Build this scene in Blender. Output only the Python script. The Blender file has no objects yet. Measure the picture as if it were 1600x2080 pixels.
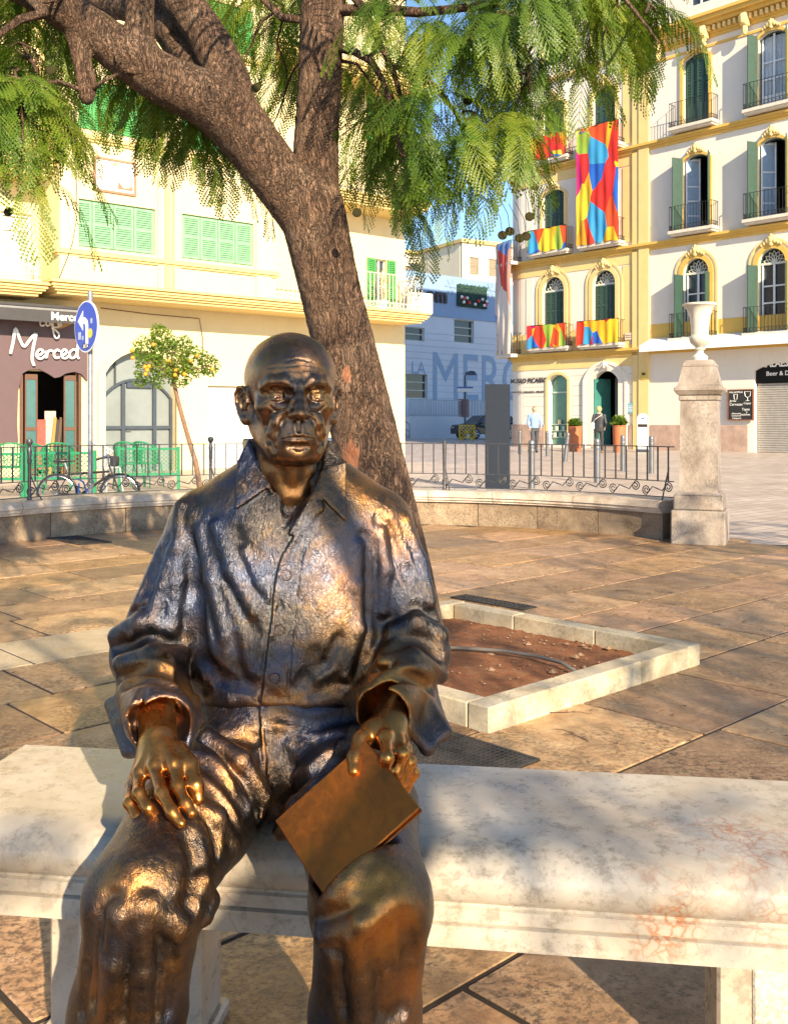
import bpy, math, random
import numpy as np
from mathutils import Vector, Matrix
R = math.radians
SC = bpy.context.scene
COL = SC.collection
# ---------------------------------------------------------------- camera
F_PX, CX, HY, CAM_H = 2000.0, 800.0, 855.0, 1.2      # focal length in photo pixels, principal column, horizon row, eye height
cam = bpy.data.objects.new('camera', bpy.data.cameras.new('camera'))
COL.objects.link(cam)
cam.location = (0, 0, CAM_H)
cam.rotation_euler = (R(90), 0, 0)
cam.data.sensor_fit = 'VERTICAL'
cam.data.sensor_height = 36
cam.data.lens = 36 * F_PX / 2080
cam.data.shift_y = -(1040 - HY) / 2080
cam.data.clip_start, cam.data.clip_end = 0.05, 2000
SC.camera = cam
# ---------------------------------------------------------------- light
SUN = Vector((0.33, -0.80, 0.40)).normalized()        # towards the sun
EL = math.asin(SUN.z)
AZ = math.atan2(SUN.x, SUN.y)
world = bpy.data.worlds.new('World')
SC.world = world
world.use_nodes = True
wn = world.node_tree
bg = wn.nodes['Background']
sky = wn.nodes.new('ShaderNodeTexSky')
sky.sky_type = 'NISHITA'
sky.sun_disc = False
sky.sun_elevation = EL
sky.sun_rotation = AZ
sky.air_density = 1.0
sky.dust_density = 0.2
sky.ozone_density = 4.0
wn.links.new(sky.outputs[0], bg.inputs[0])
bg.inputs[1].default_value = 0.11
sun = bpy.data.objects.new('sun', bpy.data.lights.new('sun', 'SUN'))
COL.objects.link(sun)
sun.data.energy = 5.0
sun.data.angle = R(0.5)
sun.data.color = (1.0, 0.83, 0.58)
sun.rotation_euler = (-SUN).to_track_quat('-Z', 'Y').to_euler()
SC.view_settings.view_transform = 'Standard'
SC.view_settings.look = 'None'
SC.view_settings.gamma = 1
SC.view_settings.use_curve_mapping = False
SC.view_settings.exposure = 1.15
# ---------------------------------------------------------------- helpers
def W(px, py, Y):
    """photo pixel at depth Y -> world point"""
    return np.array([(px - CX) * Y / F_PX, Y, CAM_H - (py - HY) * Y / F_PX])
def G(px, py, z=0.0):
    """photo pixel on the horizontal plane z -> world point"""
    return W(px, py, (CAM_H - z) * F_PX / (py - HY))
class MB:
    """collects polygons, then links them as one mesh object"""
    def __init__(s):
        s.v, s.f, s.m = [], [], []
        s.mi = 0
    def add(s, vs, fs):
        o = len(s.v)
        s.v.extend([tuple(float(c) for c in p) for p in vs])
        for f in fs:
            s.f.append(tuple(i + o for i in f))
            s.m.append(s.mi)
        return s
    def box(s, x0, x1, y0, y1, z0, z1, bev=0.0):
        if bev <= 0:
            vs = [(x, y, z) for x in (x0, x1) for y in (y0, y1) for z in (z0, z1)]
            return s.add(vs, [(0,1,3,2), (4,6,7,5), (0,4,5,1), (2,3,7,6), (0,2,6,4), (1,5,7,3)])
        b = min(bev, (x1-x0)*.49, (y1-y0)*.49, (z1-z0)*.49)
        pts, idx = [], {}
        for ix in (0, 1):
            for iy in (0, 1):
                for iz in (0, 1):
                    X, Y, Z = (x0, x1)[ix], (y0, y1)[iy], (z0, z1)[iz]
                    sx, sy, sz = (1, -1)[ix], (1, -1)[iy], (1, -1)[iz]
                    for a in range(3):
                        idx[(ix, iy, iz, a)] = len(pts)
                        pts.append((X + (sx*b if a != 0 else 0), Y + (sy*b if a != 1 else 0), Z + (sz*b if a != 2 else 0)))
        fs = []
        q = [(0,0), (0,1), (1,1), (1,0)]
        for i in (0, 1):
            a = [idx[(i, u, w, 0)] for u, w in q]; fs.append(a if i else a[::-1])
            a = [idx[(w, i, u, 1)] for u, w in q]; fs.append(a if i else a[::-1])
            a = [idx[(u, w, i, 2)] for u, w in q]; fs.append(a if i else a[::-1])
        for i in (0, 1):
            for j in (0, 1):
                fs.append([idx[(i,j,0,0)], idx[(i,j,1,0)], idx[(i,j,1,1)], idx[(i,j,0,1)]])
                fs.append([idx[(i,0,j,0)], idx[(i,1,j,0)], idx[(i,1,j,2)], idx[(i,0,j,2)]])
                fs.append([idx[(0,i,j,1)], idx[(1,i,j,1)], idx[(1,i,j,2)], idx[(0,i,j,2)]])
                for k in (0, 1):
                    fs.append([idx[(i,j,k,0)], idx[(i,j,k,1)], idx[(i,j,k,2)]])
        return s.add(pts, fs)
    def obox(s, a, b, w, h, up=(0, 0, 1)):
        """bar from a to b, w wide, h high"""
        a, b, up = Vector(a), Vector(b), Vector(up)
        d = (b - a).normalized()
        r = d.cross(up)
        if r.length < 1e-4: r = d.cross(Vector((0, 1, 0)))
        r.normalize(); u = r.cross(d).normalized()
        vs = []
        for p in (a, b):
            for i, j in ((-1,-1), (1,-1), (1,1), (-1,1)):
                vs.append(p + r*(i*w/2) + u*(j*h/2))
        return s.add(vs, [(0,1,2,3), (7,6,5,4), (0,4,5,1), (1,5,6,2), (2,6,7,3), (3,7,4,0)])
    def tube(s, pts, rad, n=8, cap=True, closed=False):
        pts = [Vector(p) for p in pts]
        N = len(pts)
        if not hasattr(rad, '__len__'): rad = [rad]*N
        vs, fs = [], []
        prev = None
        for i, p in enumerate(pts):
            if closed: t = (pts[(i+1) % N] - pts[i-1])
            else: t = pts[min(i+1, N-1)] - pts[max(i-1, 0)]
            if t.length < 1e-9: t = Vector((0, 0, 1))
            t.normalize()
            if prev is None:
                ref = Vector((0, 0, 1)) if abs(t.z) < .9 else Vector((0, 1, 0))
                u = t.cross(ref).normalized()
            else:
                u = prev - t*prev.dot(t)
                if u.length < 1e-6: u = t.orthogonal()
                u.normalize()
            prev = u
            w = t.cross(u)
            for k in range(n):
                a = 2*math.pi*k/n
                vs.append(p + (u*math.cos(a) + w*math.sin(a))*rad[i])
        M = N if closed else N-1
        for i in range(M):
            j = (i+1) % N
            for k in range(n):
                l = (k+1) % n
                fs.append((i*n+k, i*n+l, j*n+l, j*n+k))
        if cap and not closed:
            fs.append(tuple(range(n))[::-1])
            fs.append(tuple((N-1)*n + k for k in range(n)))
        return s.add(vs, fs)
    def lathe(s, prof, n=24, c=(0, 0, 0), a0=0.0, a1=None):
        """profile [(r, z)] turned about the vertical through c"""
        full = a1 is None
        m = n if full else n+1
        vs, fs = [], []
        for r, z in prof:
            for k in range(m):
                a = 2*math.pi*k/n if full else a0 + (a1-a0)*k/n
                vs.append((c[0] + r*math.cos(a), c[1] + r*math.sin(a), c[2] + z))
        for i in range(len(prof)-1):
            for k in range(n):
                l = (k+1) % m
                fs.append((i*m+k, i*m+l, (i+1)*m+l, (i+1)*m+k))
        if full:
            if prof[0][0] > 1e-5: fs.append(tuple(range(n))[::-1])
            if prof[-1][0] > 1e-5: fs.append(tuple((len(prof)-1)*n + k for k in range(n)))
        return s.add(vs, fs)
    def prism(s, poly, y0, y1):
        """polygon in (x, z) extruded from y0 to y1"""
        n = len(poly)
        vs = [(x, y0, z) for x, z in poly] + [(x, y1, z) for x, z in poly]
        fs = [tuple(range(n)), tuple(range(n, 2*n))[::-1]]
        for i in range(n):
            j = (i+1) % n
            fs.append((j, i, i+n, j+n))
        return s.add(vs, fs)
    def zprism(s, poly, z0, z1):
        n = len(poly)
        vs = [(x, y, z0) for x, y in poly] + [(x, y, z1) for x, y in poly]
        fs = [tuple(range(n))[::-1], tuple(range(n, 2*n))]
        for i in range(n):
            j = (i+1) % n
            fs.append((i, j, j+n, i+n))
        return s.add(vs, fs)
    def build(s, name, mat, parent=None, smooth=False, loc=None):
        me = bpy.data.meshes.new(name)
        me.from_pydata(s.v, [], s.f)
        mats = mat if isinstance(mat, (list, tuple)) else [mat]
        for m in mats: me.materials.append(m)
        if len(mats) > 1: me.polygons.foreach_set('material_index', s.m)
        me.update()
        import bmesh
        bm = bmesh.new(); bm.from_mesh(me)
        bmesh.ops.recalc_face_normals(bm, faces=bm.faces[:])
        bm.to_mesh(me); bm.free()
        if smooth:
            me.polygons.foreach_set('use_smooth', [True]*len(me.polygons))
            if smooth != 'all': me.set_sharp_from_angle(angle=R(38))
        return link(name, me, parent, loc)
def link(name, me, parent=None, loc=None, rz=None):
    o = bpy.data.objects.new(name, me)
    COL.objects.link(o)
    if parent is not None: o.parent = parent
    if loc is not None: o.location = loc
    if rz is not None: o.rotation_euler = (0, 0, rz)
    return o
def tag(o, label, cat=None, group=None, kind=None):
    if label: o['label'] = label
    if cat: o['category'] = cat
    if group: o['group'] = group
    if kind: o['kind'] = kind
    return o
def thing(name, label, cat, loc=(0, 0, 0), rz=0.0, group=None):
    o = bpy.data.objects.new(name, None)
    o.empty_display_size = .1
    COL.objects.link(o)
    o.location = [float(c) for c in loc]; o.rotation_euler = (0, 0, rz)
    return tag(o, label, cat, group)
def structure(o):
    o['kind'] = 'structure'
    return o
def dup(root, loc=None, rz=None, label=None, group=None, parent=None):
    c = root.copy(); COL.objects.link(c)
    if parent is not None: c.parent = parent
    if loc is not None: c.location = [float(q) for q in loc]
    if rz is not None: c.rotation_euler = (0, 0, rz)
    if label: c['label'] = label
    if group: c['group'] = group
    for ch in list(root.children): dup(ch, parent=c)
    return c
class Frame:
    """a facade's own axes: x along it, y into the building, z up"""
    def __init__(s, o, ang):
        s.o = o; s.a = ang
        s.u = (math.cos(ang), math.sin(ang)); s.n = (-math.sin(ang), math.cos(ang))
    def hit(s, px, py=None, y=0.0):
        k = (px - CX)/F_PX
        ox, oy = s.o[0] + s.n[0]*y, s.o[1] + s.n[1]*y
        t = (k*oy - ox)/(s.u[0] - k*s.u[1])
        if py is None: return t
        Y = oy + t*s.u[1]
        return t, CAM_H - (py - HY)*Y/F_PX
    def local(s, X, Y):
        dx, dy = X - s.o[0], Y - s.o[1]
        return dx*s.u[0] + dy*s.u[1], dx*s.n[0] + dy*s.n[1]
# ---------------------------------------------------------------- materials
class NT:
    def __init__(s, name):
        s.m = bpy.data.materials.new(name); s.m.use_nodes = True
        s.t = s.m.node_tree; s.b = s.t.nodes['Principled BSDF']
        s.out = s.t.nodes['Material Output']
    def n(s, typ, ins=None, **kw):
        nd = s.t.nodes.new('ShaderNode' + typ)
        for k, v in kw.items(): setattr(nd, k, v)
        for k, v in (ins or {}).items(): s.put(nd.inputs[k], v)
        return nd
    def put(s, sock, v):
        if hasattr(v, 'outputs'): v = v.outputs[0]
        if isinstance(v, bpy.types.NodeSocket): s.t.links.new(v, sock)
        elif isinstance(v, (tuple, list)) and len(v) == 3 and sock.type == 'RGBA': sock.default_value = (*v, 1)
        else: sock.default_value = v
    def set(s, **kw):
        for k, v in kw.items(): s.put(s.b.inputs[k.replace('_', ' ')], v)
        return s
    def co(s, kind='Object', scale=(1, 1, 1), rot=(0, 0, 0)):
        if kind == 'World': c = s.n('NewGeometry').outputs['Position']
        else: c = s.n('TexCoord').outputs[kind]
        return s.n('Mapping', {'Vector': c, 'Scale': scale, 'Rotation': rot}).outputs[0]
    def noise(s, co, scale, detail=4, rough=.6, dist=0.0):
        return s.n('TexNoise', {'Vector': co, 'Scale': scale, 'Detail': detail, 'Roughness': rough, 'Distortion': dist}).outputs[0]
    def ramp(s, fac, stops):
        r = s.n('ValToRGB', {'Fac': fac}); e = r.color_ramp.elements
        while len(e) < len(stops): e.new(.5)
        for i, (p, c) in enumerate(stops):
            e[i].position = p
            e[i].color = (c, c, c, 1) if not hasattr(c, '__len__') else (*c, 1)
        return r.outputs[0]
    def mix(s, fac, a, b, mode='MIX'):
        m = s.n('Mix', data_type='RGBA', blend_type=mode)
        s.put(m.inputs[0], fac); s.put(m.inputs[6], a); s.put(m.inputs[7], b)
        return m.outputs[2]
    def math(s, op, a, b=0.0, clamp=False):
        m = s.n('Math', operation=op, use_clamp=clamp)
        s.put(m.inputs[0], a); s.put(m.inputs[1], b)
        return m.outputs[0]
    def bump(s, h, strength=.3, dist=.01, normal=None):
        b = s.n('Bump', {'Height': h, 'Strength': strength, 'Distance': dist})
        if normal is not None: s.put(b.inputs['Normal'], normal)
        return b.outputs[0]
_mats = {}
def plain(name, col, rough=.6, metal=0.0, var=.12, scale=6.0, bump=.0, bscale=60, dirt=None, spec=.5):
    """a paint, plaster or metal: base colour with uneven tone and fine relief"""
    if name in _mats: return _mats[name]
    t = NT(name); c = t.co('World')
    a = t.noise(c, scale, 6, .65)
    lo = tuple(max(0, x*(1-var)) for x in col); hi = tuple(min(1, x*(1+var)) for x in col)
    cc = t.ramp(a, [(.3, lo), (.7, hi)])
    if dirt:
        d = t.noise(t.co('World', (1, 1, .25)), 3.1, 8, .7)
        cc = t.mix(t.ramp(d, [(.52, 0.0), (.72, dirt[1])]), cc, dirt[0])
    t.set(Base_Color=cc, Roughness=rough, Metallic=metal, Specular_IOR_Level=spec)
    if bump: t.set(Normal=t.bump(t.noise(c, bscale, 5, .7), bump, .01))
    _mats[name] = t.m
    return t.m
# ================================================================ modelling by distance field (the bronze figure)
f32 = np.float32
class Op:
    __slots__ = ('kind', 'a', 'k', 'sub', 'lo', 'hi')
def nrm(v):
    v = np.asarray(v, float); return v/np.linalg.norm(v)
class SDF:
    def __init__(s): s.ops = []
    def _add(s, kind, a, k, sub, lo, hi):
        o = Op(); o.kind, o.a, o.k, o.sub = kind, a, max(k, 1e-4), sub
        o.lo, o.hi = np.array(lo, float), np.array(hi, float); s.ops.append(o); return s
    def cone(s, a, b, ra, rb, k=.02, sub=False):
        a, b = np.array(a, float), np.array(b, float); r = max(ra, rb)
        return s._add('cone', (a, b, ra, rb), k, sub, np.minimum(a, b)-r, np.maximum(a, b)+r)
    def path(s, pts, rad, k=.01, sub=False):
        if not hasattr(rad, '__len__'): rad = [rad]*len(pts)
        for i in range(len(pts)-1): s.cone(pts[i], pts[i+1], rad[i], rad[i+1], k, sub)
        return s
    def ell(s, c, r, k=.02, sub=False, rot=None):
        c, r = np.array(c, float), np.array(r, float); m = r.max() if rot is not None else r
        return s._add('ell', (c, r, None if rot is None else np.array(rot)), k, sub, c-m, c+m)
    def box(s, c, h, k=.005, sub=False, rot=None, r=.002):
        c, h = np.array(c, float), np.array(h, float); m = np.linalg.norm(h) if rot is not None else h+r
        return s._add('box', (c, h, None if rot is None else np.array(rot), r), k, sub, c-m, c+m)
    def tri(s, a, b, c, t=.004, k=.004, sub=False):
        a, b, c = (np.array(q, float) for q in (a, b, c))
        return s._add('tri', (a, b, c, t), k, sub, np.minimum(np.minimum(a, b), c)-t, np.maximum(np.maximum(a, b), c)+t)
    def loft(s, rows, k=.02, sub=False, p=2.3):
        rows = np.array(sorted(rows), float)
        lo = [(rows[:,1]-rows[:,3]).min(), (rows[:,2]-rows[:,4]).min(), rows[0,0]]
        hi = [(rows[:,1]+rows[:,3]).max(), (rows[:,2]+rows[:,4]).max(), rows[-1,0]]
        z = np.linspace(rows[0,0], rows[-1,0], 120)
        t = np.stack([np.interp(z, rows[:,0], rows[:,i]) for i in range(5)], 1)
        for _ in range(30): t[1:-1,1:] = (t[:-2,1:] + 2*t[1:-1,1:] + t[2:,1:])/4
        return s._add('loft', (t, p), k, sub, lo, hi)
    def dist(s, o, P):
        if o.kind == 'cone':
            a, b, ra, rb = o.a; ba = (b-a).astype(f32); pa = P - a.astype(f32)
            t = np.clip(pa@ba/max(float(ba@ba), 1e-12), 0, 1)
            d = pa - t[:,None]*ba
            return np.sqrt((d*d).sum(1)) - (ra + t*(rb-ra))
        if o.kind == 'ell':
            c, r, m = o.a; q = P - c.astype(f32)
            if m is not None: q = q@m.astype(f32)
            q1 = q/r.astype(f32); q2 = q1/r.astype(f32)
            k0 = np.sqrt((q1*q1).sum(1)); k1 = np.sqrt((q2*q2).sum(1))
            return k0*(k0-1)/np.maximum(k1, 1e-6)
        if o.kind == 'box':
            c, h, m, r = o.a; q = P - c.astype(f32)
            if m is not None: q = q@m.astype(f32)
            q = np.abs(q) - (h-r).astype(f32)
            return np.sqrt((np.maximum(q, 0)**2).sum(1)) + np.minimum(q.max(1), 0) - r
        if o.kind == 'tri':
            a, b, c, t = o.a
            n = np.cross(b-a, a-c)
            ins = np.zeros(len(P), bool); best = None; sg = 0
            for p0, p1 in ((a, b), (b, c), (c, a)):
                e = p1-p0; w = P - p0.astype(f32)
                sg = sg + np.sign(w@np.cross(e, n).astype(f32))
                u = np.clip(w@e.astype(f32)/float(e@e), 0, 1)
                d = w - u[:,None]*e.astype(f32); d = (d*d).sum(1)
                best = d if best is None else np.minimum(best, d)
            pl = (P - a.astype(f32))@(n/np.linalg.norm(n)).astype(f32)
            return np.where(np.abs(sg) >= 2.5, np.abs(pl), np.sqrt(best)) - t
        if o.kind == 'loft':
            t, p = o.a; z = P[:,2]
            cx, cy, rx, ry = (np.interp(z, t[:,0], t[:,i]).astype(f32) for i in range(1, 5))
            qx, qy = np.abs(P[:,0]-cx), np.abs(P[:,1]-cy)
            k0 = ((qx/rx)**p + (qy/ry)**p + 1e-9)**(1/p)
            k1 = np.sqrt((qx/rx**2)**2 + (qy/ry**2)**2)
            d = k0*(k0-1)/np.maximum(k1, 1e-4)
            e = np.maximum(t[0,0]-z, z-t[-1,0])
            return np.maximum(d, e)
    @staticmethod
    def comb(cur, d, k, sub):
        if sub:
            h = np.clip(.5 - .5*(cur + d)/k, 0, 1)
            return cur*(1-h) - d*h + k*h*(1-h)
        h = np.clip(.5 + .5*(cur - d)/k, 0, 1)
        return cur*(1-h) + d*h - k*h*(1-h)
    def ev(s, P):
        P = np.asarray(P, f32); cur = np.full(len(P), .3, f32)
        for o in s.ops: cur = s.comb(cur, s.dist(o, P), o.k, o.sub)
        return cur
    def ray(s, px, py, y0=1.2, y1=2.2):
        """first point of the surface seen through photo pixel px, py"""
        Y = np.arange(y0, y1, .0015)
        P = np.stack([(px-CX)*Y/F_PX, Y, CAM_H-(py-HY)*Y/F_PX], 1)
        d = s.ev(P); i = np.argmax(d < 0)
        if d[i] >= 0: i = int(np.argmin(d))
        return P[i]
    def rays(s, pts, lift=0.0, **kw):
        out = []
        for px, py in pts:
            p = s.ray(px, py, **kw); v = nrm(p - np.array([0, 0, CAM_H])); out.append(p - v*lift)
        return out
    def grid(s, lo, hi, h, lump=0.0, blur=0):
        n = [int(math.ceil((hi[i]-lo[i])/h))+1 for i in range(3)]
        ax = [np.arange(n[i], dtype=f32)*h + f32(lo[i]) for i in range(3)]
        Fd = np.full(n, .3, f32)
        for o in s.ops:
            m = o.k + 4*h
            i0 = [max(0, int((o.lo[i]-m-lo[i])/h)) for i in range(3)]
            i1 = [min(n[i], int((o.hi[i]+m-lo[i])/h)+2) for i in range(3)]
            if any(i1[i] <= i0[i] for i in range(3)): continue
            sl = tuple(slice(i0[i], i1[i]) for i in range(3))
            g = np.meshgrid(*[ax[i][sl[i]] for i in range(3)], indexing='ij')
            P = np.stack([q.ravel() for q in g], 1)
            d = s.dist(o, P).astype(f32).reshape(g[0].shape)
            Fd[sl] = s.comb(Fd[sl], d, o.k, o.sub)
        if lump:
            x, y, z = np.meshgrid(*ax, indexing='ij')
            Fd += f32(lump)*(np.sin(61*x+1.3+23*z)*np.sin(53*y+.4)*np.sin(57*z+2+19*x) + .6*np.sin(131*x+33*z)*np.sin(117*z+41*y)*np.sin(109*y-27*x)).astype(f32)
        for _ in range(blur):
            for a in range(3):
                G_ = np.moveaxis(Fd, a, 0); G_[1:-1] = (G_[:-2] + 2*G_[1:-1] + G_[2:])*f32(.25)
        return Fd
    def mesh(s, lo, hi, h, lump=0.0, blur=0):
        return surface_nets(s.grid(lo, hi, h, lump, blur), lo, h)
def surface_nets(Fd, lo, h):
    ins = Fd < 0
    c = ins.astype(np.int8)
    cnt = sum(c[i:c.shape[0]-1+i, j:c.shape[1]-1+j, k:c.shape[2]-1+k] for i in (0,1) for j in (0,1) for k in (0,1))
    I = np.argwhere((cnt > 0) & (cnt < 8))
    vid = np.full(cnt.shape, -1, np.int32)
    vid[I[:,0], I[:,1], I[:,2]] = np.arange(len(I))
    acc = np.zeros((len(I), 3), f32); num = np.zeros(len(I), f32)
    for ax in range(3):
        o1, o2 = [q for q in range(3) if q != ax]
        for a in (0, 1):
            for b in (0, 1):
                p = I.copy(); p[:,o1] += a; p[:,o2] += b
                q = p.copy(); q[:,ax] += 1
                f0 = Fd[p[:,0], p[:,1], p[:,2]]; f1 = Fd[q[:,0], q[:,1], q[:,2]]
                m = (f0 < 0) != (f1 < 0)
                t = np.where(m, f0/np.where(m, f0-f1, 1), 0)
                off = (p - I).astype(f32); off[:,ax] += t
                acc[m] += off[m]; num[m] += 1
    V = (I + acc/num[:,None])*h + np.array(lo, f32)
    quads = []
    for ax in range(3):
        o1, o2 = (ax+1) % 3, (ax+2) % 3
        s0 = [slice(None)]*3; s1 = [slice(None)]*3
        s0[ax] = slice(0, -1); s1[ax] = slice(1, None)
        e = ins[tuple(s0)] != ins[tuple(s1)]
        E = np.argwhere(e)
        E = E[(E[:,o1] > 0) & (E[:,o2] > 0) & (E[:,o1] < Fd.shape[o1]-1) & (E[:,o2] < Fd.shape[o2]-1)]
        pos = ins[E[:,0], E[:,1], E[:,2]]
        ids = []
        for a, b in ((1,1), (0,1), (0,0), (1,0)):
            q = E.copy(); q[:,o1] -= a; q[:,o2] -= b
            ids.append(vid[q[:,0], q[:,1], q[:,2]])
        Q = np.stack(ids, 1); Q[~pos] = Q[~pos][:,::-1]
        quads.append(Q)
    return V, np.concatenate(quads)
def link_vf(name, V, Q, mat, parent, wear=None):
    me = bpy.data.meshes.new(name)
    me.vertices.add(len(V)); me.vertices.foreach_set('co', np.asarray(V, f32).ravel())
    k = Q.shape[1]
    me.loops.add(Q.size); me.loops.foreach_set('vertex_index', Q.astype(np.int32).ravel())
    me.polygons.add(len(Q))
    me.polygons.foreach_set('loop_start', np.arange(0, Q.size, k, dtype=np.int32))
    me.polygons.foreach_set('loop_total', np.full(len(Q), k, np.int32))
    me.polygons.foreach_set('use_smooth', np.ones(len(Q), bool))
    me.materials.append(mat)
    if wear is not None:
        a = me.attributes.new('wear', 'FLOAT', 'POINT'); a.data.foreach_set('value', np.asarray(wear, f32))
    me.update(); me.validate()
    return link(name, me, parent)
# ---------------------------------------------------------------- bronze
def bronze_mat(name, hair=False, relief=1.0, edge_k=1.0, sky_tint_k=1.0, rough_add=0.0, tint=None):
    t = NT(name); c = t.co('World')
    wear = t.n('Attribute', attribute_name='wear').outputs['Fac']
    pt = t.n('NewGeometry').outputs['Pointiness']
    big = t.noise(c, 9, 5, .6, .6); fine = t.noise(c, 55, 6, .7, .4); grit = t.noise(c, 190, 4, .7)
    streak = t.noise(t.co('World', (1.0, 1.0, .55), (R(18), R(24), 0)), 85, 5, .65, 2.5)
    edge = t.ramp(pt, [(.50, 0.0), (.60, 1.0)])
    cav = t.math('MULTIPLY', t.ramp(pt, [(.40, 1.0), (.485, 0.0)]), edge_k)
    w = t.math('ADD', wear, t.math('MULTIPLY', t.math('SUBTRACT', big, .5), 1.05))
    w = t.math('ADD', w, t.math('MULTIPLY', t.math('SUBTRACT', fine, .5), .55))
    w = t.math('ADD', w, t.math('MULTIPLY', edge, .34*edge_k), clamp=True)
    col = t.ramp(w, [(.05, (.072, .062, .056)), (.34, (.165, .098, .052)), (.66, (.34, .155, .048)), (1.0, (.54, .22, .048))])
    gold = t.noise(c, 14, 3, .5)
    col = t.mix(t.math('MULTIPLY', t.ramp(gold, [(.55, 0.0), (.75, 1.0)]), w), col, (.50, .25, .05))
    verd = t.math('MULTIPLY', t.math('ADD', t.math('MULTIPLY', cav, .75), t.ramp(grit, [(.66, 0.0), (.74, .7)])), t.ramp(fine, [(.42, 0.0), (.66, 1.0)]), clamp=True)
    verd = t.math('MULTIPLY', verd, t.math('SUBTRACT', 1.0, t.math('MULTIPLY', wear, .9)), clamp=True)
    blue = t.math('MULTIPLY', t.ramp(t.noise(c, 4.5, 4, .6, .4), [(.46, 0.0), (.62, .75*sky_tint_k)]), t.math('SUBTRACT', 1.0, w, clamp=True))  # bluish tint painted into the less worn metal to imitate reflected sky
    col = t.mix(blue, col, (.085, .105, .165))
    col = t.mix(t.math('MULTIPLY', cav, .55), col, (.03, .032, .03))
    col = t.mix(verd, col, (.20, .27, .235))
    if tint: col = t.mix(1.0, col, tint, 'MULTIPLY')
    rough = t.ramp(w, [(0, .34+rough_add), (.5, .33+rough_add), (1, .30+rough_add)])
    rough = t.math('ADD', t.math('ADD', rough, t.math('MULTIPLY', t.math('SUBTRACT', fine, .5), .45)), t.math('MULTIPLY', verd, .35))
    met = t.math('SUBTRACT', .96, t.math('MULTIPLY', verd, .75))
    hgt = t.math('ADD', t.math('MULTIPLY', streak, 1.0), t.math('ADD', t.math('MULTIPLY', fine, .75), t.math('MULTIPLY', grit, .22)))
    if hair:
        hc = t.co('World', (1, 1, 1)); hr = t.noise(hc, 120, 3, .6, 1.5)
        hgt = t.math('ADD', hgt, t.math('MULTIPLY', hr, t.math('MULTIPLY', t.n('Attribute', attribute_name='hair').outputs['Fac'], 7.0)))
    st = t.math('SUBTRACT', .54, t.math('MULTIPLY', wear, .38))
    bp = t.n('Bump', {'Height': hgt, 'Strength': t.math('MULTIPLY', st, relief), 'Distance': .0048})
    t.set(Base_Color=col, Roughness=rough, Metallic=met, Normal=bp)
    return t.m
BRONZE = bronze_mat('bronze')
BRONZE_HEAD = bronze_mat('bronze_head', True, .45, sky_tint_k=.4)
def spots(V, lst, base=0.0):
    w = np.full(len(V), base, f32)
    for c, r, a in lst:
        d = np.linalg.norm((V - np.array(c, f32))/np.array(r, f32), axis=1)
        w = np.maximum(w, a*np.exp(-d**2))
    return w
STATUE_LOC = np.array([-.2, 1.9, .45])
statue = thing('bronze_statue', 'life-size bronze statue of a bald seated man in an open collared shirt, holding a book', 'statue', STATUE_LOC)
def put(V): return V - STATUE_LOC.astype(f32)
# the book's place is fixed first: the thigh is hollowed under it
L_, B_, R_ = np.array([-.19, 1.575, .560]), np.array([-.104, 1.465, .493]), np.array([.019, 1.535, .624])
_c = np.array([0, 0, CAM_H]); L_, B_, R_ = (_c + (q - _c)*.982 for q in (L_, B_, R_))
ex, ey = B_ - L_, R_ - B_
ex = ex/np.linalg.norm(ex); ey = ey - ex*(ey@ex); ey /= np.linalg.norm(ey)
ez = np.cross(ex, ey)
if ez[2] < 0: ez = -ez
w_, h_ = np.linalg.norm(B_-L_), (R_-B_)@ey
rot = np.stack([ex, ey, ez], 1)
cen = L_ + ex*w_/2 + ey*h_/2 - ez*.006
# ---------------------------------------------------------------- trousers
tr = SDF()
RK, LK = np.array([-.372, 1.475, .492]), np.array([-.036, 1.465, .492])        # right and left knee
tr.ell((-.203, 1.945, .57), (.19, .145, .14), .03)
tr.loft([(.50, -.203, 1.93, .185, .135), (.60, -.203, 1.92, .19, .14), (.70, -.205, 1.92, .182, .138), (.74, -.205, 1.92, .178, .134)], .03)
tr.cone((-.292, 1.90, .555), (-.338, 1.68, .535), .112, .104, .05)
tr.cone((-.338, 1.68, .535), RK, .104, .083, .03)
tr.cone((-.112, 1.90, .555), (-.068, 1.68, .535), .112, .104, .05)
tr.cone((-.068, 1.68, .535), LK, .104, .083, .03)
tr.ell(RK + (0, -.012, -.01), (.076, .06, .075), .03)
tr.ell(LK + (0, -.012, -.01), (.076, .06, .075), .03)
tr.cone(RK + (-.002, .012, -.02), (-.414, 1.535, .28), .087, .085, .03)
tr.cone((-.414, 1.535, .28), (-.437, 1.57, .075), .085, .077, .03)
tr.cone(LK + (.004, .012, -.02), (-.045, 1.525, .28), .087, .082, .03)
tr.cone((-.045, 1.525, .28), (-.046, 1.56, .075), .082, .075, .03)
tr.ell((-.203, 1.80, .61), (.10, .05, .08), .04)
base = SDF(); base.ops = list(tr.ops)
def fold(sdf, ref, pts, r, k, sub):
    """a broad shallow hollow (sub) or swell of cloth drawn over the surface through photo pixels"""
    Rb = max(r*1.9, .0095); n = len(pts); P = []
    for i, (px, py) in enumerate(pts):
        dep = r*.62*(.25 + .75*math.sin(math.pi*(i+.5)/n)); q = ref.ray(px, py); v = nrm(q - np.array([0, 0, CAM_H]))
        P.append(q - v*(Rb-dep)*(1 if sub else -1))
    sdf.path(P, Rb, .010, sub)
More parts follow.
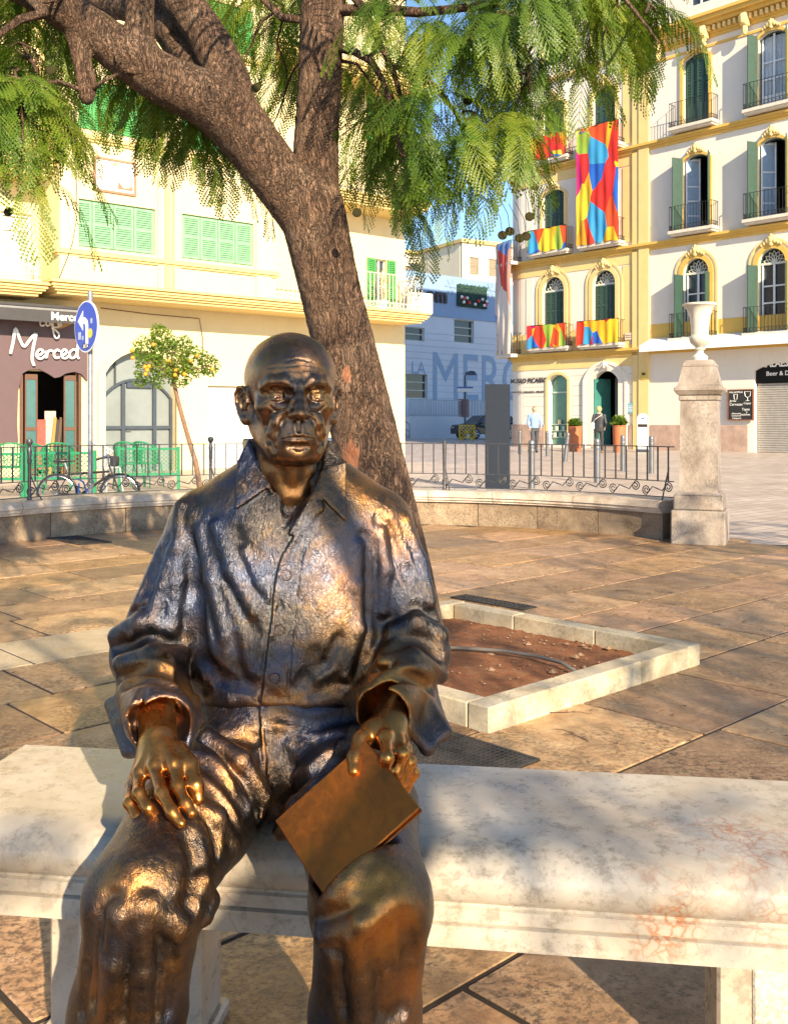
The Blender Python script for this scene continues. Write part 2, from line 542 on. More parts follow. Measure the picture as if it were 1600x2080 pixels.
for pts, r in [([(420,1500),(480,1560),(505,1630)], .005), ([(395,1560),(440,1600),(470,1670)], .005), ([(410,1640),(440,1690),(445,1740)], .005), ([(230,1840),(240,1930),(232,2030)], .005), ([(300,1850),(305,1950),(300,2050)], .005), ([(345,1880),(350,1960),(345,2060)], .005), ([(180,1880),(172,1970),(160,2060)], .005), ([(660,1850),(700,1870),(770,1850)], .005), ([(690,1900),(715,1980),(718,2060)], .005), ([(780,1880),(780,1970),(772,2060)], .005), ([(815,1900),(820,1990),(815,2060)], .005), ([(600,1470),(640,1500),(690,1490)], .005), ([(560,1510),(590,1560),(580,1610)], .005), ([(400,1480),(470,1520),(520,1590),(535,1650)], .012), ([(740,1480),(690,1520),(610,1580),(560,1650)], .012),
               ([(385,1530),(450,1570),(500,1640)], .008), ([(400,1580),(455,1625),(480,1690)], .009),
               
               ([(395,1700),(410,1760),(395,1830)], .011), ([(340,1850),(375,1880),(395,1850)], .012),
               ([(300,1800),(320,1880),(325,1960)], .009), ([(215,1830),(205,1920),(190,2050)], .011), 
               ([(270,1900),(262,1980),(250,2075)], .009), ([(330,1900),(320,1990),(315,2070)], .008),
               ([(650,1880),(720,1850),(760,1790)], .010), ([(690,1830),(730,1800),(745,1750)], .009), ([(650,1920),(690,1960),(700,2060)], .010),
               ([(745,1930),(760,2000),(765,2070)], .009), ([(830,1880),(840,1950),(825,2060)], .009), ([(790,1900),(800,1980),(800,2070)], .007),
               ([(445,1490),(520,1500),(600,1490)], .007), ([(560,1450),(640,1470),(720,1450)], .007)]:
    fold(tr, base, pts, r, .014, True)
for pts, r in [([(420,1500),(490,1545),(532,1620)], .010), ([(360,1880),(300,1840),(250,1850)], .011), ([(390,1640),(440,1660),(470,1720)], .009),
               ([(410,1790),(425,1830),(415,1860)], .008), ([(245,1860),(232,1950),(222,2060)], .010), ([(290,1880),(290,1970),(285,2070)], .009),
               ([(660,1900),(735,1875),(790,1830)], .009), ([(720,1900),(730,1980),(738,2070)], .010),
               ([(640,1600),(600,1640),(570,1690)], .008)]:
    fold(tr, base, pts, r, .016, False)
# fly: an overlapping strip from the hem to the crotch
P = base.rays([(528,1428),(532,1480),(536,1540),(538,1600),(530,1660)], lift=.0); tr.path(P, .0035, .004, False)
P = base.rays([(522,1428),(526,1480),(530,1540),(532,1600)], lift=.001); tr.path(P, .0028, .003, True)
tr.box(cen + ez*.050, (w_/2+.004, h_/2+.004, .062), .012, True, rot=rot)      # lap under the book
tr.box((-.203, 1.905, .43), (.19, .2, .02), .01, True)                     # sits flat on the bench
tr.cone((-.437, 1.57, .0), (-.437, 1.57, .10), .064, .066, .004, True)      # open hems
tr.cone((-.046, 1.56, .0), (-.046, 1.56, .10), .062, .064, .004, True)
V, Q = tr.mesh((-.56, 1.34, .02), (.10, 2.13, .76), .0036, .0008, 0)
wear = spots(V, [(RK+(0,-.06,.03), (.06,.06,.07), .55), (LK+(.01,-.06,.03), (.075,.07,.09), .95), ((-.35,1.6,.62), (.12,.14,.05), .55), ((-.05,1.6,.62), (.1,.14,.05), .45),
                 ((-.29,1.62,.6), (.05,.16,.08), .6), ((-.203,1.78,.66), (.035,.05,.035), .5), (LK+(.06,0,-.1), (.05,.1,.14), .5), (RK+(-.05,0,-.15), (.06,.1,.14), .42), ((-.26,1.75,.61), (.05,.08,.06), .5)], .12)
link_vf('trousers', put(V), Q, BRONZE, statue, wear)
# ---------------------------------------------------------------- shirt
sh = SDF()
RS, LS = np.array([-.372, 1.935, .992]), np.array([-.032, 1.935, .992])
RE, LE = np.array([-.472, 1.885, .752]), np.array([.040, 1.885, .755])
RW, LW = np.array([-.392, 1.655, .694]), np.array([-.016, 1.675, .708])        # wrists
sh.loft([(.675, -.206, 1.92, .185, .142), (.72, -.206, 1.918, .196, .150), (.80, -.205, 1.92, .194, .145), (.90, -.203, 1.925, .188, .134),
         (1.0, -.201, 1.932, .186, .122), (1.06, -.201, 1.937, .176, .105), (1.10, -.20, 1.94, .135, .085), (1.128, -.199, 1.938, .088, .072), (1.145, -.198, 1.935, .07, .062)], .02, p=2.4)
sh.cone((-.24, 1.945, 1.062), RS + (.004, 0, .008), .052, .064, .04)
sh.cone((-.16, 1.945, 1.062), LS + (-.004, 0, .008), .052, .064, .04)
sh.cone(RS, RE, .069, .066, .022); sh.cone(LS, LE, .069, .064, .022)
RM, LM = RE*.45 + RW*.55, LE*.45 + LW*.55
sh.cone(RE, RM, .066, .062, .02); sh.cone(LE, LM, .064, .058, .02)
base = SDF(); base.ops = list(sh.ops)
# rolled cuffs, open at the wrist
def cuff(E, Wr, r0, r1, f0=.58, f1=.92):
    a, b = E*(1-f0) + Wr*f0, E*(1-f1) + Wr*f1
    sh.cone(a, b, r0, r1, .006)
cuff(RE, RW, .066, .060, .62, .93); cuff(LE, LW, .060, .055, .64, .92)
RA, RB = RE*.1+RW*.9, RE*-.25+RW*1.25
LA, LB = LE*.1+LW*.9, LE*-.25+LW*1.25
# cuff plackets: pointed flaps that stand off the wrist
sh.tri(W(228,1430,1.80), W(262,1525,1.70), W(300,1395,1.76), .009, .02)
sh.tri(W(228,1430,1.80), W(262,1525,1.70), W(292,1530,1.665), .009, .02)
sh.tri(W(395,1420,1.74), W(402,1462,1.70), W(370,1530,1.655), .009, .02)
sh.tri(W(845,1400,1.76), W(903,1488,1.70), W(868,1520,1.68), .009, .02)
sh.tri(W(845,1400,1.76), W(868,1520,1.68), W(825,1478,1.655), .009, .02)
sh.tri(W(880,1410,1.80), W(903,1488,1.70), W(845,1400,1.76), .009, .02)
sh.tri(W(760,1410,1.72), W(742,1462,1.675), W(800,1448,1.645), .009, .02)
sh.cone(RE*.06+RW*.94, RB, .045, .054, .007, True); sh.cone(LE*.08+LW*.92, LB, .040, .050, .007, True)
b2 = SDF(); b2.ops = list(sh.ops)
# creases
for pts, r in [([(305,1150),(288,1200),(268,1245)], .005), ([(318,1120),(312,1190),(300,1245)], .005), ([(250,1250),(300,1236),(350,1240)], .006), ([(238,1322),(290,1300),(350,1322)], .005), ([(250,1392),(300,1372),(360,1392)], .006), ([(352,1100),(362,1180),(366,1250)], .006), ([(815,1130),(850,1190),(862,1240)], .005), ([(820,1270),(860,1258),(895,1275)], .005), ([(800,1330),(850,1318),(895,1345)], .005), ([(790,1215),(830,1230),(870,1228)], .005), ([(386,1090),(384,1200),(388,1300),(392,1400)], .016), ([(792,1080),(790,1180),(785,1260),(770,1340)], .014),
               ([(475,1080),(500,1140),(535,1200),(556,1230)], .008), ([(428,1060),(452,1140),(485,1225),(515,1290)], .008), ([(404,1090),(415,1180),(436,1290)], .006),
               ([(360,1060),(345,1130),(340,1200)], .009), ([(345,1090),(312,1170),(290,1240)], .007),
               ([(232,1310),(275,1284),(320,1282),(368,1312)], .014), ([(245,1335),(300,1316),(365,1345)], .009), ([(240,1375),(300,1345),(368,1370)], .010),
               ([(350,1230),(366,1265),(375,1300)], .010), ([(300,1180),(330,1240),(355,1262)], .008),
               ([(800,1100),(830,1160),(842,1220)], .010), ([(845,1100),(868,1180),(880,1230)], .008), ([(795,1265),(840,1240),(890,1262)], .013), ([(790,1310),(830,1290),(880,1300),(900,1330)], .012),
               ([(800,1170),(815,1215),(800,1250)], .010), ([(770,1380),(820,1365),(880,1395)], .008),
               ([(742,1090),(745,1170),(748,1250),(735,1340)], .008), ([(690,1300),(660,1350),(600,1400)], .006),
               ([(772,1050),(776,1110),(772,1170)], .006), ([(400,1330),(440,1380),(520,1400)], .010), ([(470,1300),(480,1360),(500,1400)], .007),
               ([(640,1330),(620,1380),(640,1410)], .008), ([(740,1340),(700,1390),(660,1405)], .010),
               ([(285,1405),(272,1440),(276,1470)], .004)]:
    fold(sh, b2, pts, r, .014, True)
for pts, r in [([(372,1030),(365,1110),(358,1180),(350,1260)], .009), ([(445,1070),(475,1160),(520,1240)], .009), ([(412,1080),(432,1180),(460,1290)], .008),
               ([(352,1120),(332,1190),(308,1262),(268,1285)], .007), ([(240,1292),(290,1262),(345,1275)], .010), ([(250,1350),(310,1330),(366,1330)], .010),
               ([(820,1060),(850,1140),(868,1220)], .009), ([(800,1285),(845,1265),(893,1290)], .010), ([(770,1080),(780,1160),(775,1240)], .008),
               ([(724,1110),(722,1190),(726,1280),(700,1370)], .007), ([(500,1120),(530,1180),(552,1215)], .007),
               ([(425,1414),(470,1420),(528,1424)], .006), ([(545,1426),(620,1428),(690,1420)], .006), ([(780,1345),(840,1335),(893,1372)], .008)]:
    fold(sh, b2, pts, r, .015, False)
# front strip: the overlap runs from the right collar down to the hem
P = b2.rays([(652,1030),(625,1062),(598,1095),(575,1130),(563,1170),(557,1230),(550,1290),(542,1350),(534,1424)], lift=-.001); sh.path(P, .0048, .006)
P = b2.rays([(592,1090),(569,1130),(557,1170),(551,1230),(544,1290),(536,1350),(528,1424)], lift=.001); sh.path(P, .003, .004, True)
P = b2.rays([(630,1095),(612,1130),(604,1190),(597,1260),(590,1330),(584,1420)], lift=.0005); sh.path(P, .0022, .003, True)
# open neck and collar
sh.cone((-.185, 1.80, 1.105), (-.19, 1.93, 1.20), .040, .072, .006, True)
vn = b2.rays([(578,1066),(590,1030),(600,990)], lift=.004); sh.path(vn, [.006, .018, .030], .006, True)
def collar(pts, tris, lift, t=.0035):
    P = [b2.ray(*p[:2]) if p[2] is None else W(*p) for p in pts]
    P = [q - nrm(q - np.array([0, 0, CAM_H]))*(lift if p[2] is None else 0) for q, p in zip(P, pts)]
    for a, b, c in tris: sh.tri(P[a], P[b], P[c], t, .004)
    return P
c1 = collar([(507,897,1.885), (486,940,1.868), (481,1030,None), (546,986,None), (524,940,1.862), (552,1000,None), (500,905,1.93)],
       [(0,1,4), (1,2,3), (1,3,4), (3,4,5), (0,1,6)], .008)
c2 = collar([(664,908,1.885), (700,943,1.868), (700,1054,None), (650,1003,None), (655,960,1.85), (632,1012,None), (672,908,1.93)],
       [(0,1,4), (1,2,3), (1,3,4), (3,4,5), (0,1,6)], .008)
c3 = collar([(632,1012,None), (650,1003,None), (652,1034,None), (590,1084,None)], [(0,1,2), (0,2,3)], .004)
back = [W(505,900,1.90), W(498,896,1.96), W(540,890,2.02), W(600,886,2.035), W(650,892,2.01), W(676,902,1.95), W(666,908,1.90)]
for a, b in zip(back[:-1], back[1:]):
    lo = [q*np.array([1,1,1]) - np.array([0,0,.05]) for q in (a, b)]
    sh.tri(a, b, lo[0], .004, .004); sh.tri(b, lo[0], lo[1], .004, .004)
V, Q = sh.mesh((-.58, 1.60, .62), (.14, 2.12, 1.19), .0032, .0008, 0)
wear = spots(V, [((-.06,1.93,1.07), (.07,.09,.04), .95), ((.0,1.9,1.0), (.07,.1,.08), .6), ((-.33,1.93,1.07), (.1,.08,.04), .5), (LM, (.08,.1,.06), .9), (LW+(0,.04,.02), (.08,.09,.07), 1.0), (RW+(0,.06,.03), (.09,.1,.07), .75), (RM, (.08,.08,.05), .35),
                 ((-.1,1.8,.9), (.05,.1,.17), .45), ((-.2,1.78,.70), (.09,.06,.03), .6), ((-.36,1.85,.9), (.05,.1,.12), .25), ((-.48,1.87,.8), (.04,.06,.1), .45)], .05)
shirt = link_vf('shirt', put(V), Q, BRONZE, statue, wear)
for px, py in [(582, 1168), (567, 1280), (558, 1378)]:
    p = sh.ray(px, py); e = .004
    gx = sh.ev(np.array([p+(e,0,0), p-(e,0,0), p+(0,e,0), p-(0,e,0), p+(0,0,e), p-(0,0,e)]))
    nn = Vector((gx[0]-gx[1], gx[2]-gx[3], gx[4]-gx[5])).normalized()
    b = MB(); b.lathe([(0, -.003), (.0098, -.003), (.0103, .001), (.0092, .0032), (.0080, .0032), (.0072, .0018), (0, .0018)], 24)
    for q in (0, 1): b.lathe([(0, .0016), (.0012, .0016), (.0012, .0026), (0, .0026)], 8, (0, .0025*(1 if q else -1), 0))
    rt = nn.to_track_quat('Z', 'Y').to_matrix()
    b.v = [tuple(rt @ Vector(v) + Vector(p - STATUE_LOC)) for v in b.v]
    b.build('button', BRONZE, shirt, smooth=True)
# ---------------------------------------------------------------- book
def book_piece(name, x0, x1, y0, y1, z0, z1, bev, parent, wv):
    m = MB(); m.box(x0, x1, y0, y1, z0, z1, bev)
    m.v = [tuple(rot@np.array(v) + cen - STATUE_LOC) for v in m.v]
    o = m.build(name, BRONZE_BOOK, parent, smooth=True)
    at = o.data.attributes.new('wear', 'FLOAT', 'POINT'); at.data.foreach_set('value', [wv]*len(o.data.vertices)); return o
BRONZE_BOOK = bronze_mat('bronze_book', False, .40, edge_k=0.0, sky_tint_k=0.0, rough_add=.14, tint=(1.05, .72, .5))
book = book_piece('book', -w_/2, w_/2, -h_/2, h_/2, .0045, .0085, .0018, statue, .84)
book_piece('back_cover', -w_/2, w_/2, -h_/2, h_/2, -.0085, -.0045, .0018, book, .5)
book_piece('page_block', -w_/2+.001, w_/2-.003, -h_/2+.003, h_/2-.003, -.0046, .0046, .0012, book, .95)
tag(book, 'closed bronze book held against the left thigh')
# ---------------------------------------------------------------- body: head, neck, arms and hands
# head, modelled about its own centre (x to the figure's left, y back, z up)
hd = SDF()
# skull, face mass and jaw
hd.ell((0, .022, .043), (.0855, .108, .0865), .02)
hd.ell((0, -.034, .048), (.070, .062, .062), .03)
hd.ell((0, -.030, -.025), (.064, .062, .080), .03)
hd.ell((0, -.052, -.072), (.042, .040, .044), .03)
for s in (-1, 1):
    hd.cone((s*.055, .012, -.048), (s*.029, -.060, -.098), .022, .019, .025)
    hd.ell((s*.048, -.054, -.014), (.024, .022, .016), .022)
hd.ell((0, -.076, -.1005), (.023, .018, .0175), .012)
hd.ell((0, -.068, -.062), (.037, .023, .031), .02)
hb0 = SDF(); hb0.ops = list(hd.ops)
def hsurf(ref, x, z, lift=0.0):
    Y = np.arange(-.16, .06, .0005); d = ref.ev(np.stack([np.full_like(Y, x), Y, np.full_like(Y, z)], 1))
    return np.array([x, float(Y[np.argmax(d < 0)]) - lift, z])
def hline(ref, pts, r, k, sub, lift=0.0):
    hd.path([hsurf(ref, x, z, lift) for x, z in pts], r, k, sub)
for s in (-1, 1):
    # brow ridge, socket, eyeball, lids
    hline(hb0, [(s*.011, .0245), (s*.026, .0315), (s*.046, .0310), (s*.060, .0210)], [.0075, .0085, .0080, .0060], .010, False, -.0015)
    hd.ell(hsurf(hb0, s*.0350, .0065, .0040), (.0225, .0155, .0140), .007, True)
    hd.ell(hsurf(hb0, s*.0150, .0050, .0030), (.0085, .0105, .0125), .006, True)
EB = {}
for s in (-1, 1):
    ec = hsurf(hb0, s*.0345, .0060, -.0180); EB[s] = ec
    hd.ell(ec, (.0172, .0156, .0158), .0015)
    def on(dx, dz, r=.0160):        # point on the eyeball
        q = np.array([s*dx, -math.sqrt(max(1e-6, r*r-dx*dx*.9-dz*dz)), dz]); return ec + q
    up = [on(.0172, -.0008), on(.0125, .0068), on(.0040, .0094), on(-.0062, .0078), on(-.0148, -.0015)]
    lo = [on(.0160, -.0015), on(.0105, -.0062), on(.0020, -.0076), on(-.0070, -.0056), on(-.0140, -.0025)]
    hd.path(up, [.0020, .0028, .0031, .0028, .0020], .0022)
    hd.path(lo, [.0018, .0024, .0026, .0024, .0018], .0022)
    up2 = [on(.0185, .0030, .0174), on(.0130, .0118, .0174), on(.0030, .0142, .0174), on(-.0080, .0120, .0174)]
    hd.path(up2, [.0022, .0034, .0038, .0030], .008)
    gv = [on(.0175, .0020, .0186), on(.0125, .0094, .0186), on(.0035, .0115, .0188), on(-.0070, .0098, .0186), on(-.014, .003, .017)]
    hd.path(gv, [.0006, .0010, .0011, .0010, .0006], .0016, True)
    bag = [on(.0170, -.0100, .0174), on(.0080, -.0150, .0170), on(-.0040, -.0148, .0170), on(-.0120, -.0100, .0174)]
    hd.path(bag, [.0018, .0032, .0030, .0016], .008)
    hd.ell(ec + np.array([0, -.0150, .0004]), (.0054, .0016, .0054), .0008, True)
    hd.ell(ec + np.array([-s*.0012, -.0136, .0020]), (.0016, .0016, .0016), .0006)
# nose
nb = hsurf(hb0, 0, .020)
hd.path([nb + (0, .004, .004), (0, -.1045, .002), (0, -.1150, -.014), (0, -.1215, -.0250)], [.0085, .0084, .0094, .0104], .007)
hd.ell((0, -.1225, -.0275), (.0128, .0115, .0100), .005)
for s in (-1, 1):
    hd.ell((s*.0130, -.1075, -.0290), (.0086, .0125, .0088), .006)
    hd.ell((s*.0062, -.1140, -.0380), (.0038, .0062, .0040), .002, True)
    hd.path([(s*.0100, -.1000, -.004), (s*.0150, -.0960, -.020)], [.004, .006], .012)
hb1 = SDF(); hb1.ops = list(hd.ops)
# mouth: thin closed lips, long upper lip with its groove
hline(hb1, [(-.0270, -.0690), (-.0140, -.0660), (-.0045, -.0640), (0, -.0650), (.0045, -.0640), (.0140, -.0660), (.0270, -.0690)], [.0014, .0022, .0026, .0024, .0026, .0022, .0014], .004, False, -.0010)
hline(hb1, [(-.0240, -.0730), (-.0120, -.0755), (0, -.0765), (.0120, -.0755), (.0240, -.0730)], [.0016, .0030, .0034, .0030, .0016], .005, False, -.0014)
hline(hb1, [(-.0300, -.0725), (-.0145, -.0703), (-.004, -.0692), (0, -.0700), (.004, -.0692), (.0145, -.0703), (.0300, -.0725)], [.0010, .0016, .0019, .0019, .0019, .0016, .0010], .002, True, .0022)
hline(hb1, [(-.016, -.0855), (0, -.0870), (.016, -.0855)], [.0025, .0040, .0025], .008, True, .0012)
hline(hb1, [(0, -.0440), (0, -.0570)], [.0014, .0020], .005, True, .0010)
for s in (-1, 1):
    hline(hb1, [(s*.0075, -.0450), (s*.0070, -.0590)], [.0010, .0014], .005, False, -.0006)
    hline(hb1, [(s*.0215, -.0235), (s*.0310, -.0400), (s*.0385, -.0580), (s*.0410, -.0760)], [.0012, .0021, .0021, .0008], .010, True, .0012)
    hline(hb1, [(s*.0290, -.0240), (s*.0390, -.0420), (s*.0460, -.0620), (s*.0470, -.0820)], [.0026, .0044, .0044, .0024], .016, False, -.0026)
    hline(hb1, [(s*.0520, -.0260), (s*.0535, -.0480), (s*.0500, -.0740), (s*.0430, -.0900)], [.0008, .0018, .0020, .0008], .012, True, .0012)
    for dz, ln in ((.006, .010), (.000, .012), (-.007, .011)):
        hline(hb1, [(s*.0530, .004+dz), (s*(.053+ln), .004+dz*2.2)], [.0007, .0004], .002, True, .0004)
    hline(hb1, [(s*.0500, -.0125), (s*.0390, -.0225), (s*.0240, -.0190)], [.0006, .0010, .0006], .005, True, .0006)
for x0, x1, z0, z1, r in ((-.0125, -.0130, .023, .043, .0019), (-.0030, -.0045, .020, .041, .0015), (.0105, .0085, .021, .043, .0019)):
    hline(hb1, [(x0, z0), ((x0+x1)/2, (z0+z1)/2), (x1, z1)], [r*.7, r, r*.4], .0025, True, .0004)
for zz, amp, x0, x1 in ((.0510, .0016, -.050, .048), (.0620, .0018, -.054, .052), (.0710, .0012, -.028, .032)):
    xs = np.linspace(x0, x1, 11)
    hline(hb1, [(x, zz + amp*math.sin(x*85 + zz*200) - abs(x)*.14) for x in xs], [.0003, .0007, .0009, .0010, .0011, .0012, .0011, .0010, .0009, .0007, .0003], .0018, True, .0003)
# ears: bowl, rim, inner fold, lobe
for s in (-1, 1):
    ya = .45
    def E(u, v, w=0.0):      # u back, v up, w outwards
        return np.array((s*.0860 + s*(u*math.sin(ya) + w*math.cos(ya)), .016 + u*math.cos(ya) - w*math.sin(ya), -.010 + v))
    hd.tri(E(-.012, .028, -.004), E(.018, .026, -.001), E(.004, -.026, -.003), .0045, .006)
    hd.tri(E(-.012, .028, -.004), E(-.012, -.026, -.004), E(.004, -.026, -.003), .005, .008)
    hd.path([E(-.013, .006, .002), E(-.011, .024, .003), E(.000, .034, .004), E(.014, .033, .005), E(.022, .022, .005), E(.021, .004, .004), E(.012, -.014, .003), E(.003, -.026, .002)], [.0030, .0036, .0038, .0040, .0040, .0038, .0040, .0052], .0025)
    hd.ell(E(-.003, -.0285, .001), (.0055, .0085, .0090), .006)
    hd.path([E(.000, .024, .002), E(.011, .016, .003), E(.011, .001, .003), E(.003, -.013, .003)], [.0022, .0032, .0032, .0028], .003)
    hd.ell(E(-.001, .000, .006), (.0070, .0075, .0110), .003, True)
    hd.path([E(-.013, .004, .004), E(-.010, -.006, .005)], [.0035, .0032], .003)
hd.cone((0, .026, -.055), (-.006, .052, -.21), .060, .070, .03)
for s in (-1, 1): hd.path([(s*.052, .03, -.06), (s*.030, -.006, -.135), (s*.013, -.012, -.180)], [.010, .011, .009], .018)
hd.ell((0, -.018, -.135), (.013, .014, .018), .018)
Vh, Qh = hd.mesh((-.125, -.15, -.215), (.125, .145, .14), .0021, .0005)
hw = spots(Vh, [((0,-.12,-.026), (.022,.022,.016), .7), ((0,-.10,-.10), (.035,.03,.018), .55), ((0,-.1,-.075), (.02,.02,.008), .45), ((.055,-.07,-.02), (.016,.02,.04), .35), ((-.055,-.07,-.02), (.014,.02,.03), .3), ((.04,-.09,.034), (.03,.03,.007), .45), ((-.04,-.09,.034), (.03,.03,.007), .45), ((0,-.03,.12), (.07,.08,.04), .5), ((-.05,-.06,-.07), (.02,.03,.03), .3)], .40)
hairm = np.clip((Vh[:,1]+.035)/.03, 0, 1)*np.clip((Vh[:,2]+.055)/.02, 0, 1)*np.clip((.125-Vh[:,2])/.03, 0, 1)*np.clip((.087-np.abs(Vh[:,0]))/.004, 0, 1)
YAW = R(14); HC = np.array([-.1945, 1.862, 1.2395])
cy_, sy_ = math.cos(YAW), math.sin(YAW)
Rm = np.array([[cy_, -sy_, 0], [sy_, cy_, 0], [0, 0, 1]], f32)
Vh = Vh@Rm.T + HC.astype(f32)
# hands
def hand(sdf, wrist, fore, knuckles, fingers, thumb, palm, pr):
    sdf.cone(fore, wrist, .036, .031, .02)
    for kp in knuckles: sdf.cone(wrist + (np.array(kp)-wrist)*.12, kp, .021, .0120, .014)
    for c, r in palm: sdf.ell(c, (r, r, r), .014)
    for f in fingers:
        n = len(f); rr = list(np.linspace(pr, pr*.80, n))
        sdf.path(f, rr, .0055)
        for j in f[1:-1]: sdf.ell(j, (pr*.88,)*3, .006)
    sdf.path(thumb, [.0165, .0128, .0118, .0098][-len(thumb):], .010)
def nail(sdf, p, d, up, r=.0058):
    p, d, up = np.array(p), nrm(d), np.array(up, float)
    up = nrm(up - d*(up@d)); sd = np.cross(d, up)
    sdf.ell(p + up*.0076, (r*1.25, r, .0014), .0012, rot=np.stack([d, sd, up], 1))
    c = p + up*.0084; pts = [c - d*r*1.1 + sd*r*.9, c - d*r*1.45, c - d*r*1.1 - sd*r*.9]
    sdf.path(pts, .0009, .0015, True)
rh = SDF()
wr = W(322, 1502, 1.638); fo = RE*.45 + RW*.55
kI, kM, kR, kP = W(354,1556,1.578), W(314,1562,1.580), W(284,1575,1.588), W(269,1594,1.602)
fI = [kI, W(362,1598,1.540), W(378,1632,1.516), W(390,1653,1.505)]
fM = [kM, W(328,1612,1.520), W(350,1650,1.496), W(369,1674,1.486)]
fR = [kR, W(282,1612,1.540), W(302,1642,1.522), W(316,1657,1.524)]
fP = [kP, W(264,1632,1.555), W(280,1662,1.537), W(293,1677,1.537)]
th = [W(362,1525,1.615), W(385,1552,1.590), W(398,1595,1.560), W(404,1624,1.552)]
hand(rh, wr, fo, [kI, kM, kR, kP], [fI, fM, fR, fP], th, [(W(330,1545,1.612), .030), (W(360,1545,1.610), .022)], .0106)
nail(rh, fM[-1]+(0,-.002,0), fM[-1]-fM[-2], (.0,-.35,1)); nail(rh, th[-1], th[-1]-th[-2], (.0,-.75,.6)); nail(rh, fI[-1], fI[-1]-fI[-2], (0,-.35,1), .0048)
for kp, kq in ((kI, fI[1]), (kM, fM[1]), (kR, fR[1])):
    rh.path([wr + (kp-wr)*.35 + np.array([0,-.012,.016]), kp + np.array([0,-.006,.010])], [.002, .0042], .010)
    rh.ell(kp + np.array([0,-.002,.003]), (.0112,.0112,.0112), .010)
V1, Q1 = rh.mesh(np.min([wr, fo, fP[-1], fM[-1], fR[1]], 0)-.05, np.max([wr, fo, fI[-1], th[-1], th[0]], 0)+.05, .0021, .0004, 4)
lh = SDF()
wl = W(792, 1468, 1.660); fl = LE*.45 + LW*.55
kI, kM, kR, kP = W(783,1500,1.600), W(808,1508,1.612), W(822,1524,1.622), W(829,1542,1.634)
fI = [kI, W(786,1540,1.548), W(779,1564,1.556), W(762,1576,1.572)]
fM = [kM, W(818,1530,1.574), W(804,1568,1.572), W(780,1590,1.588)]
fR = [kR, W(832,1548,1.590), W(814,1586,1.585), W(792,1606,1.597)]
fP = [kP, W(838,1570,1.602), W(820,1602,1.600), W(802,1616,1.610)]
th = [W(755,1490,1.640), W(732,1502,1.612), W(721,1538,1.578), W(720,1567,1.556)]
hand(lh, wl, fl, [kI, kM, kR, kP], [fI, fM, fR, fP], th, [(W(782,1490,1.637), .028), (W(757,1488,1.640), .021)], .0116)
nail(lh, th[-1], th[-1]-th[-2], (.25,-.8,.5), .0062)
for kp in (kI, kM, kR): lh.ell(kp + np.array([0,-.003,.002]), (.0112,.0112,.0112), .010)
V2, Q2 = lh.mesh(np.min([wl, fl, th[-1], fI[1]], 0)-.05, np.max([wl, fl, fP[1]], 0)+.05, .0021, .0004, 4)
# inside the clothes: the trunk and arms that join neck and hands
inn = SDF()
inn.loft([(.60, -.203, 1.93, .13, .09), (.9, -.203, 1.93, .14, .09), (1.03, -.2, 1.94, .13, .07), (1.12, -.197, 1.92, .055, .05)], .02)
for S_, E_, f_ in ((RS, RE, fo), (LS, LE, fl)):
    inn.cone((-.2, 1.94, 1.03), S_, .045, .042, .03); inn.cone(S_, E_, .042, .036, .02); inn.cone(E_, f_, .036, .034, .02)
V3, Q3 = inn.mesh((-.56, 1.68, .58), (.12, 2.06, 1.16), .012)
Vb = np.concatenate([Vh, V1, V2, V3]); o1 = len(Vh); o2 = o1+len(V1); o3 = o2+len(V2)
Qb = np.concatenate([Qh, Q1+o1, Q2+o2, Q3+o3])
wb = np.concatenate([hw, np.full(len(V1), .78, f32), np.full(len(V2), .84, f32), np.zeros(len(V3), f32)])
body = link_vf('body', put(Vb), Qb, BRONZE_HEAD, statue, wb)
at = body.data.attributes.new('hair', 'FLOAT', 'POINT')
at.data.foreach_set('value', np.concatenate([hairm.astype(f32), np.zeros(len(Vb)-o1, f32)]))
# ---------------------------------------------------------------- shoes
for cx, ya, an in ((-.440, 1.57, -.16), (-.046, 1.56, .06)):
    so = SDF(); c, s_ = math.cos(an), math.sin(an)
    def S(u, v, z): return np.array([cx + u*c - v*s_*-1*0 + v*s_, ya + v*c - u*s_, z])
    so.path([S(0, .045, .045), S(0, -.06, .042), S(0, -.15, .034)], [.040, .043, .036], .03)
    so.cone(S(0, .02, .05), S(0, .015, .11), .042, .046, .03)
    so.ell(S(0, -.165, .03), (.044, .05, .034), .03)
    so.box((cx, ya-.06, -.012), (.2, .3, .012), .004, True)
    V, Q = so.mesh((cx-.12, ya-.26, -.004), (cx+.12, ya+.12, .15), .006)
    link_vf('shoe', put(V), Q, BRONZE, statue, np.full(len(V), .3, f32))
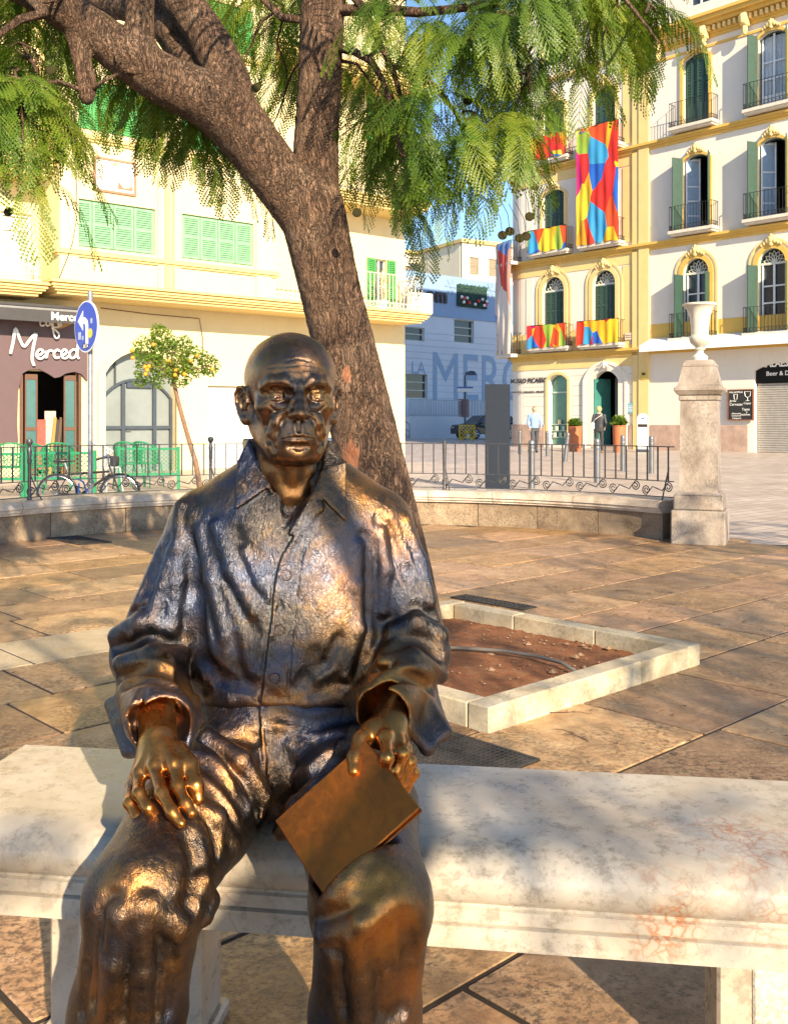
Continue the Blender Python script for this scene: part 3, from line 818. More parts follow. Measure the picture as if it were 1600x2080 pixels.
# ================================================================ ground and stone
def stone_mat(name, cols, scale=7, pit=.6, rough=.55, bump=.4, vein=None, rnd=.25, spec=.5, aniso=(1, 1, 1), pitscale=60, tint=False):
    t = NT(name); c = t.co('World', aniso)
    rv = t.n('ObjectInfo').outputs['Random']
    off = t.n('VectorMath', {0: c, 1: t.n('CombineXYZ', {'X': t.math('MULTIPLY', rv, 37.0), 'Y': t.math('MULTIPLY', rv, 91.0), 'Z': 0.0}).outputs[0]}, operation='ADD').outputs[0]
    a = t.noise(off, scale, 8, .65, .3)
    col = t.ramp(a, [(.28, cols[0]), (.5, cols[1]), (.72, cols[2])])
    p = t.noise(off, pitscale, 6, .75)
    pm = t.ramp(p, [(.40, 1.0), (.52, 0.0)])
    blot = t.ramp(t.noise(off, 2.6, 4, .6), [(.40, 0.0), (.62, 1.0)])
    pf = t.math('MULTIPLY', t.math('MULTIPLY', pm, t.math('ADD', blot, .25, clamp=True)), pit)
    col = t.mix(pf, col, tuple(x*.34 for x in cols[0]))
    st = t.ramp(t.noise(t.co('World'), 1.1, 6, .7, 1.0), [(.54, 0.0), (.70, .32)])
    col = t.mix(st, col, (cols[0][0]*.75, cols[0][1]*.52, cols[0][2]*.38))
    if rnd: col = t.mix(1.0, col, t.ramp(rv, [(0, 1-rnd), (1, 1+rnd*.35)]), 'MULTIPLY')
    if tint: col = t.mix(1.0, col, t.ramp(t.math('FRACT', t.math('MULTIPLY', rv, 7.31)), [(0, (.84, .72, .68)), (.25, (1.10, 1.04, .96)), (.5, (1.18, 1.0, .70)), (.75, (.80, .76, .76)), (1, (1.05, .90, .84))]), 'MULTIPLY')
    h = t.math('SUBTRACT', t.noise(off, 130, 4, .7), t.math('MULTIPLY', pf, 1.2))
    if vein:
        w = t.n('TexVoronoi', {'Vector': t.n('VectorMath', {0: c, 1: t.n('VectorMath', {0: t.n('TexNoise', {'Vector': c, 'Scale': 9, 'Detail': 6}).outputs[1], 1: (.16, .16, .16)}, operation='MULTIPLY').outputs[0]}, operation='ADD').outputs[0], 'Scale': 17}, feature='DISTANCE_TO_EDGE').outputs['Distance']
        vm = t.math('MULTIPLY', t.ramp(w, [(.0, 1.0), (.045, 0.0)]), t.ramp(t.noise(c, 2.3, 5, .65), [(.53, 0.0), (.66, .8)]))
        rp = t.n('NewGeometry').outputs['Position']; rust = None
        for cc, rr_ in (((.70, 1.70, .40), .17), ((.62, 1.78, .45), .12), ((.45, 1.66, .36), .10)):
            dd_ = t.n('VectorMath', {0: rp, 1: cc}, operation='DISTANCE').outputs['Value']; q_ = t.ramp(t.math('DIVIDE', dd_, rr_), [(.35, 1.0), (1.0, 0.0)]); rust = q_ if rust is None else t.math('MAXIMUM', rust, q_)
        w3 = t.n('TexVoronoi', {'Vector': t.n('VectorMath', {0: c, 1: t.n('VectorMath', {0: t.n('TexNoise', {'Vector': c, 'Scale': 16, 'Detail': 6}).outputs[1], 1: (.09, .09, .09)}, operation='MULTIPLY').outputs[0]}, operation='ADD').outputs[0], 'Scale': 38}, feature='DISTANCE_TO_EDGE').outputs['Distance']
        vm = t.math('MAXIMUM', vm, t.math('MULTIPLY', t.math('MULTIPLY', t.ramp(w3, [(.0, 1.0), (.12, .15), (.3, 0.0)]), rust), t.ramp(t.noise(c, 11, 4, .6), [(.38, 0.0), (.58, 1.0)])))
        col = t.mix(vm, col, vein[0])
        sp = t.ramp(t.noise(t.co('World', (1, 3, 3)), 42, 4, .6), [(.66, 0.0), (.72, .8)])
        col = t.mix(t.math('MULTIPLY', sp, t.ramp(t.noise(c, 5, 3), [(.45, 0.0), (.6, 1.0)])), col, vein[1])
    t.set(Base_Color=col, Roughness=t.math('ADD', t.math('MULTIPLY', p, .3), rough-.15), Specular_IOR_Level=spec, Normal=t.bump(h, bump, .004))
    return t.m
M_SLAB = stone_mat('worn_limestone_paving', [(.25, .15, .080), (.45, .295, .165), (.62, .455, .29)], 9, .9, .33, .7, rnd=.48, pitscale=44, tint=True)
M_PALE = stone_mat('pale_limestone', [(.36, .27, .17), (.49, .385, .255), (.58, .47, .33)], 6, .5, .45, .25, rnd=.15)
M_KERB = stone_mat('kerb_limestone', [(.40, .31, .19), (.58, .48, .32), (.68, .59, .43)], 7, .4, .55, .3, rnd=.15)
M_WALL = stone_mat('dark_wall_stone', [(.19, .13, .08), (.35, .25, .16), (.50, .38, .25)], 5, .7, .7, .5, rnd=.3)
M_CAP = stone_mat('wall_cap_marble', [(.40, .30, .22), (.58, .48, .38), (.72, .64, .55)], 6, .3, .45, .25, rnd=.15)
M_PILLAR = stone_mat('pillar_marble', [(.19, .145, .11), (.33, .27, .22), (.46, .40, .34)], 4.5, .5, .55, .35, rnd=0, aniso=(1, 1, .6))
M_BENCH = stone_mat('bench_marble', [(.34, .275, .20), (.47, .405, .32), (.56, .51, .44)], 3.2, .45, .30, .12, vein=((.36, .15, .07), (.20, .13, .08)), rnd=0, pitscale=26)
M_URN = stone_mat('urn_stone', [(.50, .46, .38), (.66, .62, .53), (.76, .72, .64)], 6, .2, .5, .2, rnd=0)
def street_mat():
    t = NT('street_setts'); c = t.co('World', (1, 1, 1), (0, 0, R(-42)))
    b = t.n('TexBrick', {'Vector': c, 'Scale': 1.0, 'Mortar Size': .012, 'Mortar Smooth': .3, 'Brick Width': .42, 'Row Height': .21,
                         'Color1': (.44, .37, .32), 'Color2': (.56, .49, .43), 'Mortar': (.25, .21, .19)}, offset=.5)
    n = t.noise(t.co('World'), .7, 6, .65)
    col = t.mix(1.0, b.outputs[0], t.ramp(n, [(.3, (.78, .74, .72)), (.7, (1.1, 1.08, 1.06))]), 'MULTIPLY')
    t.set(Base_Color=col, Roughness=t.ramp(n, [(.3, .38), (.7, .6)]), Normal=t.bump(t.math('ADD', b.outputs['Fac'], t.math('MULTIPLY', t.noise(c, 40, 4), -.5)), -.5, .006))
    return t.m
M_STREET = street_mat()
g = MB(); g.add([(-400, -400, -.022), (400, -400, -.022), (400, 500, -.022), (-400, 500, -.022)], [(0, 1, 2, 3)])
structure(g.build('ground', M_STREET))
# round terrace: joint bed and slabs
AC, AR = (-.45, 7.62), 3.93                    # centre and inner radius of the curved wall
M_JOINT = plain('joint_mortar', (.035, .024, .016), .9, bump=.4)
A_ = np.array([.727, .687]); B2_ = np.array([-.687, .727])
PN = np.array([.364, 3.773]); PLA, PLB = 1.58, 1.68    # tree pit: near corner and side lengths
bed = MB()
bp_ = [(-7, -3), (9, -3), (9, 7.9), (3.15, 9.75)] + [(AC[0] + (AR+.2)*math.cos(R(a)), AC[1] + (AR+.2)*math.sin(R(a))) for a in range(36, 181, 6)] + [(-7, 7)]
bed.add([(x, y, -.0045) for x, y in bp_], [tuple(range(len(bp_)))])
terrace = structure(bed.build('terrace_paving', M_JOINT))
rnd = random.Random(4)
def inside_terrace(x, y):
    if y < 7.7: return True
    if math.hypot(x-AC[0], y-AC[1]) < AR+.28: return True
    return x > 2.6 and y < 9.9 - (x-3.0)*.30
def in_pit(x, y, m=0.0):
    q = np.array([x, y]) - PN; a, b = q@A_, q@B2_
    return -m < a < PLA+m and -m < b < PLB+m
n_slab = 0
row, i = -7.6, 0
white_row = float(np.array(G(0, 1340)[:2])@B2_)
row_edges = []
b = -3.0
while b < 14:
    row_edges.append(b); b += rnd.choice((.50, .55, .58, .62))
# snap: one pale strip runs level with the pit's left corner
for r0, r1 in zip(row_edges[:-1], row_edges[1:]):
    a = -6.0 + rnd.random()
    pale_row = r0 < white_row < r1
    while a < 15:
        L = rnd.uniform(.62, 1.08) if not pale_row else rnd.uniform(.8, 1.2)
        ca, cb = a + L/2, (r0+r1)/2
        x, y = ca*A_[0] + cb*B2_[0], ca*A_[1] + cb*B2_[1]
        vis = y > .7 and abs(x) < .43*y + .9 and y < 12.2
        if vis and inside_terrace(x, y):
            q = np.array([x, y]) - PN; qa, qb = q@A_, q@B2_
            if not (L/2 < qa < PLA-L/2 and .3 < qb < PLB-.3) and not (.05 < qa < PLA-.05 and .30 < qb < PLB-.30):
                m = MB(); gp = .0074
                dz = rnd.uniform(-.0018, .0018)
                m.box(-L/2+gp, L/2-gp, -(r1-r0)/2+gp, (r1-r0)/2-gp, -.03, 0, .0035)
                pale = pale_row and x < -.5
                o = m.build('paving_slab', M_PALE if pale else M_SLAB, terrace, loc=(x, y, dz))
                o.rotation_euler = (rnd.uniform(-.0012, .0012), rnd.uniform(-.0012, .0012), math.atan2(A_[1], A_[0]))
                n_slab += 1
        a += L
# tree pit: kerb stones round a bed of red soil
KH, KW = .10, .115
pit = thing('tree_pit_kerb', 'square kerb of pale stone blocks round the leaning tree', 'kerb', (PN[0], PN[1], 0), math.atan2(A_[1], A_[0]))
def kstone(x0, x1, y0, y1, bev=.006):
    dz = rnd.uniform(-.003, .003)
    MB().box(x0+.002, x1-.002, y0+.002, y1-.002, -.01, KH+dz, bev).build('kerb_stone', M_KERB, pit)
for lo, hi in ((0, .54), (.54, 1.06), (1.06, PLA-KW)): kstone(lo, hi, 0, KW)
for lo, hi in ((KW, .6), (.6, 1.13), (1.13, PLA)): kstone(lo, hi, PLB-KW, PLB)
for lo, hi in ((0, .55), (.55, 1.1), (1.1, PLB-KW)): kstone(PLA-KW, PLA, lo, hi)
for lo, hi in ((KW, .62), (.62, 1.15), (1.15, PLB)): kstone(0, KW, lo, hi)
ts = NT('red_soil'); cs = ts.co('World')
ts.set(Base_Color=ts.mix(ts.ramp(ts.noise(cs, 60, 5, .7), [(.56, 0.0), (.66, .7)]), ts.ramp(ts.noise(cs, 9, 6, .7), [(.3, (.16, .055, .02)), (.55, (.36, .13, .045)), (.75, (.46, .24, .12))]), (.40, .27, .17)),
       Roughness=.95, Normal=ts.bump(ts.noise(cs, 45, 9, .8), 1.0, .035))
sb = MB(); ns = 44
rs = np.random.RandomState(5)
hh = rs.rand(ns+1, ns+1)*.014
for _ in range(2): hh[1:-1,1:-1] = (hh[1:-1,1:-1]*2 + hh[:-2,1:-1] + hh[2:,1:-1] + hh[1:-1,:-2] + hh[1:-1,2:])/6
gx = np.linspace(KW-.01, PLA-KW+.01, ns+1); gy = np.linspace(KW-.01, PLB-KW+.01, ns+1)
sb.add([(x, y, .012 + hh[i, j] + .018*math.exp(-((x-.7)**2+(y-1.0)**2)/.15)) for i, x in enumerate(gx) for j, y in enumerate(gy)],
       [(i*(ns+1)+j, (i+1)*(ns+1)+j, (i+1)*(ns+1)+j+1, i*(ns+1)+j+1) for i in range(ns) for j in range(ns)])
soil = sb.build('soil', ts.m, None, smooth='all'); soil.location = (PN[0], PN[1], 0); soil.rotation_euler = (0, 0, math.atan2(A_[1], A_[0])); structure(soil)
M_PEB = plain('pebbles', (.24, .15, .09), .9, var=.35, scale=30)
pb = MB()
for _ in range(260):
    x, y = rnd.uniform(KW, PLA-KW), rnd.uniform(KW, PLB-KW); r = rnd.uniform(.003, .010) if rnd.random() < .93 else rnd.uniform(.012, .026)
    z = .028; o = []
    for k in range(6):
        a = k*math.pi/3 + rnd.random()*.5; o.append((x + r*rnd.uniform(.7, 1.2)*math.cos(a), y + r*rnd.uniform(.7, 1.2)*math.sin(a), z))
    o += [(x + rnd.uniform(-.2, .2)*r, y, z + r*.65), (x, y, z-r*.6)]
    pb.add(o, [(k, (k+1) % 6, 6) for k in range(6)] + [((k+1) % 6, k, 7) for k in range(6)])
o = pb.build('soil_pebbles', M_PEB); o.location = soil.location; o.rotation_euler = soil.rotation_euler; tag(o, 'small stones and chips strewn over the red soil', 'pebbles', kind='stuff')
hz = .055
hp = [G(860, 1312, hz), G(900, 1315, hz), G(960, 1318, hz), G(1020, 1322, hz), G(1085, 1332, hz), G(1140, 1346, hz), G(1183, 1362, hz)]
hp[-1][2] = .03
h = MB().tube(hp, .009, 10)
tag(h.build('irrigation_hose', plain('hose_grey', (.13, .12, .11), .6), smooth='all'), 'grey irrigation hose curving over the red soil', 'hose')
# fallen twigs and leaf litter on the slabs
M_TWIG = plain('dry_twig', (.11, .06, .035), .9)
def twig(px, py, ln, an, n=5):
    m = MB(); p = G(px, py, .006); pts = []
    for k in range(n):
        pts.append((p[0] + ln*k/(n-1)*math.cos(an) + rnd.uniform(-.008, .008), p[1] + ln*k/(n-1)*math.sin(an) + rnd.uniform(-.008, .008), .006))
    m.tube(pts, [.0024*(1-.6*k/n) for k in range(n)], 5)
    for _ in range(3):
        q = pts[rnd.randrange(1, n)]; a2 = an + rnd.choice((-1, 1))*rnd.uniform(.5, 1.1); l2 = rnd.uniform(.02, .05)
        m.tube([q, (q[0]+l2*math.cos(a2), q[1]+l2*math.sin(a2), .006)], [.0015, .0008], 4)
    return m
tw = MB()
for _ in range(420):
    d = rnd.uniform(2.6, 9.0); x = rnd.uniform(-.1, .42)*d if rnd.random() < .7 else rnd.uniform(-.42, 0)*d
    if in_pit(x, d, .02): continue
    a = rnd.uniform(0, 6.28); l = rnd.uniform(.006, .022); w2 = l*rnd.uniform(.25, .6); ca, sa = math.cos(a), math.sin(a)
    tw.add([(x-l*ca, d-l*sa, .004), (x+w2*sa, d-w2*ca, .007), (x+l*ca, d+l*sa, .005), (x-w2*sa, d+w2*ca, .007)], [(0, 1, 2, 3)])
tag(tw.build('leaf_litter', M_TWIG), 'dry leaf scraps scattered over the worn paving slabs', 'litter', kind='stuff')
for (px, py, ln, an), lb in zip([(1195,1505,.16,2.1), (1120,1448,.12,.1), (1380,1352,.14,2.5), (1250,1200,.1,.4)], ['forked dry twig lying on the slabs in front of the tree pit kerb', 'thin dry twig lying close along the tree pit kerb', 'short curled twig lying by the pale corner of the tree pit kerb', 'short twig lying on the slabs between the tree pit and the urn pillar']):
    tag(twig(px, py, ln, an).build('twig', M_TWIG), lb, 'twig')
# drain grates
M_IRON = plain('cast_iron', (.075, .068, .062), .6, .6, var=.4, scale=20, bump=.3)
M_HOLE = plain('drain_dark', (.012, .011, .010), .9)
def grate(cx, cy, L, Wd, n, label, cross=0):
    t = thing('drain_grate', label, 'drain', (cx, cy, 0), math.atan2(A_[1], A_[0]) - R(90))
    m = MB(); m.box(-L/2, L/2, -Wd/2, Wd/2, -.02, .0035); m.build('drain_well', M_HOLE, t)
    m = MB()
    for a in ((-L/2, L/2, -Wd/2, -Wd/2+.016), (-L/2, L/2, Wd/2-.016, Wd/2), (-L/2, -L/2+.016, -Wd/2+.016, Wd/2-.016), (L/2-.016, L/2, -Wd/2+.016, Wd/2-.016)): m.box(*a, -.01, .009, .002)
    m.build('frame', M_IRON, t)
    m = MB()
    for k in range(n):
        x = -L/2+.016 + (L-.032)*(k+.5)/n; m.box(x-.0055, x+.0055, -Wd/2+.014, Wd/2-.014, -.006, .0075)
    for k in range(cross):
        y = -Wd/2+.016 + (Wd-.032)*(k+.5)/cross; m.box(-L/2+.014, L/2-.014, y-.004, y+.004, -.006, .007)
    m.build('bars', M_IRON, t)
p = G(1000, 1224); grate(p[0], p[1], .62, .15, 15, 'slotted iron drain grate beyond the far kerb of the tree pit', 2)
p = G(925, 1533); grate(p[0], p[1], .50, .34, 22, 'fine meshed iron drain grate between the bench and the tree pit', 12)
p = G(160, 1098); grate(p[0], p[1], .75, .34, 14, 'wide meshed iron drain grate at the foot of the curved wall', 6)
# curved wall: dark base blocks, moulded cap in lengths
def arc_block(m, r0, r1, z0, z1, a0, a1, n=4):
    vs, fs = [], []
    for i in range(n+1):
        a = a0 + (a1-a0)*i/n; c, s = math.cos(a), math.sin(a)
        for r, z in ((r0, z0), (r1, z0), (r1, z1), (r0, z1)): vs.append((r*c, r*s, z))
    for i in range(n):
        for k in range(4):
            l = (k+1) % 4; fs.append((i*4+k, i*4+l, i*4+4+l, i*4+4+k))
    fs += [(3, 2, 1, 0), tuple(n*4+k for k in range(4))]
    return m.add(vs, fs)
cwall = thing('curved_wall', 'low curved stone wall of dark blocks with a pale moulded cap under the iron railing', 'wall', (AC[0], AC[1], 0))
a = R(36.4); WEND = R(172)
while a < WEND:
    st = rnd.uniform(.62, .95)/AR; e = min(a+st, WEND)
    o = arc_block(MB(), AR+rnd.uniform(0, .006), AR+.40, -.02, .262+rnd.uniform(-.004, .004), a+.0012, e-.0012).build('wall_block', M_WALL, cwall)
    a = e
a = R(36.3)
while a < WEND:
    e = min(a + rnd.uniform(.75, 1.1)/AR, WEND)
    m = MB()
    for r0, z0, z1 in ((.030, .264, .290), (.052, .290, .318), (.070, .322, .352), (.058, .352, .392)):
        arc_block(m, AR-r0, AR+.40+r0, z0, z1, a+.0009, e-.0009)
    m.build('cap_stone', M_CAP, cwall); a = e
# iron railing on the wall
M_RAIL = plain('railing_iron', (.10, .098, .10), .42, .7, var=.25, scale=25)
RR = AR + .17
rail = thing('iron_railing', 'dark wrought iron railing with plain bars and a row of scrolls along the curved wall', 'railing', (AC[0], AC[1], .39))
def arcpts(r, z, a0, a1, n): return [(r*math.cos(a0+(a1-a0)*i/n), r*math.sin(a0+(a1-a0)*i/n), z) for i in range(n+1)]
RA0, RA1 = R(36.4), WEND
for nm, z, w, hgt in (('top_rail', .545, .034, .011), ('middle_rail', .190, .022, .009), ('bottom_rail', .028, .022, .009)):
    m = MB(); pts = arcpts(RR, z, RA0, RA1, 90)
    for p, q in zip(pts[:-1], pts[1:]): m.obox(p, q, w, hgt)
    m.build(nm, M_RAIL, rail)
bar = MB().box(-.0065, .0065, -.0065, .0065, .19, .543).build('baluster', M_RAIL, rail)
nb = int((RA1-RA0)*RR/.128)
for k in range(nb):
    a = RA0 + (k+.5)*(RA1-RA0)/nb
    o = bar if k == 0 else link('baluster', bar.data, rail)
    o.location = (RR*math.cos(a), RR*math.sin(a), 0); o.rotation_euler = (0, 0, a)
m = MB()
sp = []
for k in range(26):
    th = k/25*3.6*math.pi; r = .052*(1-.80*k/25); sp.append((r*math.cos(th), r*math.sin(th)))
cen = (.135, .0)
def scroll_path(sx):
    out = []
    for (u, v) in sp[::-1]: out.append((sx*(cen[0] + v*1.0), 0, sx*(-.018 + u*-1.0)*-1 + .109 - (0 if sx > 0 else 0)))
    return out
lf, rt = scroll_path(-1), scroll_path(1)
m.tube(lf + [(-.06, 0, .128), (0, 0, .109), (.06, 0, .090)] + rt[::-1], .0062, 6)
sc = m.build('scroll', M_RAIL, rail, smooth='all')
nsx = int((RA1-RA0)*RR/.40)
for k in range(nsx):
    a = RA0 + (k+.5)*(RA1-RA0)/nsx
    o = sc if k == 0 else link('scroll', sc.data, rail)
    o.location = (RR*math.cos(a), RR*math.sin(a), 0); o.rotation_euler = (0, 0, a - R(90))
def rail_angle(px):
    k = (px-CX)/F_PX; best = min((abs((AC[0]+RR*math.cos(a)) - k*(AC[1]+RR*math.sin(a))), a) for a in np.linspace(RA0, RA1, 2000)); return best[1]
for px, ball in ((902, False), (428, True), (60, True)):
    a = rail_angle(px); c, s = RR*math.cos(a), RR*math.sin(a)
    m = MB()
    prof = [(.016, -.01), (.024, .0), (.024, .02), (.016, .05), (.020, .3), (.024, .48), (.022, .555)]
    if ball: prof = [(.016, -.01), (.026, .0), (.026, .02), (.018, .05), (.018, .36), (.026, .40), (.020, .43), (.027, .50), (.018, .535), (.012, .55), (.030, .575), (.036, .597), (.030, .62), (.0, .633)]
    else: prof += [(.03, .558), (.03, .572), (0, .574)]
    m.lathe(prof, 14, (c, s, 0)); po = m.build('post', M_RAIL, rail, smooth=True)
    m = MB(); m.tube([(c*1.004, s*1.004, .30), ((RR-.06)*math.cos(a-.016), (RR-.06)*math.sin(a-.016), .06), ((RR-.10)*math.cos(a-.02), (RR-.10)*math.sin(a-.02), -.005)], .007, 6); m.build('brace', M_RAIL, po)
a = R(37.2); m = MB(); m.tube([((RR)*math.cos(a), (RR)*math.sin(a), .33), ((RR-.08)*math.cos(a+.006), (RR-.08)*math.sin(a+.006), .0)], .008, 6); m.build('brace', M_RAIL, rail)
# stone pillar with an urn
pc = np.array([3.045, 9.80]); PR = R(23)
pil = thing('stone_pillar', 'square weathered marble pillar with stepped base and tapered cap at the end of the curved wall', 'pillar', (pc[0], pc[1], 0), -PR)
def sq(m, w, z0, z1, w1=None, bev=.006):
    w1 = w if w1 is None else w1
    if w1 == w: return m.box(-w/2, w/2, -w/2, w/2, z0, z1, bev)
    vs = [(s*ww/2, t*ww/2, z) for ww, z in ((w, z0), (w1, z1)) for s, t in ((-1,-1), (1,-1), (1,1), (-1,1))]
    return m.add(vs, [(3,2,1,0), (4,5,6,7)] + [(k, (k+1) % 4, (k+1) % 4+4, k+4) for k in range(4)])
m = MB(); sq(m, .510, -.02, .325, bev=.012); m.build('plinth', M_PILLAR, pil)
m = MB(); sq(m, .466, .327, .475, bev=.012); sq(m, .466, .475, .505, .385); m.build('base', M_PILLAR, pil)
m = MB(); sq(m, .362, .500, 1.425, .345, .008); m.build('shaft', M_PILLAR, pil)
m = MB(); sq(m, .375, 1.40, 1.455, bev=.008); sq(m, .40, 1.457, 1.495, .455); sq(m, .458, 1.495, 1.530, bev=.006); sq(m, .44, 1.530, 1.552, .395); sq(m, .395, 1.553, 1.735, .305); sq(m, .315, 1.733, 1.765, bev=.006); sq(m, .29, 1.765, 1.80, .25); m.build('cap', M_PILLAR, pil)
m = MB(); m.lathe([(0, 1.795), (.075, 1.795), (.078, 1.835), (.060, 1.85), (.036, 1.872), (.034, 1.895), (.052, 1.905), (.052, 1.918), (.038, 1.925), (.060, 1.945), (.092, 1.975), (.104, 2.01), (.100, 2.035), (.086, 2.050), (.084, 2.062), (.088, 2.14), (.100, 2.235), (.122, 2.30), (.150, 2.335), (.163, 2.343), (.166, 2.356), (.158, 2.364), (.140, 2.360), (.115, 2.32), (.10, 2.24), (0, 2.22)], 40, (0, 0, 0))
urn = m.build('urn', M_URN, None, smooth=True); urn.location = (pc[0]-.005, pc[1], .004); tag(urn, 'tall flared stone urn standing on the marble pillar', 'urn')
# ================================================================ bench
BA = math.atan2(-.228, 1.65)
bench = thing('stone_bench', 'long veined white marble bench with rounded front edge under the seated statue', 'bench', (0, 2.169, 0), BA)
bx0, bx1 = -.86, 1.62
m = MB()
prof = [(0, .308), (0, .442), (-.006, .45), (-.36, .450), (-.395, .446), (-.425, .434), (-.445, .414), (-.450, .394), (-.444, .372), (-.430, .359), (-.430, .354), (-.438, .352), (-.438, .330), (-.430, .328), (-.430, .325), (-.441, .323), (-.441, .285), (-.430, .283), (-.05, .283), (0, .288)]
def slab_len(x0, x1):
    n = len(prof)
    m.add([(x, y, z) for x in (x0, x1) for y, z in prof], [tuple(range(n)), tuple(range(n, 2*n))[::-1]] + [(k, (k+1) % n, n+(k+1) % n, n+k) for k in range(n)])
slab_len(bx0, bx1)
seat = m.build('seat', M_BENCH, bench, smooth=True)
for x0, x1 in ((-.63, -.325), (.625, .90)):
    m = MB(); ym = -.34
    for ww, z0, z1 in ((0, .02, .284), (.014, -.02, .022)):
        m.box(x0-ww, x1+ww, ym-ww, -.21+ww, z0, z1, .006)
    lg = m.build('leg', M_BENCH, bench)
    m = MB(); m.box(x0+.06, x1-.06, ym-.006, ym+.01, .06, .235, .004); m.build('carved_panel', stone_mat('carved_panel_stone', [(.5,.44,.35),(.62,.56,.46),(.7,.65,.56)], 9, .3, .6, .8, rnd=0, pitscale=90) if 'cps' not in globals() else cps, lg)
    cps = bpy.data.materials['carved_panel_stone']
# ================================================================ the leaning tree
TY = 4.86
def bark_mat():
    t = NT('tree_bark'); c = t.co('World', (1, 1, .20)); cw = t.co('World')
    dis = t.n('VectorMath', {0: t.n('TexNoise', {'Vector': cw, 'Scale': 7, 'Detail': 5}).outputs[1], 1: (.07, .07, .05)}, operation='MULTIPLY').outputs[0]
    q = t.n('VectorMath', {0: c, 1: dis}, operation='ADD').outputs[0]
    v = t.math('ABSOLUTE', t.math('SUBTRACT', t.noise(q, 62, 3, .5, .6), .5)); v2 = t.math('ABSOLUTE', t.math('SUBTRACT', t.noise(q, 130, 4, .6, .4), .5))
    cr = t.ramp(v, [(.0, 0.0), (.05, .8), (.12, 1.0)]); cr2 = t.ramp(v2, [(.0, 0.0), (.08, 1.0)])
    n = t.noise(cw, 5, 7, .65); f = t.noise(q, 120, 5, .7)
    col = t.ramp(n, [(.28, (.16, .088, .055)), (.5, (.285, .17, .11)), (.72, (.42, .28, .19))])
    col = t.mix(t.math('MULTIPLY', t.math('SUBTRACT', 1.0, cr), .85), col, (.030, .020, .014))
    col = t.mix(t.math('MULTIPLY', t.math('SUBTRACT', 1.0, cr2), .35), col, (.05, .035, .025))
    red = t.ramp(t.math('ADD', t.n('Attribute', attribute_name='scar').outputs['Fac'], t.math('MULTIPLY', t.math('SUBTRACT', t.noise(c, 40, 4), .5), 2.0)), [(.62, 0.0), (.80, .85)])
    col = t.mix(red, col, t.ramp(f, [(.3, (.17, .06, .03)), (.7, (.36, .15, .075))]))
    h = t.math('ADD', t.math('ADD', t.math('MULTIPLY', cr, 1.0), t.math('MULTIPLY', cr2, .35)), t.math('MULTIPLY', f, .5))
    t.set(Base_Color=col, Roughness=.85, Normal=t.bump(h, t.math('SUBTRACT', .95, t.math('MULTIPLY', red, .6)), .024), Specular_IOR_Level=.25)
    return t.m
M_BARK = bark_mat()
tbase = W(828, 1345, TY); tbase[2] = 0
tree = thing('leaning_tree', 'leaning fern-leaved tree with fissured bark forking above the seated statue', 'tree', tbase)
tsd = SDF()
def limb(sd, pts, k=.03):
    P = [W(p[0], p[1], p[3]) for p in pts]; r = [p[2]*p[3]/F_PX/2 for p in pts]
    # Catmull-Rom refinement keeps limbs flowing
    out, rad = [], []
    for i in range(len(P)-1):
        p0, p1, p2, p3 = P[max(i-1, 0)], P[i], P[i+1], P[min(i+2, len(P)-1)]
        for t in (0, .25, .5, .75):
            out.append(.5*((2*p1) + (p2-p0)*t + (2*p0-5*p1+4*p2-p3)*t*t + (-p0+3*p1-3*p2+p3)*t**3)); rad.append(r[i]*(1-t) + r[i+1]*t)
    out.append(P[-1]); rad.append(r[-1])
    sd.path(out, rad, k)
    return out, rad
limb(tsd, [(826,1352,178,TY), (820,1300,164,TY), (806,1200,152,TY), (785,1090,144,TY), (757,960,136,TY), (726,820,127,TY), (698,700,121,TY), (673,600,118,TY), (652,510,122,TY), (634,430,128,TY), (622,395,120,TY)], .02)
LIMBS = {}
LIMBS['v'] = limb(tsd, [(630,440,96,TY+.02), (640,370,90,TY+.04), (642,290,86,TY+.06), (648,190,84,TY+.06), (652,90,84,TY+.05), (656,0,86,TY+.05), (662,-110,82,TY), (680,-260,72,TY-.1), (700,-420,58,TY-.2)], .02)
LIMBS['l'] = limb(tsd, [(628,440,112,TY), (590,395,108,TY-.03), (545,335,106,TY-.07), (500,275,112,TY-.10), (455,222,118,TY-.14), (400,192,102,TY-.2), (325,158,96,TY-.27), (250,108,88,TY-.34), (185,58,78,TY-.4), (120,18,66,TY-.46), (40,-20,54,TY-.55), (-80,-60,42,TY-.7)], .02)
LIMBS['b'] = limb(tsd, [(470,240,96,TY-.10), (468,180,86,TY-.08), (442,115,80,TY-.05), (405,50,76,TY-.02), (360,-10,72,TY), (300,-90,62,TY+.05), (240,-200,50,TY+.1)], .02)
LIMBS['d'] = limb(tsd, [(415,185,70,TY-.0), (375,100,72,TY+.12), (330,40,66,TY+.2), (285,15,56,TY+.28), (215,5,48,TY+.4), (120,-60,40,TY+.6)], .03)
LIMBS['c'] = limb(tsd, [(280,118,66,TY-.32), (284,70,54,TY-.34), (285,20,52,TY-.36), (290,-60,50,TY-.36), (300,-200,44,TY-.3), (330,-340,36,TY-.2)], .016)
tsd.ell(W(285, 100, TY-.36), (.085, .07, .05), .03); tsd.ell(W(345, 60, TY+.1), (.07, .07, .07), .04)
LIMBS['s'] = limb(tsd, [(150,55,40,TY-.42), (165,115,34,TY-.42), (176,165,32,TY-.42), (178,200,26,TY-.42)], .02)
TLO, THI = np.array([-2.2, 4.0, -.02]), np.array([.62, 5.35, 3.75])
# trunk and limbs as one skin, split by height so the field stays small
def tree_mesh(lo, hi, h): return tsd.mesh(lo, hi, h, .0035)
V, Q = tree_mesh(np.array([-1.55, 4.0, -.03]), np.array([.62, 5.4, 3.72]), .0115)
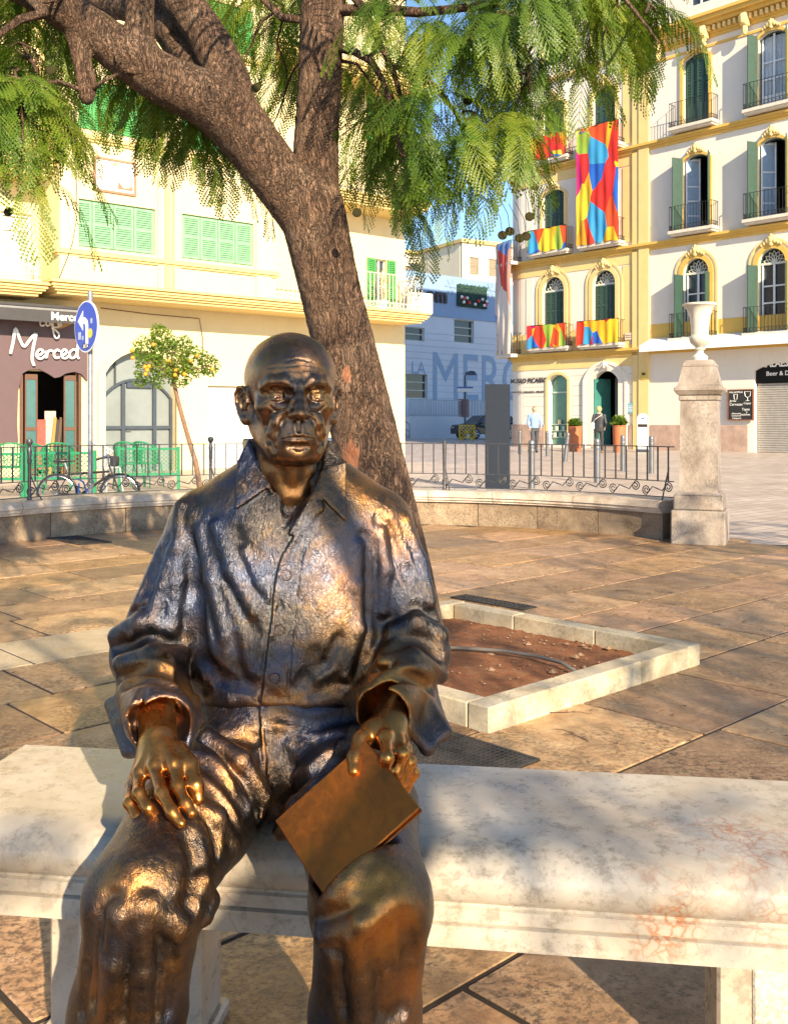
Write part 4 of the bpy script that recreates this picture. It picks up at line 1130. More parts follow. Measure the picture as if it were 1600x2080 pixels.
# bark relief in the mesh itself
sv = spots(V, [(W(703, 762, TY-.15), (.03, .2, .05), 1.3), (W(712, 940, TY-.17), (.045, .2, .11), 1.5), (W(700, 985, TY-.17), (.05, .2, .09), 1.4)])
tk = link_vf('trunk', V - np.array(tbase, f32), Q, M_BARK, tree)
at = tk.data.attributes.new('scar', 'FLOAT', 'POINT'); at.data.foreach_set('value', sv.astype(f32))
TB = Vector(tbase)
def branch(pts, r0, r1, name='branch', n=7):
    """thin branch through world points"""
    m = MB(); k = len(pts)
    m.tube([Vector(p) - TB for p in pts], [r0 + (r1-r0)*i/(k-1) for i in range(k)], n)
    return m.build(name, M_BARK, tree, smooth='all')
for key, n0 in (('v', 30), ('l', 42), ('b', 20), ('c', 12), ('d', 17)):       # limbs carried on above the picture
    P, r = LIMBS[key]
    P2 = [p for p in P if p[2] > 3.5 or p[0] < -1.45]; r2 = r[len(P)-len(P2):]
    if len(P2) > 2:
        end = P2[-1] + (P2[-1]-P2[-3])*2.0
        m = MB(); m.tube([Vector(p) - TB for p in P2 + [end]], list(r2) + [r2[-1]*.5], 12); m.build('limb', M_BARK, tree, smooth='all')
# ---- foliage: ferny compound leaves
def leaf_mat(name, c0, c1, c2):
    t = NT(name); rv = t.n('ObjectInfo').outputs['Random']
    n = t.noise(t.co('World'), 2.6, 3, .6); f = t.noise(t.co('World'), 28, 3, .6)
    col = t.ramp(t.math('ADD', t.math('MULTIPLY', n, .75), t.math('MULTIPLY', f, .3)), [(.34, c0), (.52, c1), (.70, c2)])
    t.set(Base_Color=col, Roughness=.45, Specular_IOR_Level=.35)
    tr_ = t.n('BsdfTranslucent', {'Color': t.mix(1.0, col, (1.5, 1.4, .5), 'MULTIPLY')})
    mx = t.n('MixShader', {0: .34}); t.t.links.new(t.b.outputs[0], mx.inputs[1]); t.t.links.new(tr_.outputs[0], mx.inputs[2])
    t.t.links.new(mx.outputs[0], t.out.inputs[0])
    return t.m
M_LEAF = leaf_mat('fern_leaf', (.042, .100, .012), (.10, .175, .018), (.24, .275, .03))
def make_frond(seed, length=.38, npin=15, hang=.9):
    r = random.Random(seed); vs, fs = [], []
    def quad(p, d, s, l, w):
        o = len(vs); b = p + d*l*.5
        vs.extend([p, b + s*w, p + d*l, b - s*w]); fs.append((o, o+1, o+2, o+3))
    # rachis: leaves along +x and droops to -z
    def rp(t): return Vector((length*(t - .28*hang*t*t), r0*t*t, -length*hang*.62*t**2.0))
    r0 = r.uniform(-.05, .05)
    prev = rp(0)
    for i in range(12):
        a, b = rp(i/12), rp((i+1)/12); d = (b-a).normalized(); s = d.cross(Vector((0, 0, 1))).normalized()*.0011
        o = len(vs); vs.extend([a+s, a-s, b-s, b+s]); fs.append((o, o+1, o+2, o+3))
    for i in range(npin):
        t = .16 + .84*i/(npin-1); p = rp(t); d = (rp(min(t+.02, 1.02)) - rp(t-.02)).normalized()
        side = d.cross(Vector((0, 0, 1))).normalized(); up = side.cross(d)
        pl = length*.27*math.sin(math.pi*(.12+.80*(1-t)**.8))*r.uniform(.85, 1.12) + .012
        for sg in (-1, 1):
            dd = (side*sg*math.sin(R(52)) + d*math.cos(R(52)) + up*r.uniform(-.12, .10) + Vector((0, 0, -.32*hang))).normalized()
            nn = dd.cross(up).normalized(); nl = max(4, int(pl/.0095))
            o = len(vs); wv = .0066*r.uniform(.85, 1.15); spine = []
            for j in range(nl+1):
                u = j/nl; spine.append(p + dd*pl*u + Vector((0, 0, -pl*.25*u*u*hang)))
            for j in range(nl):      # toothed blade: each tooth is one pair of leaflets
                u = (j+.5)/nl; w_ = wv*math.sin(math.pi*min(1, .18+.82*(1-u)**.75))+.0014; c0, c1 = spine[j], spine[j+1]
                tip = c0*.25 + c1*.75 + dd*.005
                for s2 in (-1, 1):
                    k = len(vs); vs.extend([c0, c1, tip + nn*s2*w_ + up*r.uniform(-.003, .002)]); fs.append((k, k+1, k+2) if s2 > 0 else (k+1, k, k+2))
            quad(p + dd*pl*.2, dd, nn, pl*.85, .0012)
    return [tuple(v) for v in vs], fs
FR = [make_frond(s, L, n, h) for s, L, n, h in ((1, .34, 15, .9), (2, .40, 17, 1.2), (3, .29, 13, .7), (4, .37, 16, 1.5))]
FRM = []
for i, (v, f) in enumerate(FR):
    me = bpy.data.meshes.new('frond'); me.from_pydata(v, [], f); me.materials.append(M_LEAF); me.update(); FRM.append(me)
def coarse_frond(seed):
    v, f = [], []; r = random.Random(seed)
    for i in range(11):
        t_ = .12+.88*i/10; x, z = .36*(t_-.25*t_*t_), -.22*t_*t_; pl = .10*math.sin(math.pi*(.15+.8*(1-t_)))+.015
        for sg in (-1, 1):
            o = len(v); d = (.6*pl, sg*.8*pl, -.25*pl); w2 = .011
            v += [(x, 0, z), (x+d[0]*.5+w2, d[1]*.5, z+d[2]*.5), (x+d[0], d[1], z+d[2]), (x+d[0]*.5-w2, d[1]*.5, z+d[2]*.5)]; f += [(o, o+1, o+2), (o, o+2, o+3)]
    return np.array(v, f32), np.array(f, np.int32)
CRS = coarse_frond(3)
FRN = [(np.array(v, f32), np.array([w for q in f for w in ([q] if len(q) == 3 else [q[:3], (q[0], q[2], q[3])])], np.int32)) for v, f in FR]
frnd = random.Random(11)
fr_list = []        # (pos, yaw, tilt, roll, scale, variant)
def frond_at(p, yaw, tilt=0.0, sc=1.0): fr_list.append((np.array(p, float), yaw, tilt, frnd.uniform(-.3, .3), sc*frnd.uniform(.8, 1.15), frnd.randrange(4)))
def spray(p0, p1, n, sc=1.0, sag=.12, r0=.007, spread=1.0):
    """a twig from p0 to p1 with compound leaves along its outer part, hanging"""
    p0, p1 = np.array(p0, float), np.array(p1, float); pts = []
    side = np.cross(p1-p0, (0, 0, 1)); side = side/(np.linalg.norm(side)+1e-6)
    w1, w2 = frnd.uniform(-.05, .05), frnd.uniform(0, 6)
    for k in range(9):
        t = k/8; pts.append(p0*(1-t) + p1*t + np.array([0, 0, sag*math.sin(math.pi*t)]) + side*w1*math.sin(3*t*math.pi + w2)*min(1, 3*t))
    branch(pts, r0, .0022, n=5)
    base = math.atan2(p1[1]-p0[1], p1[0]-p0[0])
    for k in range(n):
        t = .28 + .72*(k+frnd.random())/n; j = min(7, int(t*8)); q = pts[j] + (pts[j+1]-pts[j])*(t*8-j)
        yaw = base + frnd.choice((-1, 1))*frnd.uniform(.2, 1.5)*spread if t < .93 else base + frnd.uniform(-.5, .5)
        frond_at(q, yaw, frnd.uniform(-.35, .35), sc)
    return pts
def near(key, px, py):
    P, r = LIMBS[key]; k = min(range(len(P)), key=lambda i: abs(CX + P[i][0]*F_PX/P[i][1] - px) + abs(HY - (P[i][2]-CAM_H)*F_PX/P[i][1] - py)); return P[k]
# bigger boughs on the right, read from the photograph
b1 = [near('v', 650, 20), W(760,18,4.8), W(850,25,4.75), W(905,20,4.7), W(1000,8,4.62), W(1120,-30,4.5), W(1250,-40,4.4)]
b2 = [near('v', 655, -60), W(700,-30,4.85), W(740,20,4.8), W(760,70,4.76), W(785,115,4.72), W(800,150,4.7), W(812,190,4.66), W(830,235,4.6), W(838,260,4.58)]
b3 = [near('v', 690, 95), W(720,105,4.82), W(755,125,4.78), W(778,165,4.74), W(795,215,4.7), W(806,270,4.66), W(815,315,4.62), W(860,330,4.6)]
b4 = [W(800,135,4.71), W(850,150,4.68), W(890,180,4.64), W(925,230,4.6), W(945,280,4.56), W(985,298,4.52), W(1030,320,4.48)]
b5 = [near('v', 690, 110), W(725,130,4.9), W(760,175,4.95), W(790,205,5.0)]
b6 = [W(1120,-30,4.5), W(1080,15,4.42), W(1060,70,4.4), W(1072,130,4.38), W(1075,190,4.38)]
b7 = [W(1250,-40,4.4), W(1270,0,4.36), W(1310,50,4.3), W(1340,90,4.28)]
b8 = [near('l', 30, -10), W(90,28,4.2), W(40,40,4.15), W(0,70,4.1), W(-60,120,4.05)]
b9 = [W(178,190,TY-.42), W(210,165,4.40), W(240,150,4.36)]
b10 = [W(172,185,TY-.42), W(120,165,4.38), W(75,170,4.34), W(40,195,4.3)]
b11 = [near('v', 600, 50), W(570,35,4.9), W(540,5,4.95), W(500,-30,5.0)]
for p, r0, r1 in ((b1, .03, .012), (b2, .026, .006), (b3, .022, .005), (b4, .014, .004), (b5, .01, .003), (b6, .016, .005), (b7, .013, .004), (b8, .028, .008), (b9, .012, .005), (b10, .011, .005), (b11, .024, .01)): branch(p, r0, r1)
BR = {'1': b1, '2': b2, '3': b3, '4': b4, '6': b6, '7': b7, '8': b8, '9': b9, '10': b10, '11': b11}
def bnear(px, py, Y):
    q = W(px, py, Y); best = None
    for P in BR.values():
        for p in P:
            d = np.linalg.norm((np.array(p)-q)*np.array([1, .5, 1]))
            if best is None or d < best[0]: best = (d, p)
    return best[1]
CL = []     # (px, py, radius_px, depth, sprays)
for px, py, n in ((760,60,2),(840,70,3),(930,60,3),(1010,50,3),(1070,60,2),(870,130,3),(960,130,3),(1040,140,3),(770,200,2),(740,300,3),(800,330,3),(870,280,3),(930,330,3),(990,210,3),(1060,240,2),
                  (1010,330,3),(1060,350,2),(760,400,3),(830,420,3),(900,400,3),(960,420,3),(1000,400,2),(780,470,2),(850,490,2),(905,470,2),(725,380,2),(1110,60,3),(1180,40,3),(1250,60,3),(1320,60,3),(1360,100,2),(1290,120,2),(1200,110,2),(1140,150,2),(1110,210,2),(1085,290,2)):
    CL.append((px, py, (4.55 if px > 830 else 5.15) + frnd.uniform(-.35, .35), n))
for px, py, n in ((20,120,4),(40,190,5),(15,260,5),(60,300,4),(30,350,4),(15,420,3),(40,470,2),(110,170,1),(120,235,1),(80,60,1),(10,60,2)): CL.append((px, py, (4.2 if px < 70 else 4.95) + frnd.uniform(-.2, .25), n))
for px, py, n in ((215,150,3),(260,165,3),(235,130,2),(300,165,2)): CL.append((px, py, 4.75 + frnd.uniform(-.1, .3), n))
for px, py, n in ((345,240,2),(400,260,3),(370,290,3),(430,310,3),(470,340,3),(500,380,3),(440,260,2),(520,360,2)): CL.append((px, py, 5.1 + frnd.uniform(-.1, .3), n))
for px, py, n in ((520,50,2),(560,90,1),(540,160,1),(580,220,2),(570,300,2),(480,40,1),(590,20,2),(720,160,1)): CL.append((px, py, 5.3 + frnd.uniform(-.1, .4), n))
for px, py, Y, n in CL:
    for _ in range(int(n*.70+.5)):
        q = W(px + frnd.uniform(-42, 42), py + frnd.uniform(-34, 30), Y + frnd.uniform(-.15, .15))
        a = np.array(bnear(px, py-60, Y)); d = q - a; L = np.linalg.norm(d)
        if L > .75: a = q - d/L*.75
        a = a + np.array([0, 0, .05])
        spray(a, q + np.array([0, 0, .12]), frnd.randint(5, 7), .95, sag=.08, r0=.008)
# crown above and behind the frame: it shades the terrace
for _ in range(70):
    ang = frnd.uniform(0, 6.28); rr = frnd.uniform(.5, 2.3); q = np.array([-.45 + rr*math.cos(ang)*1.15, 4.7 + rr*math.sin(ang), frnd.uniform(3.5, 4.9)])
    spray(q + np.array([-.25*math.cos(ang), -.25*math.sin(ang), .12]), q, 5, 1.15, sag=.05, r0=.006)
# the leaves that show largest are objects of their own, the rest one mass
def scr(p): return CX + p[0]*F_PX/p[1], HY - (p[2]-CAM_H)*F_PX/p[1]
vis = [f for f in fr_list if -20 < scr(f[0])[0] < 1620 and -10 < scr(f[0])[1] < 600]
vis.sort(key=lambda f: f[0][1]); own = set(id(f) for f in vis[:280])
def frot(yaw, tilt, roll): return Matrix.Rotation(yaw, 3, 'Z') @ Matrix.Rotation(tilt, 3, 'Y') @ Matrix.Rotation(roll, 3, 'X')
vv, ff, off = [], [], 0
for f in fr_list:
    p, yaw, tilt, roll, sc_, k = f
    M = frot(yaw, tilt, roll)
    if id(f) in own:
        o = link('frond', FRM[k], tree, Vector(p) - TB); o.rotation_euler = M.to_euler(); o.scale = (sc_,)*3
    else:
        sx_, sy_ = scr(p); v, q = FRN[k] if -150 < sx_ < 1750 and sy_ > -200 else CRS; vv.append(v@np.array(M, f32).T*sc_ + np.array(p - np.array(tbase), f32)); ff.append(q + off); off += len(v)
cr = link_vf('crown', np.concatenate(vv), np.concatenate(ff), M_LEAF, tree); cr['kind'] = 'stuff'
cr.data.polygons.foreach_set('use_smooth', np.zeros(len(cr.data.polygons), bool))
print('fronds', len(fr_list), 'own', len(own))
# seed pods hanging on thin stalks
M_POD = plain('seed_pod', (.030, .026, .010), .8, var=.3, spec=.1)
for px, py in ((1075,440),(1055,484),(1068,480),(1020,478),(1085,378),(1035,470),(950,205),(725,432),(103,142),(18,430),(520,178)):
    Y = 4.45 if px > 600 else 4.25
    c = Vector(W(px, py, Y)) - TB; m = MB()
    m.lathe([(0, -.004), (.016, -.0035), (.022, 0), (.016, .0035), (0, .004)], 12)
    rt = Matrix.Rotation(R(80), 3, 'X') @ Matrix.Rotation(.4, 3, 'Z'); m.v = [tuple(rt @ Vector(v) + c) for v in m.v]
    up = W(px-22, py-70, Y); m.tube([c, (Vector(up)-TB)*.5 + c*.5 + Vector((.015, 0, 0)), Vector(up)-TB], .0013, 4)
    m.build('seed_pod', M_POD, tree)
# ================================================================ buildings
def text(s, size, depth=.01, shear=0.0, sx=1.0, bold=0.0, align='LEFT'):
    cu = bpy.data.curves.new('t', 'FONT'); cu.body = s; cu.size = size; cu.extrude = depth; cu.shear = shear; cu.offset = bold; cu.align_x = align; cu.resolution_u = 3
    o = bpy.data.objects.new('t', cu); COL.objects.link(o)
    me = bpy.data.meshes.new_from_object(o.evaluated_get(bpy.context.evaluated_depsgraph_get()))
    bpy.data.objects.remove(o); bpy.data.curves.remove(cu)
    # upright: text x -> x, text y -> z, thickness -> y
    n = len(me.vertices); a = np.empty(n*3, f32); me.vertices.foreach_get('co', a); a = a.reshape(-1, 3)
    me.vertices.foreach_set('co', np.stack([a[:,0]*sx, -a[:,2], a[:,1]], 1).ravel()); me.update()
    return me
def put_text(s, mat, parent, x, y, z, size, name='lettering', rz=None, **kw):
    me = text(s, size, **kw); me.name = name; me.materials.clear(); me.materials.append(mat)
    return link(name, me, parent, (x, y, z), rz)
def wall_open(m, s0, s1, z0, z1, ops, y=0.0, depth=.28):
    """wall face with real openings; each opening (a, b, c, d, rise) with an arched head of that rise"""
    ss = sorted({s0, s1, *[v for o in ops for v in o[:2]]}); zs = sorted({z0, z1, *[v for o in ops for v in o[2:4]]})
    for a, b in zip(ss[:-1], ss[1:]):
        for c, d in zip(zs[:-1], zs[1:]):
            if b <= s0 or a >= s1 or d <= z0 or c >= z1: continue
            if any(o[0]-1e-6 <= a and b <= o[1]+1e-6 and o[2]-1e-6 <= c and d <= o[3]+1e-6 for o in ops): continue
            m.add([(a, y, c), (b, y, c), (b, y, d), (a, y, d)], [(0, 1, 2, 3)])
    for a, b, c, d, rise in ops:
        arc = arch_pts(a, b, d-rise, rise)
        h = len(arc)//2
        if rise > 0:
            m.add([(a, y, d)] + [(p, y, q) for p, q in arc[:h+1]], [tuple(range(h+2))])
            m.add([(b, y, d)] + [(p, y, q) for p, q in arc[h:]][::-1], [tuple(range(len(arc)-h+1))])
        out = [(a, c)] + arc + [(b, c)]
        n = len(out); m.add([(p, y, q) for p, q in out] + [(p, y+depth, q) for p, q in out], [(i, (i+1) % n, n+(i+1) % n, n+i) for i in range(n)])
    return m
def arch_pts(a, b, zs, rise, n=12):
    """springing points and the head between them, left to right"""
    if rise <= 0: return [(a, zs), (b, zs)]
    w = (b-a)/2; c = (a+b)/2
    if rise >= w*.98: return [(c - w*math.cos(math.pi*i/n), zs + rise*math.sin(math.pi*i/n)) for i in range(n+1)]
    r = (w*w + rise*rise)/(2*rise); t = math.asin(w/r)
    return [(c + r*math.sin(-t + 2*t*i/n), zs + rise - r + r*math.cos(-t + 2*t*i/n)) for i in range(n+1)]
def surround(m, a, b, c, d, rise, w, y0, y1):
    """band that follows an opening's sides and head"""
    ins = [(a, c)] + arch_pts(a, b, d-rise, rise) + [(b, c)]
    ratio = (b-a+2*w)/(b-a)
    ous = [(a-w, c)] + arch_pts(a-w, b+w, d-rise, rise*ratio if rise >= (b-a)/2*.98 else rise+w*.9) + [(b+w, c)]
    if rise <= 0: ous = [(a-w, c), (a-w, d+w), (b+w, d+w), (b+w, c)]
    n = len(ins)
    for i in range(n-1):
        q = [ins[i], ins[i+1], ous[i+1], ous[i]]
        m.add([(p, y0, z) for p, z in q] + [(p, y1, z) for p, z in q], [(0,1,2,3), (7,6,5,4), (0,4,5,1), (2,6,7,3), (1,5,6,2), (3,7,4,0)])
    return m
def shutter(m, x0, x1, z0, z1, y0, slats=14, head=0.0):
    """louvred leaf in the plane y0"""
    f = min(.055, (x1-x0)*.18); t = .035
    m.box(x0, x0+f, y0, y0+t, z0, z1); m.box(x1-f, x1, y0, y0+t, z0, z1)
    for z in (z0, (z0+z1)/2-.03, z1-.06): m.box(x0+f, x1-f, y0+.002, y0+t-.002, z, z+.06)
    for k in range(slats):
        z = z0+.06 + (z1-z0-.12)*(k+.5)/slats
        m.add([(x0+f, y0+.006, z-.018), (x1-f, y0+.006, z-.018), (x1-f, y0+.028, z+.02), (x0+f, y0+.028, z+.02)], [(0, 1, 2, 3)])
    m.add([(x0+f, y0+.03, z0), (x1-f, y0+.03, z0), (x1-f, y0+.03, z1), (x0+f, y0+.03, z1)], [(0, 1, 2, 3)])
    return m
def iron_rail(m, x0, x1, y0, y1, z0, h=1.0, step=.13, r=.011, scroll=True):
    """balcony railing round three sides, from the wall at y1 out to y0"""
    segs = [((x0, y1), (x0, y0)), ((x0, y0), (x1, y0)), ((x1, y0), (x1, y1))]; q_ = r/.011
    for (ax, ay), (bx, by) in segs:
        L = math.hypot(bx-ax, by-ay); n = max(1, int(L/step))
        for z, w in ((z0+h, .04), (z0+.06, .03)) + (((z0+.20, .02),) if scroll else ()): m.obox((ax, ay, z), (bx, by, z), w*q_, .022*q_)
        for k in range(n+1):
            x, y = ax+(bx-ax)*k/n, ay+(by-ay)*k/n; m.box(x-r, x+r, y-r, y+r, z0, z0+h)
        if scroll:
            for k in range(int(L/.15)):
                x, y = ax+(bx-ax)*(k+.5)/int(L/.15), ay+(by-ay)*(k+.5)/int(L/.15); d = ((bx-ax)/L*.05, (by-ay)/L*.05)
                m.tube([(x-d[0], y-d[1], z0+.07), (x, y, z0+.13), (x+d[0], y+d[1], z0+.19)], .009, 4); m.tube([(x+d[0], y+d[1], z0+.07), (x, y, z0+.13), (x-d[0], y-d[1], z0+.19)], .009, 4)
    return m
def blob(m, c, r, n=8):
    """small rounded lump for stucco ornament"""
    pr = [(max(1e-4, r[0]*math.sin(math.pi*i/5)), -r[2]*math.cos(math.pi*i/5)) for i in range(6)]
    k = MB(); k.lathe(pr, n); m.add([(c[0]+x, c[1]+y*r[1]/r[0], c[2]+z) for x, y, z in k.v], k.f); return m
GLASS_DARK = plain('window_glass_dark', (.035, .045, .055), .08, var=.3, spec=.8)
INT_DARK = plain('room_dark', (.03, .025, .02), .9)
def glass_mat():
    t = NT('clear_pane'); t.set(Base_Color=(.75, .82, .86), Roughness=.06, Transmission_Weight=.75, IOR=1.12, Specular_IOR_Level=.8); return t.m
# ---------------------------------------------------------------- left house
M_CREAM = plain('cream_render', (.70, .585, .33), .8, var=.05, scale=1.5, bump=.08, dirt=((.62, .50, .33), .35))
M_CREAM_TRIM = plain('cream_trim', (.64, .48, .19), .7, var=.05)
M_LGREEN = plain('pale_green_shutter', (.20, .42, .23), .55, var=.12)
M_VGREEN = plain('green_shutter', (.06, .27, .07), .5, var=.12)
M_WHITE = plain('white_paint', (.80, .79, .76), .5, var=.04)
M_OFFW = plain('white_roller_shutter', (.74, .73, .70), .5, var=.05)
M_DGREY = plain('dark_grey_frame', (.07, .085, .105), .4, .4)
FL = Frame((-8.2, 20.4), math.atan2(.632, .775))
hl = thing('corner_house', 'cream corner house with pale green shutters and balconies above a café', 'building', (FL.o[0], FL.o[1], -.02), FL.a)
YW = 1.2            # main wall stands back from the bay front
HT = 15.5
sB0, sB1, sE = FL.hit(120), FL.hit(560), FL.hit(822, y=YW)
sT = FL.hit(866)
def px4(x0, x1, ytop, ybot, y=0.0):
    """(s0, s1, z0, z1) of a photo rectangle on the facade plane y (rows taken at its left edge)"""
    a, zt = FL.hit(x0, ytop, y); b = FL.hit(x1, y=y); _, zb = FL.hit(x0, ybot, y); return a, b, zb, zt
# openings of the ground floor
cafe = (*FL.hit(40, 758, YW)[:1], FL.hit(165, y=YW), -.02, FL.hit(100, 752, YW)[1])
arch = (FL.hit(213, y=YW), FL.hit(358, y=YW), -.02, FL.hit(285, 712, YW)[1])
roll = (FL.hit(422, y=YW), FL.hit(600, y=YW), -.02, FL.hit(440, 782, YW)[1])
doors = [(FL.hit(745, y=YW), FL.hit(800, y=YW), 4.28, FL.hit(770, 522, YW)[1]), ]
op_g = [(*cafe, 0.0), (*arch, (arch[1]-arch[0])*.30), (*roll, 0.0)]
m = MB(); wall_open(m, -6, sE, -.02, 4.0, op_g, YW, .35); m.build('ground_floor_wall', M_CREAM, hl)
dz = FL.hit(770, 525, YW)[1]; dw = (FL.hit(762, y=YW), FL.hit(785, y=YW))
op_u = [(dw[0], dw[1], 4.28, dz, 0.0), (dw[0], dw[1], 8.6, 10.6, 0.0)]
sl0, sl1 = FL.hit(2, y=YW), FL.hit(66, y=YW)
op_u += [(sl0, sl1, 4.45, FL.hit(30, 430, YW)[1], 0.0)]
m = MB(); wall_open(m, -6, sE, 4.0, HT, op_u, YW, .3)
m.add([(sE, YW, -.02), (sE, YW+9, -.02), (sE, YW+9, HT), (sE, YW, HT)], [(0, 1, 2, 3)])
m.add([(-6, YW, -.02), (-6, YW+9, -.02), (-6, YW+9, HT), (-6, YW, HT)], [(0, 1, 2, 3)])
m.add([(-6, YW+9, -.02), (sE, YW+9, -.02), (sE, YW+9, HT), (-6, YW+9, HT)], [(0, 1, 2, 3)])
m.add([(-6.2, YW-.3, HT), (sE+.3, YW-.3, HT), (sE+.3, YW+9, HT), (-6.2, YW+9, HT)], [(0, 1, 2, 3)])
m.build('upper_wall', M_CREAM, hl)
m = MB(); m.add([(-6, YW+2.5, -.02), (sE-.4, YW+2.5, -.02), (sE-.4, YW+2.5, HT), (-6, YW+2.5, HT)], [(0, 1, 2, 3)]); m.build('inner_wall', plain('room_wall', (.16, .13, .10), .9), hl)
# slab with stepped mouldings
def moulding(parent, s0, s1, z0, prof, mat, y=0.0, name='moulding', back=None):
    m = MB(); z = z0
    for h, d in prof:
        m.box(s0-d, s1+d, y-d, back if back is not None else y+.2, z, z+h); z += h
    return m.build(name, mat, parent)
SL = [(.06, -.10), (.05, -.04), (.05, .02), (.04, .06), (.03, .02), (.06, .10)]
moulding(hl, sB0-.1, sT, 3.98, SL, M_CREAM_TRIM, 0, 'balcony_slab', YW)
moulding(hl, -6, sB0-.25, 3.90, SL, M_CREAM_TRIM, .16, 'balcony_slab', YW)
for z in (7.05, 10.5):
    moulding(hl, sB1+.05, sT, z, SL, M_CREAM_TRIM, 0, 'balcony_slab', YW)
    moulding(hl, -6, sB0-.25, z, SL, M_CREAM_TRIM, .16, 'balcony_slab', YW)
# bay with shutter windows
g1 = px4(143, 316, 403, 505); g2 = px4(370, 515, 434, 523)
rows = [(5.03, 6.08), (7.62, 8.72), (10.2, 11.3)]
ops = [(g[0], g[1], z0, z1, 0.0) for g in (g1, g2) for z0, z1 in rows]
m = MB(); wall_open(m, sB0, sB1, 4.27, HT, ops, 0.0, .12)
for s in (sB0, sB1): m.add([(s, 0, 4.27), (s, YW, 4.27), (s, YW, HT), (s, 0, HT)], [(0, 1, 2, 3)])
m.build('bay_wall', M_CREAM, hl)
for s in (sB0, FL.hit(318)+.02, FL.hit(368)-.45, FL.hit(518)+.02):
    m = MB(); m.box(s, s+.42, -.045, .02, 4.28, HT); m.build('pilaster', M_CREAM, hl)
for z in (4.80, 7.36, 9.95): moulding(hl, sB0, sB1, z, [(.05, .04), (.05, .08), (.05, .06)], M_CREAM_TRIM, -.01, 'string_course')
for gi, g in enumerate((g1, g2)):
    for ri, (z0, z1) in enumerate(rows):
        m = MB(); surround(m, g[0]+.052, g[1]-.052, z0+.05, z1-.052, 0, .05, .07, .115); m.box(g[0]+.002, g[1]-.002, .07, .115, z0, z0+.05)
        w = m.build('window', M_LGREEN if ri == 0 else M_VGREEN, hl)
        n = 4
        for k in range(n):
            a, b = g[0]+.02+(g[1]-g[0]-.04)*k/n, g[0]+.02+(g[1]-g[0]-.04)*(k+1)/n
            shutter(MB(), a+.008, b-.008, z0+.03, z1-.03, .03+rnd.uniform(0, .01), 17).build('shutter', M_LGREEN if ri == 0 else M_VGREEN, w)
# plaque of glazed tiles
pa = px4(190, 276, 315, 385); pz0, pz1 = pa[2], pa[3]
pl = thing('tile_plaque', 'framed white tile plaque with a small painted view on the cream house wall', 'plaque', (0, 0, 0)); pl.parent = None
def at_frame(F, s, y, z): return (F.o[0] + F.u[0]*s + F.n[0]*y, F.o[1] + F.u[1]*s + F.n[1]*y, z-.02)
pw, ph = pa[1]-pa[0], pz1-pz0
pl.location = at_frame(FL, pa[0], -.001, pz0); pl.rotation_euler = (0, 0, FL.a)
M_TERRA = plain('plaque_frame', (.33, .17, .10), .6); M_TILE = plain('white_glaze', (.78, .76, .70), .25, var=.05); M_INK = plain('sepia_glaze', (.28, .17, .10), .4, var=.3)
m = MB(); surround(m, .05, pw-.05, .05, ph-.05, 0, .05, -.04, .0); m.box(0, pw, -.04, 0, 0, .05); m.build('frame', M_TERRA, pl)
nx_, nz_ = 6, 5
for i in range(nx_):
    for j in range(nz_):
        x0, x1 = .05+(pw-.1)*i/nx_, .05+(pw-.1)*(i+1)/nx_; z0, z1 = .05+(ph-.1)*j/nz_, .05+(ph-.1)*(j+1)/nz_
        MB().box(x0+.002, x1-.002, -.025, 0, z0+.002, z1-.002, .003).build('tile', M_TILE, pl)
m = MB()
for k in range(9): m.box(pw*.12, pw*rnd.uniform(.62, .82), -.0262, -.0255, ph*(.75-.055*k), ph*(.75-.055*k)+.012)
m.build('lettering', M_INK, pl)
m = MB(); m.prism([(pw*.55, ph*.14), (pw*.92, ph*.14), (pw*.92, ph*.22), (pw*.87, ph*.35), (pw*.84, ph*.22), (pw*.70, ph*.2), (pw*.62, ph*.3), (pw*.58, ph*.36), (pw*.56, ph*.22)], -.0275, -.0262); m.build('painted_view', M_INK, pl)
m = MB(); m.prism([(pw*.45, ph*.83), (pw*.5, ph*.79), (pw*.56, ph*.83), (pw*.55, ph*.90), (pw*.46, ph*.91)], -.0275, -.0262); m.build('painted_crest', plain('gold_glaze', (.5, .38, .12), .4), pl)
# balconies right of the bay
M_CRAIL = plain('cream_railing', (.66, .58, .44), .5, var=.05)
for z in (4.27, 7.34, 10.79):
    iron_rail(MB(), sB1+.02, sT-.10, .08, YW, z, .98, .13, .010, z < 5).build('balcony_railing', M_CRAIL, hl)
iron_rail(MB(), -3.2, sB0-.3, .25, YW, 4.17, .6, .13, .010, True).build('balcony_railing', M_CRAIL, hl)
for z0, z1 in ((4.28, dz), (8.6, 10.6)):
    m = MB(); surround(m, dw[0]+.03, dw[1]-.03, z0, z1-.03, 0, .028, YW+.1, YW+.16); m.box((dw[0]+dw[1])/2-.03, (dw[0]+dw[1])/2+.03, YW+.11, YW+.15, z0, z1-.03)
    w = m.build('window', M_WHITE, hl); MB().box(dw[0]+.03, dw[1]-.03, YW+.15, YW+.17, z0, z1).build('pane', GLASS_DARK, w)
    L = dw[1]-dw[0]
    shutter(MB(), dw[0]-L*.75, dw[0]-.01, z0, z1, YW-.05, 26).build('shutter', M_VGREEN, w); shutter(MB(), dw[1]+.01, dw[1]+L*.72, z0, z1, YW-.05, 26).build('shutter', M_VGREEN, w)
m = MB(); surround(m, sl0+.06, sl1-.06, 4.45, op_u[2][3]-.06, 0, .058, YW+.08, YW+.14); m.box((sl0+sl1)/2-.04, (sl0+sl1)/2+.04, YW+.09, YW+.13, 4.45, op_u[2][3]-.06); m.box(sl0+.06, sl1-.06, YW+.09, YW+.13, 5.45, 5.52)
